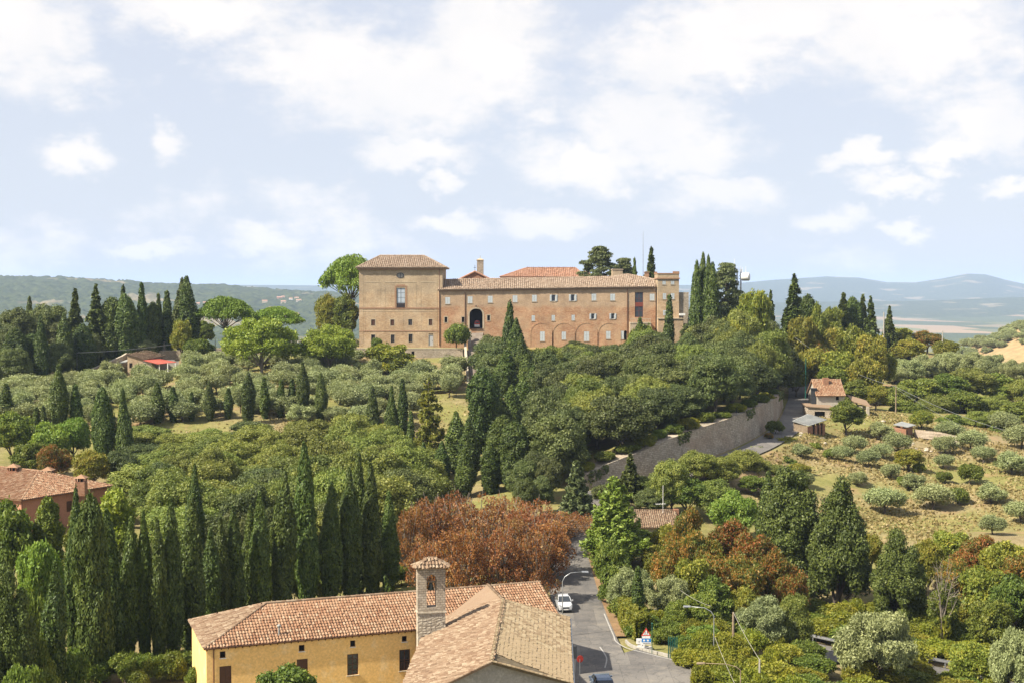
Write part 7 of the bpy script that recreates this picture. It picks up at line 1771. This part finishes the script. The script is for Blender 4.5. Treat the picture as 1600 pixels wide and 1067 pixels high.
# olives on the slope beyond the valley
def gen_far():
    return (random.uniform(235, 480), random.uniform(640, 860))
for (x, y) in sorted(poisson(150, lambda x, y: 1470 < 800+FPX*x/y < 1640 and vnoise(np.array([x]), np.array([y]), 55, 21)[0] > 0.42, gen_far, 7.5)):
    p = PROTO['olive'][random.randrange(4)]
    o = link('olive_tree', p['crown'], None, (x, y, float(Hs(np.array([x]), np.array([y]), False)[0])+0.6))
    s = random.uniform(1.0, 1.7); o.scale = (s*1.1, s*1.1, s); o.rotation_euler = (0, 0, random.random()*6)
    tag(o, 'tiny olive tree on the reddish field slope beyond the right-hand wood', 'olive tree', 'olive trees on the distant red slope')
# grass tufts on open ground
def grass():
    n = 26000
    px = rng.uniform(1180, 1640, n); Y = rng.uniform(190, 300, n)
    x1 = (px-800)*Y/FPX; y1 = Y
    n2 = 16000; px = rng.uniform(20, 730, n2); Y2 = rng.uniform(255, 341, n2)
    x = np.r_[x1, (px-800)*Y2/FPX]; y = np.r_[y1, Y2]
    d = poly_dist(x, y, ROAD)[0]; keep = (d > 4.2) & (vnoise(x, y, 9, 31)+0.4*rng.random(len(x)) > 0.62)
    x, y = x[keep], y[keep]; z = Hs(x, y)
    pos = np.c_[x, y, z+0.1]
    V, F = leaves(pos, np.tile([0,-1.0,0.4], (len(x),1)), 0.42, 1.2, 0.6, np.array([0,0,1.0]), 0.5)
    o = link('dry_grass', mesh_np('dry_grass', V, F, M['drygrass']))
    tag(o, 'tufts of dry yellow grass over the open slopes', 'grass', kind='stuff')
grass()
# fallen chestnut leaves and weeds under the trees are left to the ground material
# ------------------------------------------------------------------ street things
def street_lamp(x, y, hgt, dx, dy, label, mat='grey', run=1.0):
    z = H(x,y); t = empty('street_lamp', (x,y,z)); tag(t, label, 'street lamp')
    m = MB(); m.tube([(x,y,z-.3),(x,y,z+hgt*.5),(x,y,z+hgt*.86),(x+dx*.12,y+dy*.12,z+hgt*.93),(x+dx*.4,y+dy*.4,z+hgt*.985),(x+dx,y+dy,z+hgt)],[.075,.055,.045,.04,.035,.03],8); m.build('pole', M[mat], t, True)
    d = Vector((dx,dy,0)).normalized(); s = Vector((-d.y,d.x,0)); c = Vector((x+dx,y+dy,z+hgt)); m = MB()
    m.hexa([c-d*.1-s*.10-Vector((0,0,.05)), c+d*.62-s*.13-Vector((0,0,.06)), c+d*.62+s*.13-Vector((0,0,.06)), c-d*.1+s*.10-Vector((0,0,.05)), c-d*.1-s*.07+Vector((0,0,.08)), c+d*.58-s*.09+Vector((0,0,.06)), c+d*.58+s*.09+Vector((0,0,.06)), c-d*.1+s*.07+Vector((0,0,.08))]); m.build('lamp_head', M['grey'] if mat == 'grey' else M[mat], t)
    m = MB(); m.hexa([c+d*.12-s*.09-Vector((0,0,.10)), c+d*.55-s*.10-Vector((0,0,.11)), c+d*.55+s*.10-Vector((0,0,.11)), c+d*.12+s*.09-Vector((0,0,.10)), c+d*.1-s*.09-Vector((0,0,.06)), c+d*.57-s*.1-Vector((0,0,.065)), c+d*.57+s*.1-Vector((0,0,.065)), c+d*.1+s*.09-Vector((0,0,.06))]); m.build('lens', M['glass'], t)
q = P(879,900,138); street_lamp(q.x, 138, Zp(893,138)-H(q.x,138), 2.1, .1, 'street lamp with arm over the road beside the white car')
q = P(1115.5,960,127); street_lamp(q.x, 127, Zp(948,127)-H(q.x,127), -2.3, .3, 'street lamp with bent arm pointing left above the roadside bushes')
q = P(1157,1067,115); street_lamp(q.x, 115, Zp(1036,115)-H(q.x,115), -3.2, .1, 'lowest street lamp with a curved arm among the bottom bushes', 'wood')
def car(name, x, y, ang, paint, label, L=4.3, W=1.8, Hh=1.62):
    """front looks along -y before turning"""
    t = empty(name, (0,0,0)); tag(t, label, 'car')
    # body: cross-sections along the length (y, half-width low, half-width mid, z low, z belt)
    def loft(secs, mb):
        V = []; k = len(secs[0])
        for s in secs: V += s
        F = []
        for i in range(len(secs)-1):
            for j in range(k): F.append((i*k+j, i*k+(j+1)%k, (i+1)*k+(j+1)%k, (i+1)*k+j))
        F += [tuple(reversed(range(k))), tuple(range((len(secs)-1)*k, len(secs)*k))]
        return mb.add(V, F)
    h = L/2; w = W/2
    def sec(y, ww, zl, zm, zt): return [(-ww*.92,y,zl),(ww*.92,y,zl),(ww,y,zm),(ww*.98,y,zt-.08),(ww*.86,y,zt),(-ww*.86,y,zt),(-ww*.98,y,zt-.08),(-ww,y,zm)]
    m = loft([sec(-h,w*.80,.38,.55,.68), sec(-h+.08,w*.92,.26,.55,.78), sec(-h+.5,w,.22,.6,.90), sec(-h+1.15,w,.22,.6,.99), sec(0,w,.22,.62,1.02), sec(h-.5,w,.22,.62,1.06), sec(h-.08,w*.95,.28,.6,1.04), sec(h,w*.86,.4,.6,.95)], MB())
    def sec2(y, ww, zb, zt): return [(-ww,y,zb),(ww,y,zb),(ww*.80,y,zt),(-ww*.80,y,zt)]
    body = m.build('body', M[paint], t, False)
    m = loft([sec2(-h+1.1,w*.92,1.0,1.01), sec2(-h+1.75,w*.93,1.0,Hh-.06), sec2(-h+2.2,w*.93,1.0,Hh), sec2(h-1.0,w*.93,1.0,Hh-.02), sec2(h-.55,w*.92,1.0,Hh-.16), sec2(h-.12,w*.9,1.0,1.05)], MB()); m.build('cabin', M['glass'], t)
    m = loft([[(-w*.76,y,z),(w*.76,y,z),(w*.7,y,z+.035),(-w*.7,y,z+.035)] for y, z in ((-h+1.78,Hh-.05),(-h+2.25,Hh+.002),(h-1.0,Hh-.015),(h-.6,Hh-.14))], MB()); m.build('roof_panel', M[paint], t)
    for sx in (-1,1):
        for yy in (-h+1.12, -h+2.35, h-.75):
            m = MB(); m.beam((sx*w*.935,yy,1.0),(sx*w*.77,yy+(.62 if yy < -h+2 else .05 if yy < 0.5 else -.1),Hh-.03),.06,.07); m.build('pillar', M[paint], t)
        for yy in (-h+.82, h-.8):
            wm = MB(); wm.lathe((0,0,0), [(.22,-.1),(.31,-.1),(.33,-.06),(.33,.06),(.31,.1),(.22,.1)], 16); wm.xform(Matrix.Translation(Vector((sx*(w-.1),yy,.33))) @ Matrix.Rotation(math.pi/2,4,'Y')); wh = wm.build('wheel', M['black'], t)
            wm = MB(); wm.lathe((0,0,0), [(.21,-.02),(.2,.02),(.06,.03)], 12); wm.xform(Matrix.Translation(Vector((sx*(w+.005),yy,.33))) @ Matrix.Rotation(sx*math.pi/2,4,'Y')); wm.build('rim', M['grey'], wh)
        m = MB(); m.hexa([(sx*w*.52,-h-.01,.62),(sx*w*.86,-h+.02,.62),(sx*w*.9,-h+.3,.64),(sx*w*.5,-h+.28,.64),(sx*w*.52,-h+.02,.76),(sx*w*.86,-h+.06,.78),(sx*w*.93,-h+.34,.86),(sx*w*.5,-h+.3,.82)]); m.build('headlight', M['grey'], t)
        m = MB(); m.box(min(sx*w*.7,sx*w*.93),max(sx*w*.7,sx*w*.93),h-.06,h+.02,.7,.95); m.build('tail_light', M['red'], t)
        m = MB(); m.box(min(sx*(w+.02),sx*(w+.2)),max(sx*(w+.02),sx*(w+.2)),-h+1.32,-h+1.46,1.0,1.14); m.build('wing_mirror', M[paint], t)
    m = MB(); m.box(-w*.45,w*.45,-h-.012,-h+.06,.45,.62); m.build('grille', M['darkgrey'], t)
    m = MB(); m.box(-.26,.26,-h-.03,-h-.014,.33,.43); m.build('number_plate', M['white'], t)
    m = MB(); m.box(-w*.8,w*.8,-h-.006,-h+.1,.22,.33); m.build('bumper_lip', M['darkgrey'], t)
    t.location = (x,y,H(x,y)+.27); t.rotation_euler = (0,0,ang)
    return t
q = P(882,953,150); car('parked_car', q.x-.1, 150, math.radians(6), 'carwhite', 'white sport utility car parked at the roadside behind the chapel', 3.9, 1.6, 1.5)
q = P(936,1066,121.5); car('parked_car', q.x+.1, 119.2, math.radians(186), 'carblue', 'blue grey car at the bottom edge beside the red round sign', 4.2, 1.75, 1.46)
def signs():
    Y = 133.2; x = X(1011.5,Y); z = H(x,Y); t = empty('road_sign', (x,Y,z)); tag(t, 'warning triangle above blue and white panels on a post at the junction', 'road sign')
    m = MB(); zt = Zp(980,Y); m.tube([(x,Y,z-.3),(x,Y,zt)], .035, 8); m.build('post', M['grey'], t)
    z0, z1, w = Zp(992.5,Y), zt, .5; yf = Y-.06
    m = MB(); m.slab([(x-w,yf,z0),(x+w,yf,z0),(x,yf,z1)],(0,.02,0)); tr = m.build('triangle', M['red'], t)
    m = MB(); m.slab([(x-w*.68,yf-.006,z0+.09),(x+w*.68,yf-.006,z0+.09),(x,yf-.006,z1-.22)],(0,.004,0)); m.build('triangle_field', M['white'], tr)
    m = MB()
    for dx in (-.11,.11):     # two walking figures
        m.box(x+dx-.035,x+dx+.035,yf-.012,yf-.008,z0+.26,z0+.42); m.beam((x+dx,yf-.01,z0+.27),(x+dx-.07,yf-.01,z0+.13),.035,.004); m.beam((x+dx,yf-.01,z0+.27),(x+dx+.07,yf-.01,z0+.13),.035,.004)
        m.lathe((x+dx,yf-.01,z0+.43),[(.01,0),(.035,.03),(.01,.07)],6,1,.1)
    m.build('pictogram', M['black'], tr)
    a, b = Zp(996.5,Y), Zp(992.8,Y); m = MB(); m.box(x-.42,x+.42,yf,yf+.02,a,b); m.build('small_panel', M['white'], t)
    a, b = Zp(1002.5,Y), Zp(996.8,Y); m = MB(); m.box(x-.45,x+.5,yf,yf+.02,a,b); bp = m.build('blue_panel', M['blue'], t)
    for dx in (-.2,.18): m = MB(); m.box(x+dx-.1,x+dx+.1,yf-.008,yf-.003,a+.1,b-.1); m.build('white_symbol', M['white'], bp)
    a, b = Zp(1006,Y), Zp(1002.7,Y); m = MB(); m.box(x-.62,x+.5,yf,yf+.02,a,b); wp = m.build('white_panel', M['white'], t)
    m = MB()
    for k in range(9): m.box(x-.3+k*.085,x-.3+k*.085+.055,yf-.006,yf-.003,a+.06,a+.14)
    m.build('lettering', M['darkgrey'], wp)
    for px_, w, y0, y1, lb in ((1000.5,.26,997.5,1014,'white utility cabinet on a stalk left of the road signs'),(1006,.2,1003,1014.5,'low white utility post just left of the road sign post')):
        Yk = 133.6; xk = X(px_,Yk); zk = H(xk,Yk); t2 = empty('utility_cabinet', (xk,Yk,zk)); tag(t2, lb, 'utility box', 'utility boxes at the junction')
        zt2 = Zp(y0,Yk); m = MB(); m.box(xk-w,xk+w,Yk-.15,Yk+.15,zt2-.48,zt2); m.build('box', M['white'], t2); m = MB(); m.box(xk-w*.55,xk+w*.55,Yk-.1,Yk+.1,zk-.2,zt2-.483); m.build('plinth', M['white'], t2)
        m = MB(); m.box(xk-w*.2,xk+w*.2,Yk-.158,Yk-.152,zt2-.3,zt2-.22); m.build('lock', M['darkgrey'], t2)
    Y = 121.0; x = X(907.5,Y); z = H(x,Y); t = empty('round_sign', (x,Y,z)); tag(t, 'round red road sign on a thin post beside the chapel roof edge', 'road sign'); zc = Zp(1029,Y)
    m = MB(); m.tube([(x-.02,Y-.05,z-.3),(x-.02,Y-.05,zc)], .03, 8); m.build('post', M['grey'], t)
    m = MB(); m.lathe((0,0,0),[(.3,-.012),(.33,-.005),(.33,.005),(.3,.012)],20); m.xform(Matrix.Translation(Vector((x,Y,zc))) @ Matrix.Rotation(math.radians(20),4,'Z') @ Matrix.Rotation(math.pi/2,4,'X')); m.build('disc', M['red'], t)
    Y = 122.5; x = X(899.5,Y); z = H(x,Y); t = empty('direction_sign', (x,Y,z)); tag(t, 'dark narrow panel on a post left of the round red sign', 'road sign'); zt = Zp(1008,Y)
    m = MB(); m.tube([(x,Y,z-.3),(x,Y,zt)], .035, 8); m.build('post', M['grey'], t); m = MB(); m.box(x-.17,x+.17,Y-.06,Y-.04,zt-1.2,zt-.05); m.build('panel', M['darkgrey'], t)
    Y = 116.0; x = X(901.5,Y); t = empty('bollard', (x,Y,H(x,Y))); tag(t, 'short dark green bollard beside the chapel wall', 'bollard'); m = MB(); m.lathe((x,Y,H(x,Y)),[(.11,-.2),(.11,.8),(.13,.82),(.13,.95),(.05,1.02)],10); m.build('shaft', M['greenmetal'], t)
signs()
def kerbs():
    t = empty('kerb_island', (13.2,134.2,0)); tag(t, 'pale concrete kerb and footing under the road signs', 'kerb')
    pts = bez([(11.75,136.4,0),(12.1,134.7,0),(13.2,133.0,0),(14.6,131.8,0),(16.6,129.9,-.03),(19.8,127.7,-.1)], 4)
    for a, b in zip(pts, pts[1:]):
        a, b = Vector(a), Vector(b); d = (b-a).normalized(); n = Vector((-d.y,d.x,0))*.09; g = d*.01; z0 = Vector((0,0,-.2)); z1 = Vector((0,0,.12))
        MB().hexa([a+g-n+z0,b-g-n+z0,b-g+n+z0,a+g+n+z0,a+g-n+z1,b-g-n+z1,b-g+n+z1,a+g+n+z1]).build('kerb_stone', M['concretepost'], t)
    MB().box(12.5,14.2,133.3,134.2,-.2,.08).build('footing', M['concretepost'], t)
kerbs()
def pole(x, y, ztop, r, label, mat='concretepost', arm=0.0, lean=(0,0)):
    z = H(x,y); t = empty('utility_pole', (x,y,z)); tag(t, label, 'pole'); m = MB(); m.tube([(x,y,z-.5),(x+lean[0]*.5,y+lean[1]*.5,(z+ztop)/2),(x+lean[0],y+lean[1],ztop)],[r*1.2,r,r*.75],8); m.build('shaft', M[mat], t)
    if arm: m = MB(); m.beam((x-arm,y,ztop-.3),(x+arm,y,ztop-.3),.1); m.build('cross_arm', M['wood'], t)
    return Vector((x+lean[0],y+lean[1],ztop))
tops = {}
for key, px_, yt, Y, r, lb, mt in (('a',1381.5,488,412,.22,'tall concrete pole standing left on the right-hand ridge','concretepost'),('b',1473.5,517,410,.2,'shorter concrete pole right of the sandy knoll','concretepost'),('c',1283,500,372,.16,'thin pole above the trees near the road bend','concretepost'),
        ('d',1260,560,318,.14,'short green pole at the road bend','greenmetal'),('e',335.5,527,341,.1,'thin dark pole on the terrace wall left of the walnut','darkgrey'),('f',119,551,322,.1,'thin dark pole beside the climbing garden wall','darkgrey'),
        ('g',1149,956,131,.14,'pale timber pole among the bushes right of the street lamp','wood'),('h',1191,1030,118,.11,'grey pole at the bottom edge among the brambles','concretepost'),('k',902,555,346,.1,'hidden wall pole','darkgrey')):
    if key == 'k': continue
    tops[key] = pole(X(px_,Y), Y, Zp(yt,Y), r, lb, mt)
def cable(a, b, sag, r, label, mat='grey'):
    a, b = Vector(a), Vector(b); pts = []
    for i in range(13):
        k = i/12; p = a.lerp(b,k); p.z -= sag*4*k*(1-k); pts.append(p)
    m = MB(); m.tube(pts, r, 4); tag(m.build('overhead_cable', M[mat]), label, 'cable')
mid = P(1400,604,300); cable(P(1236,523,345), mid, 1.6, .032, 'thick overhead cable running down from the convent wood')
cable(mid, P(1640,690,262), 1.2, .032, 'thick overhead cable crossing the right-hand wood')
cable(mid+Vector((0,.4,-.3)), P(1640,716,262), 1.6, .02, 'thin second cable below the thick one on the right')
t = pole(mid.x, 300, mid.z+.2, .13, 'slim pole carrying the cables behind the stone house', 'wood')
cable(tops['f'], P(293,534,345), .5, .03, 'overhead cable above the red-roofed cottage')
cable(tops['g'], tops['h'], .2, .02, 'pale stay cable slanting from the timber pole to the bottom edge', 'concretepost')
cable(P(1042,903,150), tops['g']-Vector((2.2,0,-.6)), .4, .016, 'overhead cable from the thin cypress towards the timber pole', 'concretepost')
cable(P(1117,995,124), P(1150,1072,112), .1, .018, 'pale cable falling from the street lamp to the bottom edge', 'concretepost')
def fences():
    # green wire fence and gate right of the signs
    Y = 130.5; t = empty('green_fence', (X(1053,Y),Y,H(X(1053,Y),Y))); tag(t, 'dark green metal fence panel beside the overgrown bushes', 'fence')
    xs = [X(1047+3.4*i,Y) for i in range(5)]
    for x in xs: m = MB(); m.box(x-.04,x+.04,Y-.04,Y+.04,H(x,Y)-.2,Zp(994,Y)); m.build('post', M['greenmetal'], t)
    for k in range(2): m = MB(); z = Zp(997+k*13,Y); m.beam((xs[0],Y,z),(xs[-1],Y,z),.05); m.build('rail', M['greenmetal'], t)
    for i in range(11):
        x = xs[0]+(xs[-1]-xs[0])*(i+.5)/11; m = MB(); m.box(x-.014,x+.014,Y-.02,Y-.0,H(x,Y),Zp(995,Y)); m.build('picket', M['greenmetal'], t)
    Yp = 131.5; 
    for px_, lb in ((1021,'tall thin green post beside the warning sign'),): x = X(px_,Yp); m = MB(); m.tube([(x,Yp,H(x,Yp)-.2),(x,Yp,Zp(975,Yp))],.04,6); m.lathe((x,Yp,Zp(975,Yp)),[(.04,0),(.09,.05),(.09,.12),(.03,.18)],8); tag(m.build('green_post', M['greenmetal']), lb, 'post')
    # dark green netting on posts by the lower road
    t = empty('green_netting', P(1240,1020,139)); tag(t, 'dark green shade netting hung on posts beside the lower road', 'netting')
    a, b, c = P(1213,1006,138), P(1252,1004,139.5), P(1275,1000,141); m = MB(); V = []
    pts = [a.lerp(b,k/6) for k in range(6)]+[b.lerp(c,k/5) for k in range(6)]
    for p in pts:
        for j in range(6): V.append((p.x+random.uniform(-.06,.06), p.y+random.uniform(-.12,.12)-.25*math.sin(j), p.z-j*.36+random.uniform(-.05,.05)))
    F = [(i*6+j, i*6+j+1, (i+1)*6+j+1, (i+1)*6+j) for i in range(len(pts)-1) for j in range(5)]
    m.add(V,F); m.build('net', plain('dark green net', (0.010,0.045,0.042), .7), t)
    for p in (a,b,c): mm = MB(); mm.tube([p-Vector((0,0,3)), p+Vector((0,0,.1))],.05,6); mm.build('post', M['wood'], t)
    # guard rail along the far side of the lower road
    t = empty('guard_rail', (50,140,-4)); tag(t, 'galvanised guard rail along the lower road at bottom right', 'guard rail')
    ln = offs(LROAD, 2.9); ln = [Vector(p) for p in ln if p[0] > 30]; m = MB()
    for p, q in zip(ln, ln[1:]):
        for dz, o in ((.55,0),(.63,.04),(.71,0),(.79,.04)): m.beam(p+Vector((0,-o,dz)), q+Vector((0,-o,dz)), .05, .09)
    m.build('rail', M['rail'], t)
    for p in ln[::2]: mm = MB(); mm.box(p.x-.06,p.x+.06,p.y+.04,p.y+.14,p.z-.5,p.z+.8); mm.build('post', M['rail'], t)
fences()
def hedge(line, w, hgt, label, n=9000):
    """clipped hedge: leaves over a soft box along a line"""
    line = np.array(line, float); seg = np.diff(line, axis=0); ln = np.hypot(seg[:,0], seg[:,1]); cum = np.r_[0, np.cumsum(ln)]
    t = rng.random(n)*cum[-1]; i = np.clip(np.searchsorted(cum, t)-1, 0, len(ln)-1); k = (t-cum[i])/ln[i]
    base = line[i]+seg[i]*k[:,None]; nr = np.c_[-seg[i][:,1], seg[i][:,0]]/ln[i][:,None]
    ph = rng.random(n); top = ph < .4; side = np.where(rng.random(n) < .5, -1, 1)
    o = np.where(top, rng.uniform(-1,1,n), side*(1-.12*rng.random(n)))*w/2*(1+.18*(vnoise(t,t*0,1.1,5)-.5)); z = np.where(top, 1-.06*rng.random(n), rng.random(n)*.99)*hgt*(1+.22*(vnoise(t,o,0.9,6)-.5))
    x = base[:,0]+nr[:,0]*o; y = base[:,1]+nr[:,1]*o
    zz = Hs(x, y)+z; nrm = np.where(top[:,None], np.array([0,0,1.0]), np.c_[nr*side[:,None], np.zeros(n)+.2])
    V, F = leaves(np.c_[x,y,zz], nrm, .17, 1.5, .55)
    m = n//6; j = rng.integers(0,n,m); V2, F2 = leaves(np.c_[base[j,0]+nr[j,0]*o[j]*.5, base[j,1]+nr[j,1]*o[j]*.5, zz[j]-z[j]*.15], nrm[j], .45, 1.2, .8)
    r = empty('hedge', (line[0][0], line[0][1], H(*line[0]))); tag(r, label, 'hedge', 'clipped hedges along the road')
    o_ = link('foliage', mesh_np('foliage', np.r_[V,V2], np.r_[F,F2+len(V)], M['hedge']), r); o_.matrix_parent_inverse = parent_matrix(r).inverted()
    mb = MB()
    for s in np.linspace(.05,.95,8):
        q = line[0]+(line[-1]-line[0])*s; mb.tube([(q[0],q[1],H(*q)-.2),(q[0]+.05,q[1],H(*q)+hgt*.7)],[.05,.02],5)
    mb.build('stems', M['bark'], r)
def hl(Y): 
    i = np.argmin(abs(ROAD[:,1]-Y)); return offs(ROAD, -(RW+1.9))[i][:2]
hedge([hl(181),hl(172)], 1.5, 2.9, 'farthest clipped hedge on the right side of the road', 7000)
hedge([hl(170.5),hl(160)], 1.5, 2.7, 'second clipped hedge on the right side of the road', 8000)
hedge([hl(158),hl(150)], 1.5, 2.6, 'third clipped hedge on the right side of the road', 8000)
hedge([hl(148.5),(12.6,140.5),(13.6,137.2)], 1.7, 2.6, 'nearest clipped hedge running down to the road signs', 11000)
tree('green','leafy_tree',446,1034,105,112,'rounded green treetop in front of the yellow house wall','tree')
# ------------------------------------------------------------------ air
def haze():
    m = bpy.data.materials.new('summer haze'); m.use_nodes = True
    nt = m.node_tree; nt.nodes.clear()
    o = nt.nodes.new('ShaderNodeOutputMaterial'); v = nt.nodes.new('ShaderNodeVolumePrincipled')
    v.inputs['Color'].default_value = (0.54, 0.69, 1.0, 1); v.inputs['Density'].default_value = HAZE
    v.inputs['Anisotropy'].default_value = 0.0
    nt.links.new(v.outputs[0], o.inputs['Volume'])
    b = MB().box(-26000, 26000, -26000, 46000, -240, 330).build('haze', m)
    tag(b, 'pale blue summer haze over the valley', 'haze', kind='stuff')
HAZE = 0.65e-4
haze()
